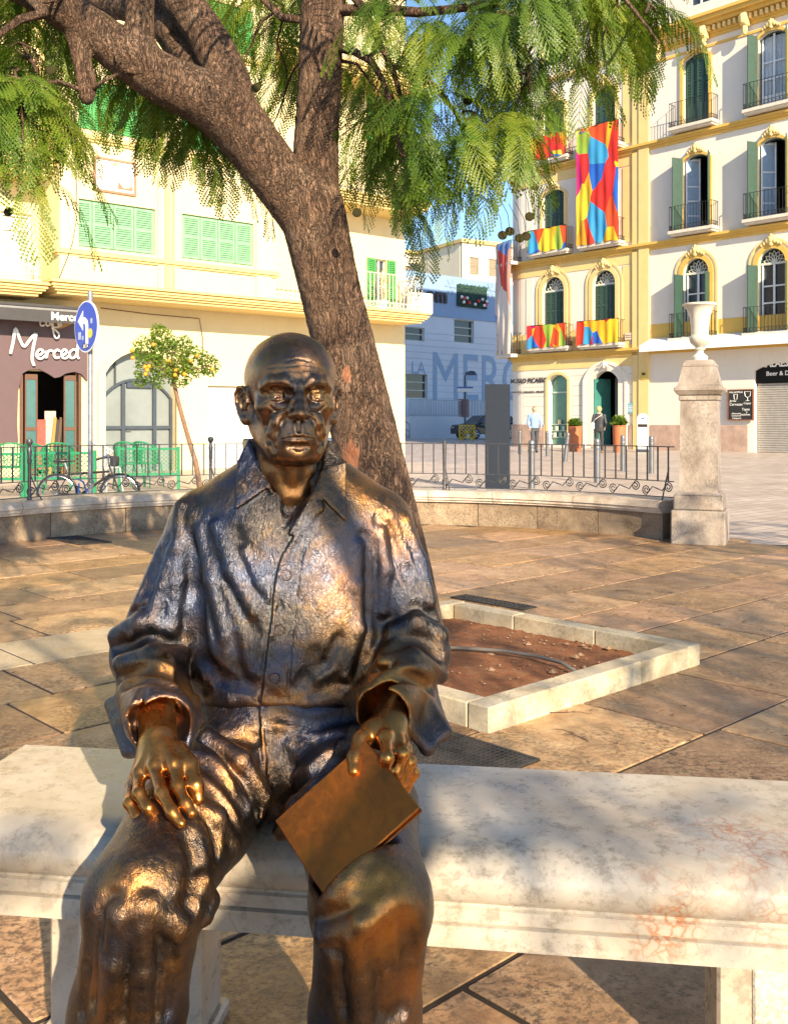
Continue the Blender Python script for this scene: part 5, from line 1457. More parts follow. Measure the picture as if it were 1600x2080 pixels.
w = m.build('window', M_WHITE, hl); MB().box(sl0+.05, sl1-.05, YW+.13, YW+.15, 4.45, op_u[2][3]).build('pane', plain('pale_curtain', (.45, .42, .38), .3), w)
moulding(hl, FL.hit(30), FL.hit(118), FL.hit(90, 348)[1], [(.10, .0), (.08, .10), (.10, .22), (.06, .3)], M_CREAM_TRIM, .3, 'cornice', YW)
# air conditioner on the balcony
ac = thing('air_conditioner', 'white air conditioning unit on the corner balcony', 'air conditioner', at_frame(FL, FL.hit(832, y=.5), .35, 4.27), FL.a)
m = MB(); m.box(0, .75, 0, .3, .04, .62, .015); m.box(.05, .12, .05, .25, 0, .05); m.box(.6, .67, .05, .25, 0, .05); m.build('casing', M_WHITE, ac)
m = MB()
for k in range(7): m.box(.40, .70, -.012, .0, .10+.065*k, .135+.065*k)
m.build('grille', plain('grille_grey', (.35, .35, .35), .5), ac)
# potted palm on the balcony
def leafy(name, label, cat, loc, h, r, n, mat, potmat=None, pot=(.16, .12, .3), blade=(.35, .03), group=None, stem=None):
    t = thing(name, label, cat, loc, 0, group); pr, pb2, phh = pot
    if potmat is not None:
        mm = MB(); mm.lathe([(pb2, 0), (pr, phh-.03), (pr+.012, phh-.03), (pr+.012, phh), (pr-.015, phh), (pr-.02, phh-.04), (0, phh-.04)], 20); mm.build('pot', potmat, t, smooth=True)
    else: phh = 0
    mm = MB()
    for k in range(n):
        a = rnd.uniform(0, 6.28); el = rnd.uniform(.15, 1.35); L = blade[0]*rnd.uniform(.6, 1.1); b0 = np.array([rnd.uniform(-.3, .3)*r, rnd.uniform(-.3, .3)*r, phh-.03 + rnd.random()*max(0, h-phh-.2)*.8])
        d = np.array([math.cos(a)*math.cos(el), math.sin(a)*math.cos(el), math.sin(el)]); s = np.array([-math.sin(a), math.cos(a), 0])*blade[1]
        p1 = b0 + d*L*.55; p2 = b0 + d*L + np.array([0, 0, -L*.25])
        mm.add([b0, p1+s, p2, p1-s], [(0, 1, 2, 3)])
    mm.build('foliage', mat, t)
    return t
M_PLANT = leaf_mat('pot_plant_leaf', (.06, .13, .02), (.12, .21, .035), (.25, .32, .07))
leafy('potted_palm', 'spiky pale palm in a pot on the corner balcony', 'plant', at_frame(FL, FL.hit(775, y=.6), .6, 4.29), 1.3, .2, 60, plain('dry_palm', (.55, .50, .25), .6), M_WHITE, (.17, .13, .3), (.6, .02))
# café front
M_MAUVE = plain('mauve_panel', (.105, .064, .068), .55, var=.05)
M_AWN = plain('awning_dark', (.045, .043, .045), .7)
M_GOLD = plain('gold_panel', (.42, .22, .04), .5)
cafe_t = thing('cafe_shopfront', 'mauve café shopfront panel with wavy cut-outs and white script lettering', 'shopfront', at_frame(FL, 0, 0, -.02+.02), FL.a)
def cp(px, py, y=YW-.10): return FL.hit(px, py, y)
poly = [cp(*p) for p in [(-60,640),(178,655),(178,772),(166,758),(152,753),(134,757),(122,764),(112,766),(98,757),(80,748),(62,748),(46,757),(38,790),(36,860),(38,895),(-60,900)]]
MB().prism(poly, YW-.10, YW-.03).build('panel', M_MAUVE, cafe_t)
poly = [cp(*p, YW-.13) for p in [(55,642),(95,655),(112,668),(130,664),(150,655),(160,648),(160,640),(55,636)]]
MB().prism(poly, YW-.13, YW-.101).build('gold_wave', M_GOLD, cafe_t)
def stroke(px_pts, r, y, parent, mat, name='lettering'):
    m = MB(); pts = []
    P = [np.array(cp(a, b, y)) for a, b in px_pts]
    for i in range(len(P)-1):
        p0, p1, p2, p3 = P[max(i-1, 0)], P[i], P[i+1], P[min(i+2, len(P)-1)]
        for t in (0, .25, .5, .75): pts.append(.5*((2*p1) + (p2-p0)*t + (2*p0-5*p1+4*p2-p3)*t*t + (-p0+3*p1-3*p2+p3)*t**3))
    pts.append(P[-1]); m.tube([(q[0], y, q[1]) for q in pts], r, 6); return m.build(name, mat, parent, smooth='all')
M_LET = plain('white_letters', (.82, .81, .78), .45, var=.02)
yl = YW-.16
stroke([(22,717),(28,690),(32,665),(42,690),(50,702),(62,688),(74,675),(68,705),(66,728),(70,741)], .036, yl, cafe_t, M_LET)
stroke([(72,720),(82,719),(88,712),(82,708),(76,714),(76,724),(84,727),(92,721)], .030, yl, cafe_t, M_LET)
stroke([(94,711),(95,726),(97,715),(103,710),(108,712)], .030, yl, cafe_t, M_LET)
stroke([(122,712),(116,709),(110,716),(113,725),(121,724)], .030, yl, cafe_t, M_LET)
stroke([(124,719),(132,718),(136,712),(131,708),(126,714),(127,724),(134,726),(139,722)], .030, yl, cafe_t, M_LET)
stroke([(157,712),(150,708),(142,715),(144,725),(152,724),(157,714),(160,690),(157,718),(161,727)], .030, yl, cafe_t, M_LET)
for w_ in ([(92,652),(86,649),(82,654),(85,660),(91,658)], [(102,652),(96,651),(94,657),(99,660),(104,652),(105,660)], [(112,646),(108,652),(109,672),(113,684),(119,684),(120,676),(112,668),(106,664),(120,662)], [(118,657),(124,655),(122,650),(118,653),(120,660),(127,658)], [(124,648),(129,645)]):
    stroke(w_, .020, YW-.19, cafe_t, M_WHITE)
# awning box with its own lettering
az0, az1 = FL.hit(60, 650, .5)[1], FL.hit(60, 616, .5)[1]
aw = thing('awning_box', 'dark rolled awning above the café with small white lettering', 'awning', at_frame(FL, 0, 0, 0), FL.a)
a0, a1 = -5.0, FL.hit(160, y=.5)
m = MB(); m.tube([(a0, .62, (az0+az1)/2+.09), (a1, .62, (az0+az1)/2+.09)], .10, 14); m.build('roll', plain('awning_cloth_grey', (.20, .20, .205), .8), aw, smooth=True)
m = MB(); m.box(a0, a1, .50, .515, az0, az0+.26); m.box(a0, a1, .5, YW-.02, az1-.04, az1+.02); m.build('valance', M_AWN, aw)
put_text('Merced', M_LET, aw, FL.hit(104, y=.48), .49, az0+.06, .24, depth=.006, bold=.006)
# café door opening: folded leaves, things inside
cf = thing('cafe_doorway', 'open brown café doors with folded glazed leaves under the mauve panel', 'door', at_frame(FL, cafe[0], YW, 0), FL.a)
cw, ch = cafe[1]-cafe[0], cafe[3]
M_BROWN = plain('brown_door', (.12, .06, .035), .45)
for x0 in (.0, cw-.07):
    MB().box(x0+.003, x0+.067, -.04, .06, 0, ch-.01).build('jamb', M_BROWN, cf)
for x0, sg in ((.16, 1), (cw-.36, -1)):
    m = MB(); 
    for z0, z1 in ((.02, .25), (ch-.2, ch-.08), (1.0, 1.08)): m.box(x0, x0+.22, .02, .06, z0, z1)
    m.box(x0-.03, x0+.002, .018, .062, .02, ch-.08); m.box(x0+.218, x0+.25, .018, .062, .02, ch-.08); lf_ = m.build('door_leaf', M_BROWN, cf)
    MB().box(x0+.002, x0+.218, .035, .045, .25, ch-.2).build('pane', plain('teal_glass', (.05, .13, .13), .1, spec=.8), lf_)
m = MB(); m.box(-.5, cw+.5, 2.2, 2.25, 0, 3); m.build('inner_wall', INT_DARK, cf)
for i, (px, w_, h_, c_, nm, lb, y_) in enumerate([(84, .22, 1.25, (.42, .08, .06), 'fire_extinguisher_board', 'tall red and cream board standing just inside the café door', .45), (103, .26, 1.45, (.55, .42, .36), 'menu_board', 'cream spotted menu board standing inside the café door', .6)]):
    p_ = at_frame(FL, FL.hit(px, y=YW+y_), YW+y_, 0); t = thing(nm if i else 'poster_board', lb, 'board', p_, FL.a)
    m = MB(); m.box(-w_/2, w_/2, 0, .03, .1, h_, .004); m.build('panel', plain('board%d' % i, c_, .6, var=.3, scale=14), t); m = MB(); m.box(-w_/2, -w_/2+.03, .0, .2, 0, .1); m.box(w_/2-.03, w_/2, .0, .2, 0, .1); m.build('feet', M_BROWN, t)
for px, lb in ((112, 'orange edged blackboard leaning inside the café doorway'), (124, 'dark narrow blackboard leaning beside the orange edged one in the doorway')):
    p_ = at_frame(FL, FL.hit(px, y=YW+.25), YW+.25, 0); t = thing('leaning_board', lb, 'board', p_, FL.a)
    m = MB(); m.obox((-.12, 0, 0), (.1, .25, 1.3), .06, .03, (0, 1, 0)); m.obox((.18, 0, 0), (.40, .25, 1.3), .06, .03, (0, 1, 0)); m.build('frame', plain('orange_wood' if px == 112 else 'dark_wood', (.5, .22, .05) if px == 112 else (.10, .06, .04), .5), t)
    m = MB(); m.add([(-.09, .02, .05), (.15, .02, .05), (.37, .26, 1.25), (.13, .26, 1.25)], [(0, 1, 2, 3)]); m.build('blackboard', plain('slate', (.03, .03, .03), .6), t)
# arched street door
ad = thing('arched_door', 'grey framed arched glass door in a wide cream arch', 'door', at_frame(FL, arch[0], YW, 0), FL.a)
aw_, ah_ = arch[1]-arch[0], arch[3]; ri = aw_*.30
m = MB(); n = 12
pts = [(0, 0)] + arch_pts(0, aw_, ah_-ri, ri) + [(aw_, 0)]
m.add([(x, .26, z) for x, z in pts], [tuple(range(len(pts)))]); m.build('pane', plain('frosted_glass', (.20, .225, .22), .3, var=.15, scale=1.2), ad)
m = MB()
for x in (.30*aw_, .74*aw_): m.box(x-.045, x+.045, .18, .25, 0, ah_*.73)
m.box(.01, aw_-.01, .19, .24, 1.02, 1.10); m.box(.35*aw_, .70*aw_, .185, .245, ah_*.70, ah_*.74)
surround(m, .07, aw_-.07, 0, ah_*.76, ri*.8, .06, .18, .25); m.box(.18*aw_, .20*aw_, .19, .24, ah_*.70, ah_-.2); m.build('frame', M_DGREY, ad)
m = MB(); m.tube([(.33*aw_, .17, 1.02), (.33*aw_, .13, 1.02), (.40*aw_, .13, 1.02)], .012, 6); m.build('handle', M_DGREY, ad)
m = MB(); surround(m, arch[0], arch[1], 0, arch[3], ri, .17, YW-.06, YW+.05); m.build('arch_surround', M_CREAM, hl)
# roller shutter
rl = thing('roller_shutter', 'white ribbed roller shutter closing the shop behind the statue', 'shutter', at_frame(FL, roll[0], YW, 0), FL.a)
rw, rh_ = roll[1]-roll[0], roll[3]; n = int(rh_/.085)
for k in range(n):
    z0, z1 = rh_*k/n, rh_*(k+1)/n
    MB().add([(.02, .15, z0), (rw-.02, .15, z0), (rw-.02, .12, z0+.02), (.02, .12, z0+.02), (rw-.02, .12, z1-.02), (.02, .12, z1-.02), (rw-.02, .15, z1), (.02, .15, z1)], [(0,1,2,3), (3,2,4,5), (5,4,6,7)]).build('slat', M_OFFW, rl)
m = MB(); m.box(0, .04, .08, .2, 0, rh_); m.box(rw-.04, rw, .08, .2, 0, rh_); m.build('guide', plain('alu', (.5, .5, .5), .4, .6), rl)
# cables on the facade
cb = thing('facade_cable', 'thin black cable looping down the cream house front', 'cable', at_frame(FL, 0, 0, 0), FL.a)
cpts = [(*FL.hit(px, py, -.08),) for px, py in ((152,60),(153,150),(154,260),(156,380),(155,450),(148,490),(141,512),(128,545),(118,570))]
MB().tube([(a, -.08, z) for a, z in cpts], .010, 5).build('wire', M_AWN, cb)
MB().tube([(FL.hit(205, y=YW-.05), YW-.05, 3.86), (FL.hit(300, y=YW-.05), YW-.05, 3.80), (FL.hit(405, y=YW-.05), YW-.05, 3.78), (FL.hit(412, y=YW-.05), YW-.05, 3.3), (FL.hit(412, y=YW-.05), YW-.05, 2.6)], .012, 5).build('wire', M_BROWN, cb)
# ---------------------------------------------------------------- shaded market hall at the end of the street
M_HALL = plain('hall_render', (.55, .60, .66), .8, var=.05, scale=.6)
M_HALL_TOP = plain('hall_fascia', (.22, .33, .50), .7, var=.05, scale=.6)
FC = Frame((1.44, 72.0), math.atan2(.673, .74))
hc = thing('market_hall', 'long pale hall in blue shade with ribbed panels and big painted letters', 'building', (FC.o[0], FC.o[1], 0), FC.a)
cx0, cx1 = FC.hit(690), FC.hit(1120)
zt = FC.hit(840, 551)[1]; zm = FC.hit(870, 641)[1]
def pc4(x0, x1, y0, y1): a, zt_ = FC.hit(x0, y0); b = FC.hit(x1); return a, b, FC.hit(x0, y1)[1], zt_
W1, W2, W3 = pc4(787, 862, 660, 688), pc4(922, 962, 648, 695), pc4(786, 868, 757, 808)
m = MB(); ops = [(*W1, 0.0), (*W2, 0.0), (*W3, 0.0)]
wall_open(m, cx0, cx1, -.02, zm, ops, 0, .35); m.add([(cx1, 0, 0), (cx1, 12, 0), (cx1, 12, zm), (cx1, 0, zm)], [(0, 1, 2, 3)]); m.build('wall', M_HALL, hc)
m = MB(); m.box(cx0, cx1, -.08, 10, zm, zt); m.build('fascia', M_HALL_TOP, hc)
for k in range(11):
    z = 2.9 + k*.48
    if z > zm-.3: break
    segs = [(cx0, cx1)]
    for o in (W1, W2, W3):
        if o[2]-.05 < z < o[3]+.05:
            segs = [q for a_, b_ in segs for q in ((a_, min(b_, o[0]-.1)), (max(a_, o[1]+.1), b_)) if q[1] > q[0]]
    for a_, b_ in segs: MB().box(a_, b_, -.02, .0, z-.02, z+.02).build('panel_joint', plain('hall_joint', (.40, .45, .52), .8), hc)
for o, nv, nh in ((W1, 2, 2), (W2, 1, 3), (W3, 2, 3)):
    m = MB(); surround(m, o[0]+.06, o[1]-.06, o[2]+.06, o[3]-.06, 0, .058, .18, .26); m.box(o[0], o[1], .18, .26, o[2], o[2]+.06)
    for k in range(1, nv): x = o[0]+(o[1]-o[0])*k/nv; m.box(x-.05, x+.05, .18, .25, o[2]+.06, o[3]-.06)
    for k in range(1, nh): z = o[2]+(o[3]-o[2])*k/nh; m.box(o[0]+.06, o[1]-.06, .19, .245, z-.04, z+.04)
    w = m.build('window', plain('hall_frame', (.5, .5, .42), .5), hc); MB().box(o[0]+.02, o[1]-.02, .27, .29, o[2], o[3]).build('pane', GLASS_DARK, w)
M_PAINT = plain('painted_letters_blue', (.26, .36, .50), .8, var=.05)
a, z = FC.hit(873, 812); z2 = FC.hit(873, 712)[1]
put_text('MERCED', M_PAINT, hc, a, -.024, z, (z2-z)/.70, depth=.003, sx=.80)
a, z = FC.hit(790, 757); z2 = FC.hit(790, 731)[1]
put_text('DE', M_PAINT, hc, a, -.024, z, (z2-z)/.70, depth=.003, sx=.98); put_text('LA', M_PAINT, hc, FC.hit(834), -.024, z, (z2-z)/.70, depth=.003, sx=.98)
M_DKLET = plain('dark_letters', (.03, .022, .022), .5)
a, z = FC.hit(862, 611); z2 = FC.hit(862, 590)[1]
put_text('o', M_DKLET, hc, a, -.16, z, (z2-z)/.5, depth=.06, bold=.05, sx=1.05); put_text('m', M_DKLET, hc, FC.hit(881), -.16, z, (z2-z)/.5, depth=.06, bold=.05, sx=1.05)
a, z = FC.hit(847, 625); put_text('años', M_DKLET, hc, a, -.10, z, .55, depth=.01)
a, z = FC.hit(820, 607); [put_text(ch_, M_DKLET, hc, FC.hit(px_), -.16, z, (z2-z)*1.9, depth=.06, bold=.05) for ch_, px_ in (('r', 822), ('c', 840))]
# festive frame on the fascia
xa, xb, za, zb = pc4(925, 985, 577, 622)
ff_ = thing('festive_wall_frame', 'dark green garland panel with red and white baubles on the hall fascia', 'decoration', at_frame(FC, xa, -.1, za+.02), FC.a)
w_, h_ = xb-xa, zb-za
m = MB(); m.box(0, w_, -.12, .02, 0, h_, .05); m.build('backing', plain('garland_back', (.015, .04, .035), .8), ff_)
m = MB()
for _ in range(700):
    e = rnd.random(); x, z = (rnd.uniform(0, w_), rnd.uniform(0, h_))
    if rnd.random() < .6: z = rnd.choice((rnd.uniform(0, h_*.45), h_*rnd.uniform(.86, 1.02)))
    a = rnd.uniform(0, 6.28); l = .14; d = np.array([math.cos(a)*l, -.1, math.sin(a)*l]); s = np.array([-math.sin(a), 0, math.cos(a)])*.03; p = np.array([x, -.13, z]); m.add([p-s, p+s, p+d], [(0, 1, 2)])
m.build('garland', plain('garland_green', (.025, .09, .06), .7, var=.5, scale=9), ff_)
for k, (fx, fz, c) in enumerate([(.16,.38,'r'),(.34,.20,'r'),(.66,.32,'r'),(.92,.20,'r'),(.10,.42,'w'),(.28,.40,'w'),(.17,.20,'w'),(.55,.16,'w'),(.8,.42,'w'),(.86,.15,'w'),(.95,.35,'w')]):
    m = MB(); blob(m, (fx*w_, -.22, fz*h_), (.16 if c == 'r' else .13,)*3, 10); m.build('bauble', plain('bauble_red', (.5, .03, .03), .3) if c == 'r' else M_WHITE, ff_, smooth='all')
# painted snowflakes
for px, py in ((914, 583), (995, 590)):
    a, z = FC.hit(px, py, -.09); m = MB()
    for k in range(6):
        t_ = k*math.pi/3; m.obox((a, -.085, z), (a+.62*math.cos(t_), -.085, z+.62*math.sin(t_)), .012, .09, (0, 1, 0))
        for q in (.5, .8):
            for s in (-1, 1): m.obox((a+.62*q*math.cos(t_), -.085, z+.62*q*math.sin(t_)), (a+.62*q*math.cos(t_)+.2*math.cos(t_+s), -.085, z+.62*q*math.sin(t_)+.2*math.sin(t_+s)), .012, .06, (0, 1, 0))
    m.build('painted_snowflake', M_PAINT, hc)
# raised forecourt: ramp wall, steps, railing
fw = thing('forecourt_wall', 'low pale retaining wall with steps and a grey bar railing before the hall', 'wall', (FC.o[0], FC.o[1], 0), FC.a)
yf = -3.5
xa, xb = FC.hit(832, y=yf), FC.hit(1010, y=yf); zf = FC.hit(900, 846, yf)[1]
m = MB(); m.box(xa, xb, yf, -.4, -.02, zf); m.build('retaining_wall', M_HALL, fw)
nst = 9; x_s = FC.hit(793, y=yf)
for k in range(nst):
    m = MB(); m.box(x_s, xa-.02, yf+.32*k, yf+.32*(k+1)-.004 if k < nst-1 else -.4, -.02, zf*(k+1)/nst); m.build('step', plain('step_stone', (.42, .42, .42), .8), fw)
m = MB(); zr = zf+1.15
m.obox((xa, yf+.05, zr), (xb, yf+.05, zr), .06, .06); m.obox((xa, yf+.05, zf+.1), (xb, yf+.05, zf+.1), .05, .05)
k = xa
while k < xb: m.box(k-.02, k+.02, yf+.03, yf+.07, zf, zr); k += .16
for xx in (x_s+.05, xa-.02):
    m.obox((xx, yf, .95), (xx, yf+.32*nst, zf+1.0), .06, .06); m.obox((xx, yf, .45), (xx, yf+.32*nst, zf+.5), .05, .05)
    for q in range(5): y_ = yf+.32*nst*q/4; z_ = zf*q/4; m.box(xx-.025, xx+.025, y_-.025, y_+.025, z_, z_+.97)
m.build('bar_railing', plain('grey_railing', (.30, .34, .40), .5, .3), fw)
for px in (794, 944):
    x = FC.hit(px, y=yf); m = MB(); m.box(x-.28, x+.28, yf-.1, yf+.45, zf-.05, zf+1.25, .02); m.build('brick_pier', plain('brick_red', (.26, .12, .09), .85, var=.25, scale=8), fw)
# houses beyond
for nm, lb, x0, x1, yt, yb, d, col in [('far_house', 'sunlit cream house rising behind the shaded hall', 938, 1075, 492, 860, 100, (.74, .66, .48)), ('far_house', 'greyish cream house behind the hall, beside the sunlit one', 800, 938, 512, 860, 108, (.62, .56, .46))]:
    o = W(x0, 855, d); t = thing(nm, lb, 'building', (o[0], d, 0), R(30)); wd = (x1-x0)*d/F_PX*1.15; hh_ = CAM_H + (855-yt)*d/F_PX
    m = MB(); ops = [(wd*fx, wd*fx+1.1, z, z+1.8, 0.0) for fx in (.12, .42, .72) for z in (hh_-3.2, hh_-6.6, hh_-10)]
    wall_open(m, 0, wd, 0, hh_, ops, 0, .3); m.box(0, wd, .35, 8, 0, hh_-.01); m.build('wall', plain('far_wall_%d' % x0, col, .85, var=.05, scale=.5), t)
    m = MB(); m.box(-.25, wd+.25, -.3, 8.2, hh_, hh_+.35); m.build('roof_edge', M_CREAM_TRIM, t)
    for a_, b_, c_, d_, _ in ops: m = MB(); shutter(m, a_+.03, b_-.03, c_+.03, d_-.03, .12, 8); m.build('shutter', plain('far_shutter', (.25, .2, .14), .6), t)
# ---------------------------------------------------------------- museum house on the right
M_MUS = plain('pale_stucco', (.70, .65, .57), .8, var=.05, scale=.8, bump=.06, dirt=((.55, .46, .36), .25))
M_YEL = plain('ochre_trim', (.62, .40, .09), .75, var=.08, scale=2)
M_YEL2 = plain('pale_ochre_trim', (.70, .52, .22), .75, var=.06, scale=2)
M_DGREEN = plain('dark_green_shutter', (.028, .068, .052), .5, var=.15)
M_BIRON = plain('balcony_iron', (.035, .035, .035), .5, .5)
M_SLABW = plain('balcony_stone', (.62, .56, .47), .7)
M_ROSE = plain('rose_plinth_stone', (.40, .28, .22), .75, var=.25, scale=3)
FM = Frame((10.5, 42.1), math.atan2(-.731, .682))
hm = thing('museum_house', 'tall ornate house with ochre trim, green shutters and iron balconies across the square', 'building', (FM.o[0], FM.o[1], -.02), FM.a)
sC = -6.35; sR = 15.0; CR = 1.5; DEP = 15.0
Z1, Z2, Z3, Z4, ZTOP = 4.35, 8.75, 13.0, 17.2, 20.9
def pm(px, py=None, y=0.0): return FM.hit(px, py, y)
def col(px0, px1): return pm(px0), pm(px1)
cols = {'A': col(1102, 1146), 'B': col(1204, 1250), 'C': col(1388, 1440), 'D': col(1540, 1596)}
wD = cols['D'][1]-cols['D'][0]; gap = cols['D'][0]-cols['C'][0]
cols['E'] = (cols['D'][0]+gap, cols['D'][1]+gap)
def zrow(px, py): return pm(px, py)[1]
rise2 = .22
wins = {}
for c, (a, b) in cols.items():
    left = c in 'AB'; w = b-a
    wins[c, 1] = (a, b, Z1+.28, zrow(1225, 548) if left else zrow(1413, 524), w/2)
    wins[c, 2] = (a, b, Z2+.28, zrow(1127, 384) if left else zrow(1413, 313), .22)
    wins[c, 3] = (a, b, Z3+.28, zrow(1227, 173) if left else zrow(1413, 108), .20)
    if left: wins[c, 4] = (a, b, Z4+.5, Z4+2.45, .35)
gl = (pm(1113), pm(1152), .15, zrow(1130, 760), .25)
gd = (pm(1203), pm(1256), -.02, zrow(1230, 752), .42)
gr = (pm(1532), pm(1532)+2.2, -.02, zrow(1545, 737), .28)
m = MB(); wall_open(m, sC, 0.0, -.02, ZTOP, [v for (c, r), v in wins.items() if c in 'AB'] + [gl, gd], 0, .32)
ctr = (sC, CR); n = 12       # rounded corner
arcp = [(sC - CR*math.sin(i/n*math.pi/2), CR - CR*math.cos(i/n*math.pi/2)) for i in range(n+1)]
for (x0, y0), (x1, y1) in zip(arcp[:-1], arcp[1:]): m.add([(x0, y0, -.02), (x1, y1, -.02), (x1, y1, ZTOP), (x0, y0, ZTOP)], [(0, 1, 2, 3)])
m.add([(sC-CR, CR, -.02), (sC-CR, DEP, -.02), (sC-CR, DEP, ZTOP), (sC-CR, CR, ZTOP)], [(0, 1, 2, 3)])
m.add([(0, 0, Z4), (0, DEP, Z4), (0, DEP, ZTOP), (0, 0, ZTOP)], [(0, 1, 2, 3)])
m.add([(sC-CR, DEP, -.02), (sR, DEP, -.02), (sR, DEP, Z4+2.6), (sC-CR, DEP, ZTOP)], [(0, 1, 2, 3)])
m.add([(x, y, ZTOP) for x, y in arcp] + [(sC-CR, DEP, ZTOP), (0, DEP, ZTOP), (0, 0, ZTOP)], [tuple(range(len(arcp)+3))]); m.build('corner_wall', M_MUS, hm)
m = MB(); wall_open(m, 0.0, sR, -.02, Z4+.9, [v for (c, r), v in wins.items() if c in 'CDE'] + [gr], -.03, .35)
m.add([(sR, -.03, -.02), (sR, DEP, -.02), (sR, DEP, Z4+2.6), (sR, -.03, Z4+2.6)], [(0, 1, 2, 3)])
m.build('front_wall', M_MUS, hm)
m = MB(); wall_open(m, 0.0, sR, Z4+.9, Z4+2.6, [(pm(1386)+.1, pm(1437)-.1, Z4+1.15, Z4+2.2, 0.0), (pm(1550), pm(1610), Z4+1.15, Z4+2.2, 0.0)], .35, .25)
m.add([(0, .35, Z4+2.6), (sR, .35, Z4+2.6), (sR, DEP, Z4+2.6), (0, DEP, Z4+2.6)], [(0, 1, 2, 3)]); m.build('attic_wall', M_MUS, hm)
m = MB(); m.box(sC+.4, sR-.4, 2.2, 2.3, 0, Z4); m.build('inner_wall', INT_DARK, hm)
def band(z, prof, mat, s0=sC, s1=sR, corner=True, name='string_course', y=0.0):
    """stepped course that follows the front and the rounded corner"""
    m = MB(); zz = z
    for h, d in prof:
        m.box(s0, s1, y-d, y+.1, zz, zz+h)
        if corner:
            pts = [(sC - (CR+d)*math.sin(i/n*math.pi/2), CR - (CR+d)*math.cos(i/n*math.pi/2)) for i in range(n+1)]; inn_ = [(sC - (CR-.1)*math.sin(i/n*math.pi/2), CR - (CR-.1)*math.cos(i/n*math.pi/2)) for i in range(n+1)]
            for i in range(n):
                q = [pts[i], pts[i+1], inn_[i+1], inn_[i]]; m.zprism(q, zz, zz+h)
        zz += h
    return m.build(name, mat, hm)
for z in (Z1, Z2, Z3):
    band(z-.75, [(.45, .025)], M_YEL2, name='frieze'); band(z-.30, [(.12, .10), (.08, .18), (.10, .24)], M_YEL)
band(Z4-.9, [(.10, .07)], M_YEL, 0.0, sR, False); band(Z4-.55, [(.12, .10), (.30, .16), (.14, .42), (.14, .62), (.12, .72)], M_YEL, -.15, sR, False, 'cornice')
band(Z4-.35, [(.12, .10), (.10, .20)], M_YEL2, sC, -.2, True); band(ZTOP-.45, [(.15, .08), (.15, .22), (.15, .36)], M_MUS, sC, -.2, True, 'cornice')
m = MB()
k = .25
while k < sR: m.box(k, k+.10, -.34, -.17, Z4-.36, Z4-.17); k += .22
m.build('dentils', M_YEL2, hm)['kind'] = 'stuff'
for px in (1345, 1437, 1520):
    s = pm(px); m = MB(); m.box(s-.13, s+.13, -.5, -.15, Z4-.62, Z4-.12, .03); blob(m, (s, -.5, Z4-.38), (.17, .15, .22)); blob(m, (s, -.35, Z4-.75), (.12, .12, .25)); m.build('bracket', M_YEL2, hm)
# pilasters at the joint between the two fronts
m = MB(); m.box(-.32, .0, -.10, .0, Z1-.3, Z4); m.box(.02, .50, -.14, -.02, -.02, Z4-.5); m.box(-.30, -.02, -.09, -.01, -.02, Z1-.3); m.build('pilaster', M_YEL2, hm)
for s0, s1 in ((-.85, -.40), (sC+.15, sC+.55)):
    for z0, z1 in ((Z1+.2, Z2-.8), (Z2+.2, Z3-.8), (Z3+.2, Z4-.5)): MB().box(s0, s1, -.03, .0, z0, z1).build('panel_strip', M_YEL2 if s0 > -2 else M_MUS, hm)
for (c, r), (a, b, z0, z1, rise) in wins.items():
    if r <= 3 and c in 'CDE':       # broad ochre dado behind the first floor balconies
        pass
for z0, s0, s1 in ((Z1, .55, sR),): MB().box(s0, s1, -.045, -.02, z0+.02, z0+.95).build('dado', M_YEL, hm)
for s0, s1 in ((pm(1040), cols['A'][0]-.35), (cols['A'][1]+.35, cols['B'][0]-.35), (cols['B'][1]+.35, -.4)): MB().box(s0, s1, -.02, .0, Z1+.02, Z1+.95).build('dado', M_YEL2, hm)
def ornament(parent, x, y, z, w, mat):
    m = MB()
    for dx, dz, r in ((0, .12, .16), (-.17, .06, .12), (.17, .06, .12), (-.32, -.02, .09), (.32, -.02, .09), (0, .30, .09), (-.1, .24, .07), (.1, .24, .07), (0, -.06, .12), (-.45, -.10, .07), (.45, -.10, .07)): blob(m, (x+dx*w, y, z+dz*w), (r*w, r*w*.8, r*w*1.1), 7)
    return m.build('stucco_ornament', mat, parent, smooth='all')
def fan(m, a, b, zs, rise, y):
    """fanlight tracery of petals"""
    c = (a+b)/2; w = (b-a)/2-.04
    m.box(a, b, y-.03, y+.03, zs-.05, zs+.04)
    for i in range(7):
        t = math.pi*(i+.5)/7; pts = []
        for j in range(9):
            u = j/8; rr = w*.92*u; off = .17*w*math.sin(math.pi*u)*1.2
            pts.append((c + rr*math.cos(t) - off*math.sin(t), y, zs + rr*math.sin(t)*rise/w*.95 + off*math.cos(t)))
        for j in range(8, -1, -1):
            u = j/8; rr = w*.92*u; off = -.17*w*math.sin(math.pi*u)*1.2
            pts.append((c + rr*math.cos(t) - off*math.sin(t), y, zs + rr*math.sin(t)*rise/w*.95 + off*math.cos(t)))
        m.tube(pts, .016, 4)
    return m
def panel_leaf(m, x0, x1, z0, z1, y0):
    """narrow shutter leaf: louvred above, solid panel below"""
    shutter(m, x0, x1, z0+(z1-z0)*.30, z1, y0, 16); f = .05
    m.box(x0, x1, y0+.006, y0+.03, z0, z0+(z1-z0)*.30); m.box(x0+f, x1-f, y0-.006, y0+.008, z0+.08, z0+(z1-z0)*.25); return m
M_BLUEW = plain('white_french_window', (.72, .76, .80), .4)
M_CURT = plain('pale_curtain_blue', (.50, .58, .66), .7, var=.2, scale=20)
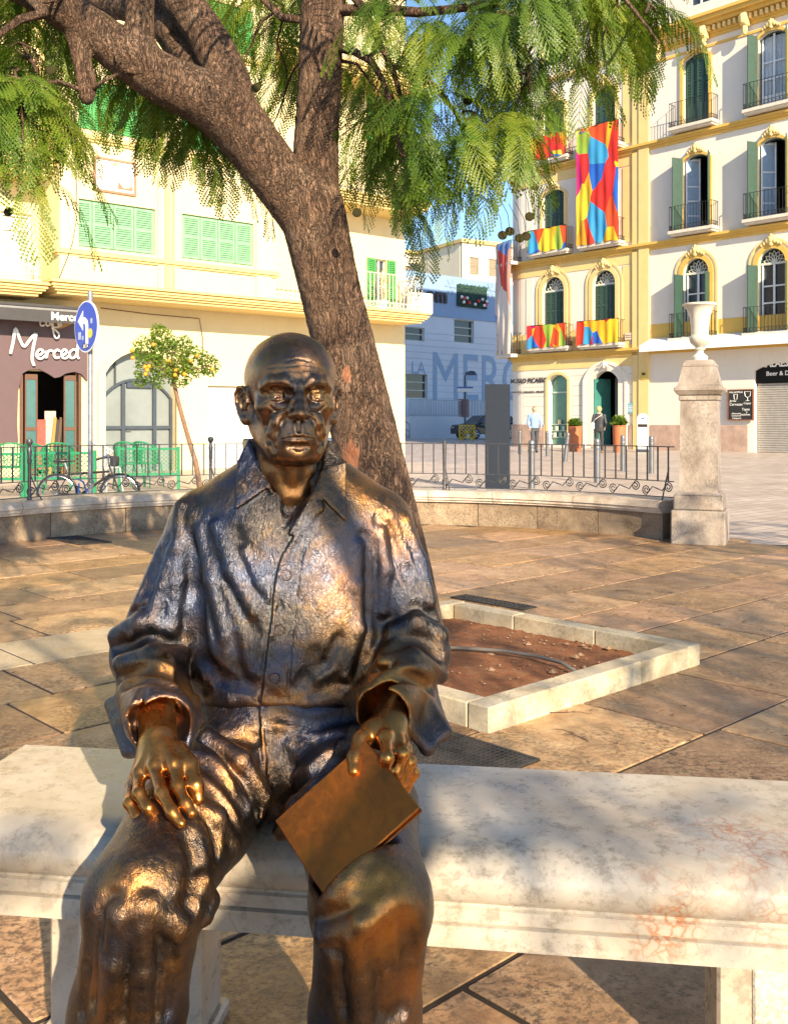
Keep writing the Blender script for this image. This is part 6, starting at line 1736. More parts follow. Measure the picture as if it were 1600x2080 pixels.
style = {('A',1):'fanclosed', ('B',1):'fanclosed', ('C',1):'fanhalf', ('D',1):'fanopen', ('E',1):'fanopen', ('A',2):'closed', ('B',2):'closed', ('C',2):'open', ('D',2):'open', ('E',2):'closed', ('A',3):'closed', ('B',3):'closed', ('C',3):'ajar', ('D',3):'curtain', ('E',3):'closed', ('A',4):'closed', ('B',4):'closed'}
for (c, r), (a, b, z0, z1, rise) in wins.items():
    st = style[c, r]; y0 = 0.0 if c in 'AB' else -.03; cx_ = (a+b)/2; w = b-a
    m = MB(); bw = .20 if r == 1 else .14
    surround(m, a, b, z0, z1, rise, bw, y0-.07, y0+.02)
    sr_ = m.build('window_surround', M_YEL2 if c in 'AB' else M_YEL, hm)
    if r == 1: surround(MB(), a-bw-.10, b+bw+.10, z0, z1+.30, rise+.30, .09, y0-.05, y0+.02).build('outer_surround', M_YEL2, sr_)
    if r <= 3: ornament(sr_, cx_, y0-.10, z1+.18 if r > 1 else z1+.22, .75 if r > 1 else .85, M_YEL2)
    zs = z1-rise if r == 1 else z1-rise*.5
    m = MB(); fr = MB(); surround(fr, a+.05, b-.05, z0, z1-.05, rise*.93, .045, y0+.16, y0+.24)
    wn_ = fr.build('window', M_DGREEN, hm)
    if r == 1: fan(MB(), a+.04, b-.04, zs, rise, y0+.18).build('fanlight', plain('fan_tracery', (.55, .56, .50), .5), wn_)
    zt_ = zs-.05 if r == 1 else z1-.06
    pts = [(a+.02, z0)] + arch_pts(a+.02, b-.02, z1-rise, rise*.97) + [(b-.02, z0)]
    if st in ('closed', 'fanclosed', 'ajar'):
        m = MB(); m.add([(x, y0+.27, z) for x, z in pts], [tuple(range(len(pts)))]); m.build('pane', GLASS_DARK, wn_)
        k_ = 4
        for i in range(k_):
            x0, x1 = a+.06+(w-.12)*i/k_, a+.06+(w-.12)*(i+1)/k_
            panel_leaf(MB(), x0+.006, x1-.006, z0+.02, zt_-.01*(i % 2) - (.10 if r > 1 and i in (0, 3) else 0), y0+(.13 if i % 2 else .12) - (.06 if st == 'ajar' and i > 1 else 0)).build('shutter', M_DGREEN, wn_)
    else:
        if st == 'curtain':
            m = MB(); mm = 26
            for i in range(mm):
                x0, x1 = a+.06+(w-.12)*i/mm, a+.06+(w-.12)*(i+1)/mm; ya, yb = y0+.30+.03*math.sin(i*1.9), y0+.30+.03*math.sin((i+1)*1.9)
                m.add([(x0, ya, z0), (x1, yb, z0), (x1, yb, z1-.1), (x0, ya, z1-.1)], [(0, 1, 2, 3)])
            m.build('curtain', M_CURT, wn_, smooth='all')
        if st in ('curtain', 'fanopen', 'fanhalf'):
            m = MB(); m.box(cx_-.04, cx_+.04, y0+.17, y0+.22, z0, zt_)
            for s in (a+.06, b-.12): m.box(s, s+.06, y0+.17, y0+.22, z0, zt_)
            for zz in (z0+.5, z0+1.15, z0+1.8): m.box(a+.12, b-.12, y0+.18, y0+.215, zz-.03, zz+.03)
            m.box(a+.12, b-.12, y0+.19, y0+.21, z0, z0+.5); m.build('french_window', M_BLUEW, wn_)
        if st in ('fanopen', 'fanhalf'):
            m = MB(); m.add([(x, y0+.27, z) for x, z in pts], [tuple(range(len(pts)))]); m.build('pane', GLASS_DARK, wn_)
        if st == 'open':
            m = MB()    # white casement swung inwards on the left
            for zz in (z0, z0+.6, z0+1.2, z0+1.8, zt_-.1): m.obox((a+.10, y0+.10, zz+.03), (a+.46, y0+.50, zz+.03), .04, .06)
            m.obox((a+.10, y0+.10, z0), (a+.10, y0+.10, zt_), .05, .06, (0, 1, 0)); m.obox((a+.46, y0+.50, z0), (a+.46, y0+.50, zt_), .05, .06, (0, 1, 0)); m.build('casement', M_BLUEW, wn_)
            MB().add([(a+.11, y0+.115, z0), (a+.455, y0+.50, z0), (a+.455, y0+.50, zt_), (a+.11, y0+.115, zt_)], [(0, 1, 2, 3)]).build('pane', plain('sky_glass', (.30, .42, .55), .1, spec=.9), wn_)
        # shutters folded outwards
        L = w*.46
        for x, ang in ((a, R(112)), (b, R(68))) if st != 'fanhalf' else ((a, R(100)), (b, R(80))):
            k = MB(); panel_leaf(k, 0, L, 0, zt_-z0-.03, 0)
            o = k.build('shutter', M_DGREEN, wn_); o.location = (x + (-.02 if x == a else .02), y0-.02, z0+.02); o.rotation_euler = (0, 0, -ang if x == a else -ang)
    if r <= 3:
        bx = .42 if c in 'CDE' else .50; yo = y0-.52
        m = MB(); zb_ = z0-.28
        m.box(a-bx, b+bx, yo, y0, zb_+.14, zb_+.26); m.box(a-bx+.06, b+bx-.06, yo+.08, y0, zb_+.06, zb_+.14)
        bl = m.build('balcony', M_SLABW, hm)
        iron_rail(MB(), a-bx+.04, b+bx-.04, yo+.05, y0, zb_+.26, 1.0, .135, .0072, True).build('railing', M_BIRON, bl)
for a, b in ((pm(1386)+.1, pm(1437)-.1), (pm(1550), pm(1610))):
    m = MB(); surround(m, a+.05, b-.05, Z4+1.2, Z4+2.15, 0, .05, .45, .52); m.box(a, b, .45, .52, Z4+1.15, Z4+1.2); m.box((a+b)/2-.03, (a+b)/2+.03, .46, .51, Z4+1.2, Z4+2.15); w = m.build('window', M_WHITE, hm); MB().box(a+.05, b-.05, .53, .55, Z4+1.2, Z4+2.15).build('pane', GLASS_DARK, w)
# ground floor of the museum
M_TEAL = plain('teal_glass_front', (.05, .19, .16), .12, var=.25, scale=2, spec=.8)
m = MB(); a, b, z0, z1, rise = gl; pts = [(a, z0)] + arch_pts(a, b, z1-rise, rise) + [(b, z0)]
m.add([(x, .30, z) for x, z in pts], [tuple(range(len(pts)))]); gw = m.build('shop_window', M_TEAL, hm)
m = MB(); surround(m, a, b, z0, z1, rise, .14, -.05, .02); m.build('window_surround', M_YEL2, hm)
m = MB(); m.box(a+.05, b-.05, .24, .29, z1-.85, z1-.78); m.build('transom', plain('shelf_pale', (.4, .5, .45), .5), gw)
for zz in (.45, .75, 1.05): MB().box(a+.08, b-.08, .20, .28, zz, zz+.03).build('shelf', plain('shelf_pale', (.4, .5, .45), .5), gw)
for i, (fx, zz) in enumerate(((.2, .48), (.5, .48), (.75, .48), (.3, .78), (.65, .78), (.45, 1.08))): MB().box(a+(b-a)*fx-.08, a+(b-a)*fx+.08, .19, .23, zz, zz+.2, .01).build('book_on_shelf', plain('cover%d' % (i % 3), [(.6, .58, .5), (.3, .45, .4), (.6, .5, .3)][i % 3], .5), gw)
a, b, z0, z1, rise = gd
m = MB(); surround(m, a, b, 0, z1, rise, .34, -.06, .02); ds = m.build('door_surround', M_MUS, hm)
m = MB(); surround(m, a-.34, b+.34, 0, z1+.3, rise+.3, .14, -.10, .02); m.build('outer_surround', M_MUS, ds); ornament(ds, (a+b)/2, -.14, z1+.2, .6, M_MUS)
dl = thing('museum_door', 'open arched museum doorway with a green glass leaf', 'door', at_frame(FM, a, .02, 0), FM.a)
w = b-a; m = MB(); m.obox((.06, .0, 1.6), (.30, .9, 1.6), .05, 3.0); m.build('door_leaf', M_TEAL, dl); MB().box(.55, w-.05, .9, .95, .0, z1-.3).build('inner_panel', plain('hall_grey', (.13, .15, .16), .5), dl)
MB().box(.0, w, -.1, .4, -.02, .10).build('step', M_ROSE, dl)
for s0, s1 in ((sC, gl[0]-.20), (gl[1]+.20, gd[0]-.52), (gd[1]+.52, -.34), (.55, gr[0]-.25), (gr[1]+.25, sR)): MB().box(s0, s1, -.07 if s0 < .5 else -.10, .0 if s0 < .5 else -.03, -.02, 1.05).build('plinth', M_ROSE, hm)
m = MB()
for i in range(n):
    q = [(sC - (CR+.07)*math.sin(j/n*math.pi/2), CR - (CR+.07)*math.cos(j/n*math.pi/2)) for j in (i, i+1)] + [(sC - (CR-.1)*math.sin(j/n*math.pi/2), CR - (CR-.1)*math.cos(j/n*math.pi/2)) for j in (i+1, i)]; m.zprism(q, -.02, 1.05)
m.build('plinth', M_ROSE, hm)
for z in (1.45, 1.9, 2.35, 2.8, 3.25):      # course lines of the rendered ground floor
    for s0, s1 in ((sC, gl[0]-.2), (gl[1]+.2, gd[0]-.52), (gd[1]+.52, -.34)): MB().box(s0, s1, -.004, .0, z, z+.022).build('course_line', plain('course_line_dark', (.45, .40, .34), .8), hm)  # thin strips in a darker tone than the wall
s, z = pm(1037, 778); put_text('MUSEO PICASSO', M_DKLET, hm, s, -.03, z, .30, depth=.01, bold=.004)
s, z = pm(1037, 798); put_text('FUNDACION - CASA NATAL - MALAGA', M_DKLET, hm, s, -.03, z, .115, depth=.008, bold=.002)
sg = thing('blue_notice', 'small light blue notice board on the museum wall by the doorway', 'sign', at_frame(FM, pm(1273), -.02, zrow(1273, 838)), FM.a); sw = pm(1291)-pm(1273)
MB().box(0, sw, -.06, 0, 0, zrow(1273, 818)-zrow(1273, 838), .01).build('board', plain('notice_blue', (.20, .42, .52), .4), sg); m = MB(); [m.box(.05, sw-.1, -.064, -.0605, .08+.07*k, .10+.07*k) for k in range(4)]; m.build('lettering', M_WHITE, sg)
sg = thing('yellow_notice', 'small yellow alarm plate on the ochre pilaster', 'sign', at_frame(FM, .18, -.15, zrow(1310, 770)), FM.a); MB().box(0, .22, -.02, 0, 0, .32, .005).build('plate', plain('notice_yellow', (.65, .48, .05), .4), sg); MB().box(.03, .19, -.024, -.0205, .18, .28).build('emblem', M_DKLET, sg)
for px, py, w_, h_, cc, lb in ((1270, 690, .75, .30, (.62, .55, .45), 'pale street name plate on the museum wall'), (1282, 698, .30, .2, (.08, .12, .35), 'small blue number plate under the street name plate')):
    t = thing('wall_plate', lb, 'sign', at_frame(FM, pm(px), -.055, zrow(px, py)), FM.a); MB().box(0, w_, -.02, 0, 0, h_, .004).build('plate', plain('plate%d' % px, cc, .4), t); m = MB(); m.box(.04, w_-.04, -.023, -.0205, h_*.58, h_*.70); m.box(.04, w_*.7, -.023, -.0205, h_*.3, h_*.42); m.build('lettering', M_INK if px == 1270 else M_WHITE, t)
# bar in the right front: sign, roller shutter, awning, chalk board
a, b, z0, z1, rise = gr; zs_ = zrow(1545, 777)
bs = thing('bar_sign', 'black arched bar sign with white lettering above the ribbed shutter', 'sign', at_frame(FM, a, -.02, 0), FM.a); w = b-a
pts = [(0, zs_)] + arch_pts(0, w, z1-rise, rise) + [(w, zs_)]; MB().prism(pts, .10, .16).build('board', plain('sign_black', (.010, .010, .010), .5, spec=.15), bs)
put_text('MALAESPINA', M_LET, bs, .16, .095, zs_+.62, .40, depth=.006, bold=.012, sx=.80); put_text('Beer & Drink', M_LET, bs, .42, .095, zs_+.28, .24, depth=.006, bold=.003)
rs_ = thing('roller_shutter', 'grey ribbed roller shutter under the black bar sign', 'shutter', at_frame(FM, a, 0, 0), FM.a); nn_ = 30
for k in range(nn_):
    q0, q1 = zs_*k/nn_, zs_*(k+1)/nn_
    MB().add([(.04, .2, q0), (w-.04, .2, q0), (w-.04, .17, q0+.02), (.04, .17, q0+.02), (w-.04, .17, q1-.02), (.04, .17, q1-.02), (w-.04, .2, q1), (.04, .2, q1)], [(0,1,2,3), (3,2,4,5), (5,4,6,7)]).build('slat', plain('shutter_grey', (.42, .40, .37), .45, .3), rs_)
ca, cb_ = pm(1477, y=-.12), pm(1530, y=-.12); z0_, z1_ = zrow(1503, 853), zrow(1503, 790)
cbd = thing('chalk_board', 'black menu board with white chalk drawings on the wall beside the bar shutter', 'board', at_frame(FM, ca, -.10, z0_), FM.a); w, h_ = cb_-ca, z1_-z0_
MB().box(.04, w-.04, -.05, -.01, .04, h_-.04).build('slate', plain('slate_board', (.02, .02, .021), .6), cbd)
m = MB(); surround(m, .04, w-.04, .04, h_-.04, 0, .04, -.07, 0); m.box(0, w, -.07, 0, 0, .04); m.build('frame', plain('board_frame', (.22, .09, .05), .5), cbd)
for tx, x, z, s_ in (('MALAESPINA', .07, h_*.88, .10), ('Jarras', .1, h_*.60, .12), ('Copas', w*.62, h_*.52, .12), ('Cervezas', .08, h_*.48, .15), ('Tapas', w*.55, h_*.32, .14), ('y', w*.72, h_*.24, .12), ('raciones', w*.5, h_*.16, .12), ('-Ahumados', .16, h_*.20, .09), ('-Conservas', .16, h_*.13, .09), ('Campero', .2, h_*.05, .10)): put_text(tx, M_LET, cbd, x, -.053, z, s_, depth=.002, shear=.15)
m = MB(); cxg = w*.78
m.tube([(cxg-.13, -.054, h_*.92), (cxg-.10, -.054, h_*.78), (cxg, -.054, h_*.73), (cxg+.10, -.054, h_*.78), (cxg+.13, -.054, h_*.92), (cxg-.13, -.054, h_*.92)], .010, 4); m.tube([(cxg, -.054, h_*.73), (cxg, -.054, h_*.64), (cxg-.07, -.054, h_*.63), (cxg+.07, -.054, h_*.63)], .010, 4); m.build('chalk_drawing', M_LET, cbd); m = MB(); m.tube([(w*.25, -.054, h_*.84), (w*.27, -.054, h_*.68), (w*.37, -.054, h_*.68), (w*.39, -.054, h_*.84), (w*.25, -.054, h_*.84)], .010, 4); m.build('chalk_drawing', M_LET, cbd)
awn = thing('white_awning', 'white folded fabric awning above the bar front', 'awning', at_frame(FM, .6, -.03, 0), FM.a); za_ = zrow(1330, 716)
m = MB(); L = sR-1.5
m.add([(0, 0, za_+.62), (L, 0, za_+.62), (L, -.95, za_+.26), (0, -.95, za_+.26)], [(0, 1, 2, 3)]); m.add([(0, -.95, za_+.26), (L, -.95, za_+.26), (L, -.96, za_), (0, -.96, za_)], [(0, 1, 2, 3)]); m.add([(0, 0, za_+.62), (0, -.95, za_+.26), (0, -.96, za_), (0, 0, za_+.3)], [(0, 1, 2, 3)]); m.build('canopy', plain('awning_white', (.80, .79, .77), .8, var=.04), awn)
m = MB(); [m.tube([(x, .02, za_+.2), (x, -.9, za_+.24)], .02, 6) for x in (.3, 4, 8)]; m.build('arm', M_DGREY, awn)
# ---- printed banners: sheets of cloth with angular patches of colour
def banner_mat(name, scale, rot, seed, hues):
    t = NT(name); c = t.co('Object', (1.0, 0.0, .50), (0, R(rot), 0)); c2 = t.n('VectorMath', {0: c, 1: (seed, 0, seed*1.7)}, operation='ADD').outputs[0]
    v = t.n('TexVoronoi', {'Vector': c2, 'Scale': scale, 'Randomness': 1.0}, feature='F1', distance='EUCLIDEAN')
    h = t.n('SeparateColor', {0: v.outputs['Color']}).outputs[0]
    r = t.n('ValToRGB', {'Fac': h}); r.color_ramp.interpolation = 'CONSTANT'; e = r.color_ramp.elements
    while len(e) < len(hues): e.new(.5)
    for i, q in enumerate(hues): e[i].position = i/len(hues); e[i].color = (*q, 1)
    t.set(Base_Color=r.outputs[0], Roughness=.7)
    tl = t.n('BsdfTranslucent', {'Color': r.outputs[0]}); mx = t.n('MixShader', {0: .25}); t.t.links.new(t.b.outputs[0], mx.inputs[1]); t.t.links.new(tl.outputs[0], mx.inputs[2]); t.t.links.new(mx.outputs[0], t.out.inputs[0])
    return t.m
HU = [(.72, .03, .02), (.85, .36, .02), (.02, .13, .60), (.82, .09, .02), (.90, .60, .03), (.05, .36, .70), (.78, .03, .03), (.88, .46, .02), (.80, .05, .02), (.62, .02, .20), (.90, .64, .04), (.35, .52, .06)]
def banner(label, s0, s1, z0, z1, y, seed, scale=1.9, amp=.03, rot=35, par=None):
    t = thing('banner', label, 'banner', at_frame(FM, s0, y, z0+.02), FM.a, 'painted banners on the museum balconies'); w, h = s1-s0, z1-z0
    nx, nz = 36, max(6, int(h*6)); m = MB()
    vs = [(w*i/nx, amp*math.sin(i*.9+seed)*(.4+.6*(1-j/nz)) + amp*.5*math.sin(i*.37+j*.5+seed*2) - .02, h*j/nz + (.03*math.sin(i*.5+seed) if j == 0 else 0)) for j in range(nz+1) for i in range(nx+1)]
    m.add(vs, [(j*(nx+1)+i, j*(nx+1)+i+1, (j+1)*(nx+1)+i+1, (j+1)*(nx+1)+i) for j in range(nz) for i in range(nx)])
    hu = HU[seed % 5:] + HU[:seed % 5]
    m.build('cloth', banner_mat('banner_print_%d' % seed, scale, rot, seed*3.3, hu), t, smooth='all')
    m = MB(); m.tube([(0, -.0, h), (w, -.0, h)], .022, 8); m.build('top_rod', M_BIRON, t)
yb = -.54
def bcol(c): return cols[c][0]-.49, cols[c][1]+.49
z_of = lambda r: wins['A', r][2]
banner('long bright banner of red, yellow and blue shards hanging over two floors', *bcol('B'), z_of(2)-.05, zrow(1215, 262), yb, 6, 1.35)
banner('short banner with magenta and blue shards on the second floor balcony beside the long banner', *bcol('A'), z_of(2)-.05, z_of(2)+1.0, yb, 2)
banner('short banner of red and blue shards on the third floor balcony, half behind the leaves', *bcol('A'), z_of(3)-.05, z_of(3)+1.0, yb, 3)
banner('short banner of red and orange shards above the teal shop window', *bcol('A'), z_of(1)-.05, z_of(1)+.98, yb, 4)
banner('short banner of green, yellow and red shards above the museum doorway', *bcol('B'), z_of(1)-.05, z_of(1)+.98, yb, 5)
# corner balcony with a tall pale banner
cb0 = thing('corner_balcony', 'small iron balcony wrapped in faded banners on the rounded corner', 'balcony', at_frame(FM, sC-CR*.55, CR*.17, 0), FM.a + R(-20))
for z in (Z1, Z2): m = MB(); m.box(-.75, .75, -.62, .35, z-.1, z+.05); m.build('slab', M_SLABW, cb0); iron_rail(MB(), -.7, .7, -.57, .2, z+.05, 1.0, .14, .011).build('railing', M_BIRON, cb0)
t = thing('banner', 'tall faded banner hanging from the corner balcony over the street', 'banner', at_frame(FM, sC-CR*.55, CR*.17, Z1), FM.a + R(-20), 'painted banners on the museum balconies')
m = MB(); nx, nz = 18, 24; h = Z2+.95-Z1; w = 1.42
m.add([(-w/2+w*i/nx, -.63+.045*math.sin(i*1.1)+.03*math.sin(j*.4+i*.3), h*j/nz+.05) for j in range(nz+1) for i in range(nx+1)], [(j*(nx+1)+i, j*(nx+1)+i+1, (j+1)*(nx+1)+i+1, (j+1)*(nx+1)+i) for j in range(nz) for i in range(nx)])
m.build('cloth', banner_mat('banner_print_faded', .8, 20, 9.1, [(.62, .50, .46), (.70, .62, .56), (.15, .25, .55), (.66, .36, .28), (.72, .66, .62), (.70, .45, .40), (.55, .50, .15), (.62, .08, .06)]), t, smooth='all')
# ================================================================ street things
M_BOLL = plain('bollard_steel', (.16, .165, .18), .45, .6, var=.15)
def bollard(px, d, label, tilt=0.0):
    X = (px-CX)*d/F_PX; t = thing('bollard', label, 'bollard', (X, d, -.022), 0, 'steel bollards along the square')
    t.rotation_euler = (0, tilt, 0); m = MB(); m.lathe([(.062, 0), (.062, .74), (.066, .745), (.066, .775), (.058, .78), (.058, .80), (.066, .805), (.064, .845), (.045, .872), (0, .88)], 18); m.build('shaft', M_BOLL, t, smooth=True)
    m = MB(); m.lathe([(.068, .66), (.070, .67), (.070, .70), (.068, .71)], 18); m.build('collar', M_BOLL, t, smooth=True)
bollard(1055, 36, 'slim steel bollard at the museum corner, by the walking man'); bollard(1079, 17.8, 'steel bollard closest to the dark slab stele, in front of the walking man'); bollard(1111, 34, 'steel bollard in front of the teal glass shop window')
bollard(1147, 29.5, 'leaning steel bollard between the teal window and the terracotta pot', .10); bollard(1212, 19.5, 'steel bollard in front of the woman in the dark jacket'); bollard(1264, 24.2, 'steel bollard in front of the terracotta pot right of the doorway'); bollard(1322, 22.9, 'steel bollard beside the white museum totem, nearest the stone pillar')
# dark slab stele
p = G(1010, 995, 0); st_ = thing('dark_stele', 'plain dark slate grey slab stele behind the railing', 'stele', (p[0], p[1], -.022), R(-4)); M_STEL = plain('stele_steel', (.022, .028, .040), .6, 0, var=.06, spec=.08)
MB().box(-.215, .215, -.06, .06, .03, 1.86, .006).build('slab', M_STEL, st_); MB().box(-.25, .25, -.10, .10, 0, .032).build('foot_plate', M_STEL, st_)
# white totem by the museum
p = np.array([(1305-CX)*38.5/F_PX, 38.5]); tt = thing('museum_totem', 'white round-topped information totem by the museum front', 'sign', (p[0], p[1], -.022), FM.a+R(20))
MB().prism([(-.22, .1), (.22, .1), (.22, 1.3)] + [(.22*math.cos(k*math.pi/8), 1.3+.22*math.sin(k*math.pi/8)) for k in range(1, 8)] + [(-.22, 1.3)], -.05, .05).build('panel', M_WHITE, tt); MB().box(-.2, .2, -.07, .07, 0, .12).build('foot', M_DGREY, tt); MB().box(-.19, .19, -.054, -.0505, .98, 1.10).build('dark_strip', M_DKLET, tt)
m = MB(); m.prism([(-.1, 1.28), (-.02, 1.38), (.02, 1.34), (.1, 1.42), (.06, 1.28)], -.054, -.0505); m.build('emblem', plain('emblem_blue', (.1, .2, .4), .5), tt); m = MB(); [m.box(-.17, .12, -.054, -.0505, .3+.08*k, .33+.08*k) for k in range(7)]; m.build('lettering', plain('pale_print', (.45, .55, .62), .5), tt)
# terracotta pots
M_TC = plain('terracotta', (.42, .13, .05), .6, var=.1)
leafy('planter', 'tall terracotta pot with a light green bush left of the museum doorway', 'planter', ((1167-CX)*39.5/F_PX, 39.5, -.022), 1.45, .45, 420, M_PLANT, M_TC, (.28, .24, 1.0), (.30, .055)); leafy('planter', 'tall terracotta pot with a light green bush right of the museum doorway', 'planter', ((1257-CX)*38.2/F_PX, 38.2, -.022), 1.55, .45, 420, M_PLANT, M_TC, (.26, .23, 1.05), (.32, .055))
# no-parking plate, lamp, barrier, car by the hall
dN = 60.0; X = (812-CX)*dN/F_PX; np_ = thing('no_parking_sign', 'red and blue no parking sign with a white plate near the hall steps', 'sign', (X, dN, -.022)); z0_ = CAM_H + (855-808)*dN/F_PX
m = MB(); m.tube([(0, .06, 0), (0, .06, z0_+1.1)], .04, 8); m.build('pole', M_DGREY, np_); MB().box(-.22, .22, 0, .03, z0_, z0_+.42).build('white_plate', M_WHITE, np_); MB().box(-.24, .24, 0, .03, z0_+.44, z0_+1.02).build('red_plate', plain('sign_red', (.55, .03, .03), .4), np_)
k = MB(); k.lathe([(0, 0), (.19, 0), (.19, .02), (0, .02)], 24); k.v = [(x, -.003-z, z0_+.72+y) for x, y, z in k.v]; k.build('blue_disc', plain('sign_blue', (.02, .08, .55), .35), np_)
dL = 64.0; X = (944-CX)*dL/F_PX; zl = CAM_H+(855-757)*dL/F_PX; lp = thing('street_lamp', 'dark street lamp with a domed head beside the hall wall', 'lamp', (X, dL, -.022))
m = MB(); m.lathe([(.11, 0), (.11, .8), (.07, .9), (.055, zl-.2)], 12); m.build('pole', M_DGREY, lp, smooth=True); m = MB(); m.tube([(0, 0, zl-.3), (.05, 0, zl+.02), (.3, 0, zl+.10), (.5, 0, zl+.05)], .04, 8); m.build('arm', M_DGREY, lp)
k = MB(); k.lathe([(.36, -.12), (.36, -.08), (.30, .06), (.16, .15), (0, .18)], 18, (.42, 0, zl-.02)); k.build('lamp_head', M_DGREY, lp, smooth=True); zs_ = CAM_H+(855-792)*dL/F_PX; MB().box(-.5, .5, -.1, -.07, zs_-.1, zs_+.12).build('direction_plate', M_WHITE, lp); MB().box(-.52, .52, -.105, -.065, zs_+.12, zs_+.22).build('plate_header', plain('plate_blue', (.05, .15, .45), .5), lp)
dB = 60.0; bx_ = (948-CX)*dB/F_PX; ba = thing('yellow_barrier', 'yellow plastic lattice barrier standing before the black car', 'barrier', (bx_, dB, -.022), R(6)); M_YB = plain('yellow_plastic', (.72, .50, .02), .45)
m = MB(); surround(m, -.44, .44, .22, .92, 0, .06, -.03, .03); m.box(-.5, .5, -.03, .03, .16, .22); m.build('frame', M_YB, ba)
for i in range(-3, 4):
    for sg_ in (-1, 1):
        x0 = i*.22; a_ = (x0-.35*sg_, .22); b_ = (x0+.35*sg_, .92)
        def clip(a, b):
            (x1, z1), (x2, z2) = a, b; t0, t1 = 0.0, 1.0; dx = x2-x1
            for lim, s in ((-.44, 1), (.44, -1)):
                den = dx*s; num = (lim-x1)*s
                if den > 0: t0 = max(t0, num/den)
                elif den < 0: t1 = min(t1, num/den)
            return None if t1-t0 < .15 else ((x1+dx*t0, z1+(z2-z1)*t0), (x1+dx*t1, z1+(z2-z1)*t1))
        q = clip(a_, b_)
        if q: MB().obox((q[0][0], .004*sg_, q[0][1]), (q[1][0], .004*sg_, q[1][1]), .028, .05, (0, 1, 0)).build('lattice_bar', M_YB, ba)
m = MB(); m.prism([(-.12, .57), (0, .45), (.12, .57), (0, .69)], -.02, .02); m.build('centre_plate', M_YB, ba)
for x in (-.33, .33):
    m = MB(); m.obox((x-.16, -.10, 0), (x+.02, 0, .22), .05, .05); m.obox((x+.16, .10, 0), (x-.02, 0, .22), .05, .05); m.build('foot', M_YB, ba)
# black car
cd = 66.5; car = thing('black_car', 'black five-door car parked side-on behind the yellow barrier', 'car', ((985-CX)*cd/F_PX, cd, -.022), R(28))
M_CAR = plain('car_paint_black', (.012, .012, .014), .18, var=.1, spec=.8); M_TYRE = plain('tyre', (.015, .015, .015), .8); M_RIM = plain('rim', (.35, .36, .38), .3, .8)
side = [(-2.2, .35), (-2.22, .75), (-2.1, .95), (-1.2, 1.05), (-.55, 1.58), (.9, 1.66), (1.65, 1.55), (2.05, 1.05), (2.18, .95), (2.2, .5), (2.1, .35)]
m = MB(); nS = len(side)
def wid(z): return .90 if z < 1.05 else .90-(z-1.05)*.32
m.add([(x, -wid(z), z) for x, z in side] + [(x, wid(z), z) for x, z in side], [tuple(range(nS)), tuple(range(nS, 2*nS))[::-1]] + [(i, (i+1) % nS, nS+(i+1) % nS, nS+i) for i in range(nS)])
bo = m.build('body', M_CAR, car); bv = bo.modifiers.new('bevel', 'BEVEL'); bv.width = .05; bv.segments = 2
for sd in (-1, 1):
    for q in ([(-1.05, 1.08), (-.5, 1.50), (.05, 1.54), (.05, 1.08)], [(.12, 1.08), (.12, 1.545), (.85, 1.57), (.95, 1.08)], [(1.02, 1.08), (.93, 1.56), (1.5, 1.48), (1.75, 1.1)]):
        m = MB(); m.add([(x, sd*(wid(z)+.012), z) for x, z in q], [(0, 1, 2, 3)]); w = m.build('side_window', GLASS_DARK, car)
        m = MB(); m.tube([(x, sd*(wid(z)+.014), z) for x, z in q], .014, 4, closed=True); m.build('trim', M_RIM, w)
    for x in (-1.38, 1.35):
        k = MB(); k.lathe([(.0, -.02), (.22, -.02), (.36, -.02), (.37, .02), (.37, .17), (.34, .2), (0, .2)], 24); k.v = [(x+a, sd*(.93-c) if sd > 0 else -.93+c, .37+b) for a, b, c in k.v]; wh = k.build('wheel', M_TYRE, car, smooth=True)
        m = MB()
        for j in range(5): t_ = j*2*math.pi/5; m.obox((x, sd*.955, .37), (x+.23*math.cos(t_), sd*.955, .37+.23*math.sin(t_)), .06, .02, (0, 1, 0))
        k = MB(); k.tube([(x+.24*math.cos(j*math.pi/10), sd*.955, .37+.24*math.sin(j*math.pi/10)) for j in range(20)], .025, 5, closed=True); m.add(k.v, k.f); m.build('rim', M_RIM, wh)
    m = MB(); m.box(-.98, -.8, sd*1.02-.1, sd*1.02+.1, 1.05, 1.18, .03); m.build('mirror', M_CAR, car)
    m = MB(); m.box(1.95, 2.14, sd*.70-.2, sd*.70+.2, .93, 1.07, .02); m.build('tail_light', plain('tail_red', (.5, .02, .02), .2), car)
    m = MB(); m.box(-2.24, -2.05, sd*.62-.2, sd*.62+.2, .72, .86, .02); m.build('headlight', M_RIM, car)
# blue waste container behind the tree
wc = thing('waste_container', 'blue grey waste container glimpsed between the statue head and the trunk', 'container', ((684-CX)*19.0/F_PX, 19.0, -.022), R(10)); M_WC = plain('container_blue', (.10, .15, .26), .5)
m = MB(); m.box(-.42, .42, -.35, .35, .1, .82, .05); m.build('body', M_WC, wc); m = MB(); m.box(-.45, .45, -.38, .38, .82, .90, .03); m.build('lid', plain('lid_dark', (.06, .09, .17), .5), wc); MB().box(-.25, .25, -.362, -.352, .3, .6).build('notice', plain('container_notice', (.4, .45, .5), .5), wc); MB().box(-.35, .35, -.3, .3, -.0, .11).build('base', M_DGREY, wc)
# ---------------------------------------------------------------- round blue sign
sgd = 12.0; sc_ = np.array([(176-CX)*sgd/F_PX, sgd, CAM_H+(855-663)*sgd/F_PX]); na = math.atan2(-.68, -.74)
rsn = thing('left_turn_sign', 'round blue left-turn sign on a grey pole behind the curved wall', 'sign', (sc_[0], sc_[1], -.022), na - R(-90)); H = sc_[2]+.02
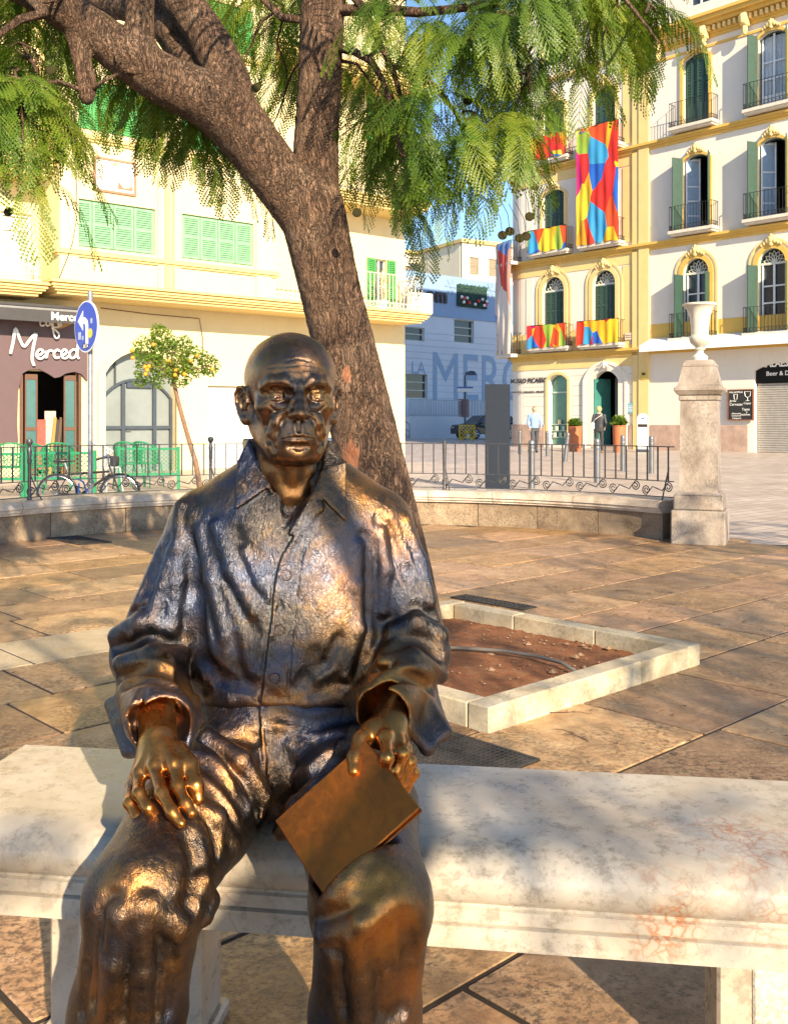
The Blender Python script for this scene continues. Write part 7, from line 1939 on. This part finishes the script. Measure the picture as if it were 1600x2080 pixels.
# local: -y is the sign's facing direction
m = MB(); m.tube([(0, .05, 0), (0, .05, H+.40)], .032, 14); m.lathe([(.034, H+.40), (.028, H+.43), (0, H+.435)], 12, (0, .05, 0)); m.build('pole', plain('galvanised_pole', (.26, .27, .30), .5, .5, var=.2, scale=12), rsn, smooth=True)
def disc(r, y0, y1, mat, nm, nseg=48, par=None):
    k = MB(); k.lathe([(0, 0), (r, 0), (r, y1-y0), (0, y1-y0)], nseg); k.v = [(x, y0+z, H+y) for x, y, z in k.v]; return k.build(nm, mat, par or rsn)
disc(.315, -.006, .012, plain('sign_rim_white', (.75, .76, .78), .4), 'rim'); disc(.298, -.010, -.0061, plain('sign_face_blue', (.012, .05, .46), .35, var=.08), 'face')
arrow = [(.07,-.22),(.07,.02),(.045,.08),(-.02,.115),(-.07,.118),(-.07,.20),(-.215,.075),(-.07,-.045),(-.07,.04),(-.03,.038),(-.005,.015),(0,-.02),(0,-.22)]
MB().prism([(x, H+z) for x, z in arrow], -.0125, -.0101).build('arrow', M_WHITE, rsn)
k = MB(); k.lathe([(0, 0), (.06, 0), (.06, .002), (0, .002)], 20); k.v = [(x+.13, -.0145+z, H-.09+y) for x, y, z in k.v]; k.build('yellow_sticker', plain('sticker_yellow', (.6, .55, .05), .4), rsn)
MB().prism([(-.08, H-.265), (.07, H-.272), (.075, H-.215), (-.075, H-.205)], -.0128, -.0101).build('black_sticker', M_DKLET, rsn); put_text('ZETA', M_WHITE, rsn, -.062, -.0135, H-.258, .055, depth=.0005, bold=.001)
for x, z, w_, h_ in ((-.20, -.15, .07, .09), (-.1, -.16, .04, .05), (.13, .03, .05, .06)): MB().box(x, x+w_, -.0122, -.0101, H+z, H+z+h_).build('torn_sticker', plain('sticker_grey', (.40, .45, .55), .6), rsn)
for z in (.12, -.12): MB().box(-.05, .05, .008, .095, H+z-.02, H+z+.02).build('clamp', M_DGREY, rsn)
# ---------------------------------------------------------------- orange tree
ot_d = 17.2; ob = np.array([(405-CX)*ot_d/F_PX, ot_d, -.022]); ot = thing('orange_tree', 'young orange tree with fruit and a slanting thin trunk before the cream house', 'tree', ob)
def OL(px, py, dd=0.0): return Vector(W(px, py, ot_d+dd)) - Vector(ob)
trk = [Vector((.02, 0, 0)), OL(398, 940), OL(380, 880), OL(366, 830), OL(357, 792), OL(350, 765)]
m = MB(); m.tube(trk, [.052, .045, .040, .038, .036, .03], 10); m.build('trunk', plain('orange_bark', (.20, .115, .07), .85, var=.3, scale=20, bump=.5), ot, smooth='all')
for e in ((300, 735, -.3), (330, 690, .2), (400, 730, .3), (430, 745, -.2), (350, 700, -.3)): m = MB(); m.tube([trk[-1], OL(e[0]*.5+175, e[1]*.5+378, e[2]*.5), OL(*e)], [.022, .014, .006], 6); m.build('limb', bpy.data.materials['orange_bark'], ot, smooth='all')
M_OL = leaf_mat('orange_leaf', (.05, .11, .012), (.11, .20, .02), (.28, .34, .05)); lobes = [(300, 712, 34), (330, 690, 28), (345, 730, 44), (300, 750, 30), (395, 735, 34), (425, 742, 24), (320, 672, 16), (372, 705, 24), (285, 775, 14), (365, 755, 34), (320, 775, 16)]
# photo outline: uneven lobes of glossy leaves
m = MB()
for _ in range(4800):
    lx, ly, lr = rnd.choices(lobes, weights=[q[2]**2 for q in lobes])[0]; a = rnd.uniform(0, 6.28); q = rnd.random()**.45; v = rnd.uniform(-1, 1)
    c = OL(lx + lr*q*math.cos(a)*math.sqrt(1-v*v*.5), ly + lr*q*math.sin(a)*math.sqrt(1-v*v*.5), v*lr*ot_d/F_PX)
    d = Vector((rnd.gauss(0, 1), rnd.gauss(0, 1), rnd.gauss(0, .8))).normalized(); s = d.cross(Vector((rnd.gauss(0, 1), rnd.gauss(0, 1), 1))).normalized(); l = rnd.uniform(.045, .085)
    m.add([c-d*l*.5, c+s*l*.22, c+d*l*.5, c-s*l*.22], [(0, 1, 2, 3)])
cro = m.build('crown', M_OL, ot); cro['kind'] = 'stuff'
M_ORG = plain('orange_fruit', (.80, .30, .02), .45, var=.1)
for px, py in ((270,727),(268,712),(295,745),(303,744),(299,752),(356,762),(358,752),(343,733),(388,733),(400,722),(431,750),(296,760),(312,700),(375,760)):
    k = MB(); blob(k, (0, 0, 0), (.038,)*3, 12); o = k.build('orange', M_ORG, ot, smooth='all'); o.location = OL(px, py, -.25)
# ---------------------------------------------------------------- café terrace: green mesh screens and chairs
M_GRN = plain('green_steel', (.015, .20, .085), .45, var=.1)
def screen(px0, px1, ytop, d, label, rz=0.0):
    X0, X1 = (px0-CX)*d/F_PX, (px1-CX)*d/F_PX; w = X1-X0; h = CAM_H-(ytop-HY)*d/F_PX; t = thing('mesh_screen', label, 'screen', (X0, d, -.022), rz, 'green mesh screens round the café terrace')
    for x in (0, w*.97): m = MB(); m.box(x, x+.05, -.025, .025, 0, h+.02); m.box(x-.02, x+.07, -.06, .06, 0, .02); m.build('post', M_GRN, t)
    m = MB(); m.box(.05, w*.97, -.018, .018, h-.04, h); m.box(.05, w*.97, -.018, .018, .28, .32); m.build('rail', M_GRN, t)
    m = MB(); st = .075; k = -h
    while k < w:
        for sg_ in (-1, 1):
            a_ = (k, .3) if sg_ > 0 else (k+h-.3, .3); b_ = (k+h-.3, h-.02) if sg_ > 0 else (k, h-.02); x1, x2 = a_[0], b_[0]; t0, t1 = 0.0, 1.0; dx = x2-x1
            for lim, s in ((.05, 1), (w*.97, -1)):
                den = dx*s; num = (lim-x1)*s
                if den > 0: t0 = max(t0, num/den)
                elif den < 0: t1 = min(t1, num/den)
            if t1 > t0+.02: m.obox((x1+dx*t0, 0, a_[1]+(b_[1]-a_[1])*t0), (x1+dx*t1, 0, a_[1]+(b_[1]-a_[1])*t1), .006, .022, (0, 1, 0))
        k += st
    m.build('wire_mesh', M_GRN, t)['kind'] = 'stuff'
screen(-70, 48, 917, 15.6, 'green mesh screen at the far end of the café terrace'); screen(52, 194, 915, 15.8, 'green mesh screen behind the parked bicycle saddle'); screen(240, 362, 907, 17.0, 'tall green mesh screen behind the bicycle handlebars', R(4))
def chair(px, d, rz, label, mat):
    X = (px-CX)*d/F_PX; t = thing('terrace_chair', label, 'chair', (X, d, -.022), rz, 'round backed chairs on the café terrace')
    m = MB(); m.lathe([(0, .43), (.22, .43), (.235, .44), (.235, .46), (0, .47)], 18); m.build('seat', mat, t, smooth=True)
    m = MB(); ns_ = 14
    for i in range(ns_+1):
        a = math.pi*(.02 + .96*i/ns_); zt_ = .68+.16*math.sin(a); m.obox((.24*math.cos(a), .22*math.sin(a), .46), (.27*math.cos(a), .26*math.sin(a), zt_), .012, .030)
    pts = [(.27*math.cos(math.pi*(.02+.96*i/20)), .26*math.sin(math.pi*(.02+.96*i/20)), .68+.16*math.sin(math.pi*(.02+.96*i/20))) for i in range(21)]; m.tube(pts, .016, 6)
    for q in (.25, .5, .75): m.tube([(.245*math.cos(math.pi*(.02+.96*i/16)), .235*math.sin(math.pi*(.02+.96*i/16)), .46+q*(.22+.16*math.sin(math.pi*(.02+.96*i/16)))) for i in range(17)], .007, 4)
    m.build('backrest', mat, t)
    for x, y in ((-.2, -.18), (.2, -.18), (-.2, .18), (.2, .18)): MB().tube([(x*.9, y*.9, .44), (x*1.1, y*1.1, 0)], .013, 6).build('leg', mat, t)
chair(20, 16.6, .3, 'green round backed chair behind the far green screen', M_GRN); chair(82, 16.9, 2.8, 'green round backed chair behind the bicycle saddle', M_GRN); chair(118, 17.3, 3.4, 'green round backed chair beside the café door behind the screen', M_GRN); chair(262, 18.0, 3.0, 'green round backed chair nearest the slanting orange trunk, behind the tall screen', M_GRN); chair(300, 18.2, 2.7, 'green round backed chair under the orange tree behind the tall screen', M_GRN); chair(214, 16.4, 1.2, 'pale grey terrace chair between the two green screens', plain('grey_plastic', (.42, .42, .42), .5))
# ---------------------------------------------------------------- bicycle
bd = 13.0; bkx = (178-CX)*bd/F_PX; bi = thing('bicycle', 'dark bicycle with a black saddle and blue cable lock leaning behind the railing', 'bicycle', (bkx, bd, -.022), R(6)); M_BK = plain('bike_black', (.02, .02, .022), .35); M_CHR = plain('chrome', (.55, .56, .58), .2, .9)
bi.scale = (.84, .84, .84)
def B(x, z, y=0.0): return (x, y, z)
for nm, x in (('wheel', -.46), ('wheel', .50)):
    m = MB(); m.tube([(x+.30*math.cos(k*math.pi/16), 0, .315+.30*math.sin(k*math.pi/16)) for k in range(32)], .019, 7, closed=True); wh = m.build(nm, M_TYRE, bi, smooth='all')
    m = MB(); m.tube([(x+.275*math.cos(k*math.pi/16), 0, .315+.275*math.sin(k*math.pi/16)) for k in range(32)], .009, 5, closed=True)
    for k in range(16): a = k*math.pi/8; m.tube([(x, .02*(-1)**k, .315), (x+.275*math.cos(a), 0, .315+.275*math.sin(a))], .0015, 3)
    m.tube([(x, -.05, .315), (x, .05, .315)], .018, 8); m.build('rim', M_CHR, wh)
m = MB()
for p_, q_, r_ in ((B(-.32, .70), B(-.10, .30), .018), (B(-.10, .30), B(.36, .62), .021), (B(-.29, .62), B(.34, .66), .019), (B(-.10, .30), B(-.46, .315), .012), (B(-.29, .62), B(-.46, .315), .010), (B(.33, .76), B(.50, .315), .015)): m.tube([p_, q_], r_, 8)
m.build('frame', M_BK, bi, smooth=True); m = MB(); m.tube([B(-.29, .62), B(-.345, .80)], .013, 8); m.build('seat_post', M_CHR, bi)
s_ = SDF(); s_.path([(-.47, -.06, .83), (-.36, 0, .835), (-.20, 0, .825)], [.04, .045, .022], .03); s_.path([(-.47, .06, .83), (-.36, 0, .835)], [.04, .045], .03); V, Q = s_.mesh((-.56, -.13, .76), (-.14, .13, .90), .008); V[:,2] = .83 + (V[:,2]-.83)*.62; link_vf('saddle', V, Q, M_BK, bi)
m = MB(); m.tube([B(.33, .76), B(.315, .86), B(.35, .90)], .015, 8); m.tube([(.27, -.28, .88), (.36, -.2, .93), (.36, 0, .90), (.36, .2, .93), (.27, .28, .88)], .014, 8); m.build('handlebar', M_CHR, bi, smooth=True)
for y in (-1, 1): MB().tube([(.27, y*.28, .88), (.19, y*.30, .86)], .019, 8).build('grip', M_BK, bi)
m = MB(); m.box(.36, .48, -.09, .09, .74, .90, .02); m.build('front_bag', plain('bag_dark', (.03, .03, .035), .7), bi); m = MB(); m.tube([B(-.15, .55, -.03), B(-.05, .50, -.06), B(.0, .35, -.06), B(-.04, .15, -.05), B(-.12, .12, -.05), B(-.13, .3, -.05), B(-.12, .48, -.04)], .013, 7); m.build('cable_lock', plain('lock_blue', (.02, .12, .5), .4), bi, smooth='all')
m = MB(); m.tube([B(-.10, .30, -.05), B(-.10, .30, .05)], .03, 10); m.tube([B(-.10, .30, -.06), B(-.02, .16, -.06)], .010, 6); m.box(-.06, .02, -.14, -.06, .14, .17); m.build('crank', M_CHR, bi)
# ---------------------------------------------------------------- people by the museum
def person(px, d, label, rz, stride, cols_, hair_long=False, bag=False):
    X = (px-CX)*d/F_PX; t = thing('person', label, 'person', (X, d, -.022), rz); s = SDF()     # faces -y
    for sg_ in (-1, 1):
        st = stride*sg_
        s.path([(sg_*.085, 0, .88), (sg_*.10, st*.5-.03, .48), (sg_*.11, st, .09)], [.088, .062, .045], .03); s.path([(sg_*.11, st+.04, .045), (sg_*.12, st-.14, .035)], [.042, .036], .02)
        s.path([(sg_*.19, .02, 1.40), (sg_*.245, .03-st*.25, 1.13), (sg_*.20, -.12-st*.4 if not bag else -.08, .95)], [.060, .048, .034], .03)
        hx = np.array((sg_*.20, -.12-st*.4 if not bag else -.08, .95))
        for f in range(4): s.cone(hx, hx + np.array([(f-1.5)*.012, -.02, -.11+.008*abs(f-1)]), .012, .008, .006)
        s.cone(hx, hx + np.array([-sg_*.03, -.035, -.06]), .011, .009, .006)
    s.loft([(.80, 0, 0, .155, .11), (.95, 0, 0, .16, .115), (1.1, 0, 0, .15, .11), (1.3, 0, 0, .18, .115), (1.42, 0, .01, .17, .09), (1.50, 0, .01, .07, .06)], .03)
    s.cone((0, .01, 1.46), (0, -.005, 1.58), .055, .052, .02); s.ell((0, -.005, 1.63), (.078, .095, .108), .02); s.ell((0, -.045, 1.585), (.05, .05, .05), .02); s.cone((0, -.095, 1.63), (0, -.112, 1.61), .012, .015, .01)
    for sg_ in (-1, 1): s.ell((sg_*.080, .01, 1.625), (.012, .022, .032), .006); s.ell((sg_*.03, -.098, 1.645), (.013, .012, .009), .006, True)
    s.path([(-.022, -.098, 1.575), (.022, -.098, 1.575)], .004, .004, True)
    s.ell((0, .015, 1.66 if not hair_long else 1.645), (.086, .100, .088) if not hair_long else (.105, .112, .115), .01)
    s.ell((0, -.105, 1.60), (.062, .05, .065), .012, True) if False else None
    V, Q = s.mesh((-.40, -.50, -.01), (.40, .50, 1.82), .0145 if not hair_long else .0145)
    c = V[Q].mean(1); z, y = c[:,2], c[:,1]; mi = np.zeros(len(Q), np.int32)     # 0 skin 1 top 2 trousers 3 shoes 4 hair
    ax_ = np.abs(c[:,0]); hand = (z < 1.0) & (z > .78) & (ax_ > .155) & (y < -.02)
    mi[z < 1.47] = 1; mi[(z < .94) & ~((ax_ > .17) & (z > .8))] = 2; mi[z < .085] = 3; mi[hand & (z < .955)] = 0
    mi[(z > 1.60) & ((y > -.035) | (z > 1.70))] = 4
    if hair_long: mi[(z > 1.50) & (y > -.04)] = 4
    o = link_vf('body', V, Q, cols_[0], t)
    for mm in cols_[1:]: o.data.materials.append(mm)
    o.data.polygons.foreach_set('material_index', mi); o.scale = (1.02,)*3
    if bag:
        m = MB(); m.box(.17, .30, -.02, .14, .90, 1.16, .03); m.build('shoulder_bag', plain('bag_white', (.7, .68, .64), .5), t); m = MB(); m.tube([(.24, .05, 1.15), (.12, .14, 1.3), (-.06, .13, 1.42), (-.12, .06, 1.49)], .010, 5); m.build('bag_strap', plain('bag_white', (.7, .68, .64)), t)
        m = MB()
        for k_ in range(6): m.tube([(.172*math.cos(a_), .128*math.sin(a_), .97+k_*.075) for a_ in np.linspace(0, 6.283, 22)[:-1]], .012, 5, closed=True)
        m.build('jacket_quilting', cols_[1], t)
SKIN = plain('skin', (.52, .31, .22), .5)
person(1085, 38.0, 'person in a light blue shirt and dark trousers walking past the museum corner', R(8), .16, [SKIN, plain('shirt_blue', (.20, .32, .60), .8), plain('jeans_dark', (.05, .055, .07), .8), plain('shoe_dark', (.03, .03, .03), .6), plain('hair_light_brown', (.30, .17, .08), .7)])
person(1216, 37.6, 'person with blonde hair in a dark quilted jacket standing at the museum doorway, back turned', R(165), .04, [SKIN, plain('jacket_dark', (.035, .036, .045), .55), plain('trousers_black', (.03, .03, .035), .8), plain('shoe_tan', (.25, .12, .05), .6), plain('hair_blonde', (.55, .38, .16), .7)], True, True)
# ================================================================ other trees of the terrace, beside and behind the viewer: they shade the statue and the paving
def shade_tree(name_label, x, y, rz, src=None):
    if src is not None: return dup(src, (x, y, 0), rz, name_label)
    t = thing('shade_tree', name_label, 'tree', (x, y, 0), rz, None); rr = random.Random(77)
    m = MB(); m.tube([(-1.5, -.1, -.02), (-1.35, -.1, .7), (-.9, 0, 1.7), (-.35, .08, 2.4), (-.06, .1, 2.75)], [.17, .14, .125, .12, .11], 14); m.build('trunk', M_BARK, t, smooth='all')
    vv, ff, off = [], [], 0
    for k in range(7):
        a = k*.9 + rr.uniform(-.2, .2); L = rr.uniform(1.2, 1.9); e = Vector((L*math.cos(a), L*math.sin(a), 3.6 + rr.uniform(-.2, .9)))
        m = MB(); m.tube([(-.06, .1, 2.65), e*.45 + Vector((0, 0, 1.6)), e], [.05, .035, .012], 8); m.build('limb', M_BARK, t, smooth='all')
        for _ in range(30):
            c = e + Vector((rr.gauss(0, .62), rr.gauss(0, .62), rr.gauss(.15, .30))); v, q = FRN[rr.randrange(4)] if rr.random() < .35 else CRS
            M = frot(rr.uniform(0, 6.28), rr.uniform(-.4, .4), rr.uniform(-.4, .4)); vv.append(v@np.array(M, f32).T*1.25 + np.array(c, f32)); ff.append(q + off); off += len(v)
    c = link_vf('crown', np.concatenate(vv), np.concatenate(ff), M_LEAF, t); c['kind'] = 'stuff'
    return t
s1 = shade_tree('leafy terrace tree facing the bench from in front of the statue', 1.9, -2.45, 0.0)
shade_tree('leafy terrace tree beside the paving in front of the bench end', 6.2, -2.6, 2.0, s1)
shade_tree('leafy terrace tree beside the stone pillar, outside the curved wall', 6.9, 2.4, 4.1, s1)
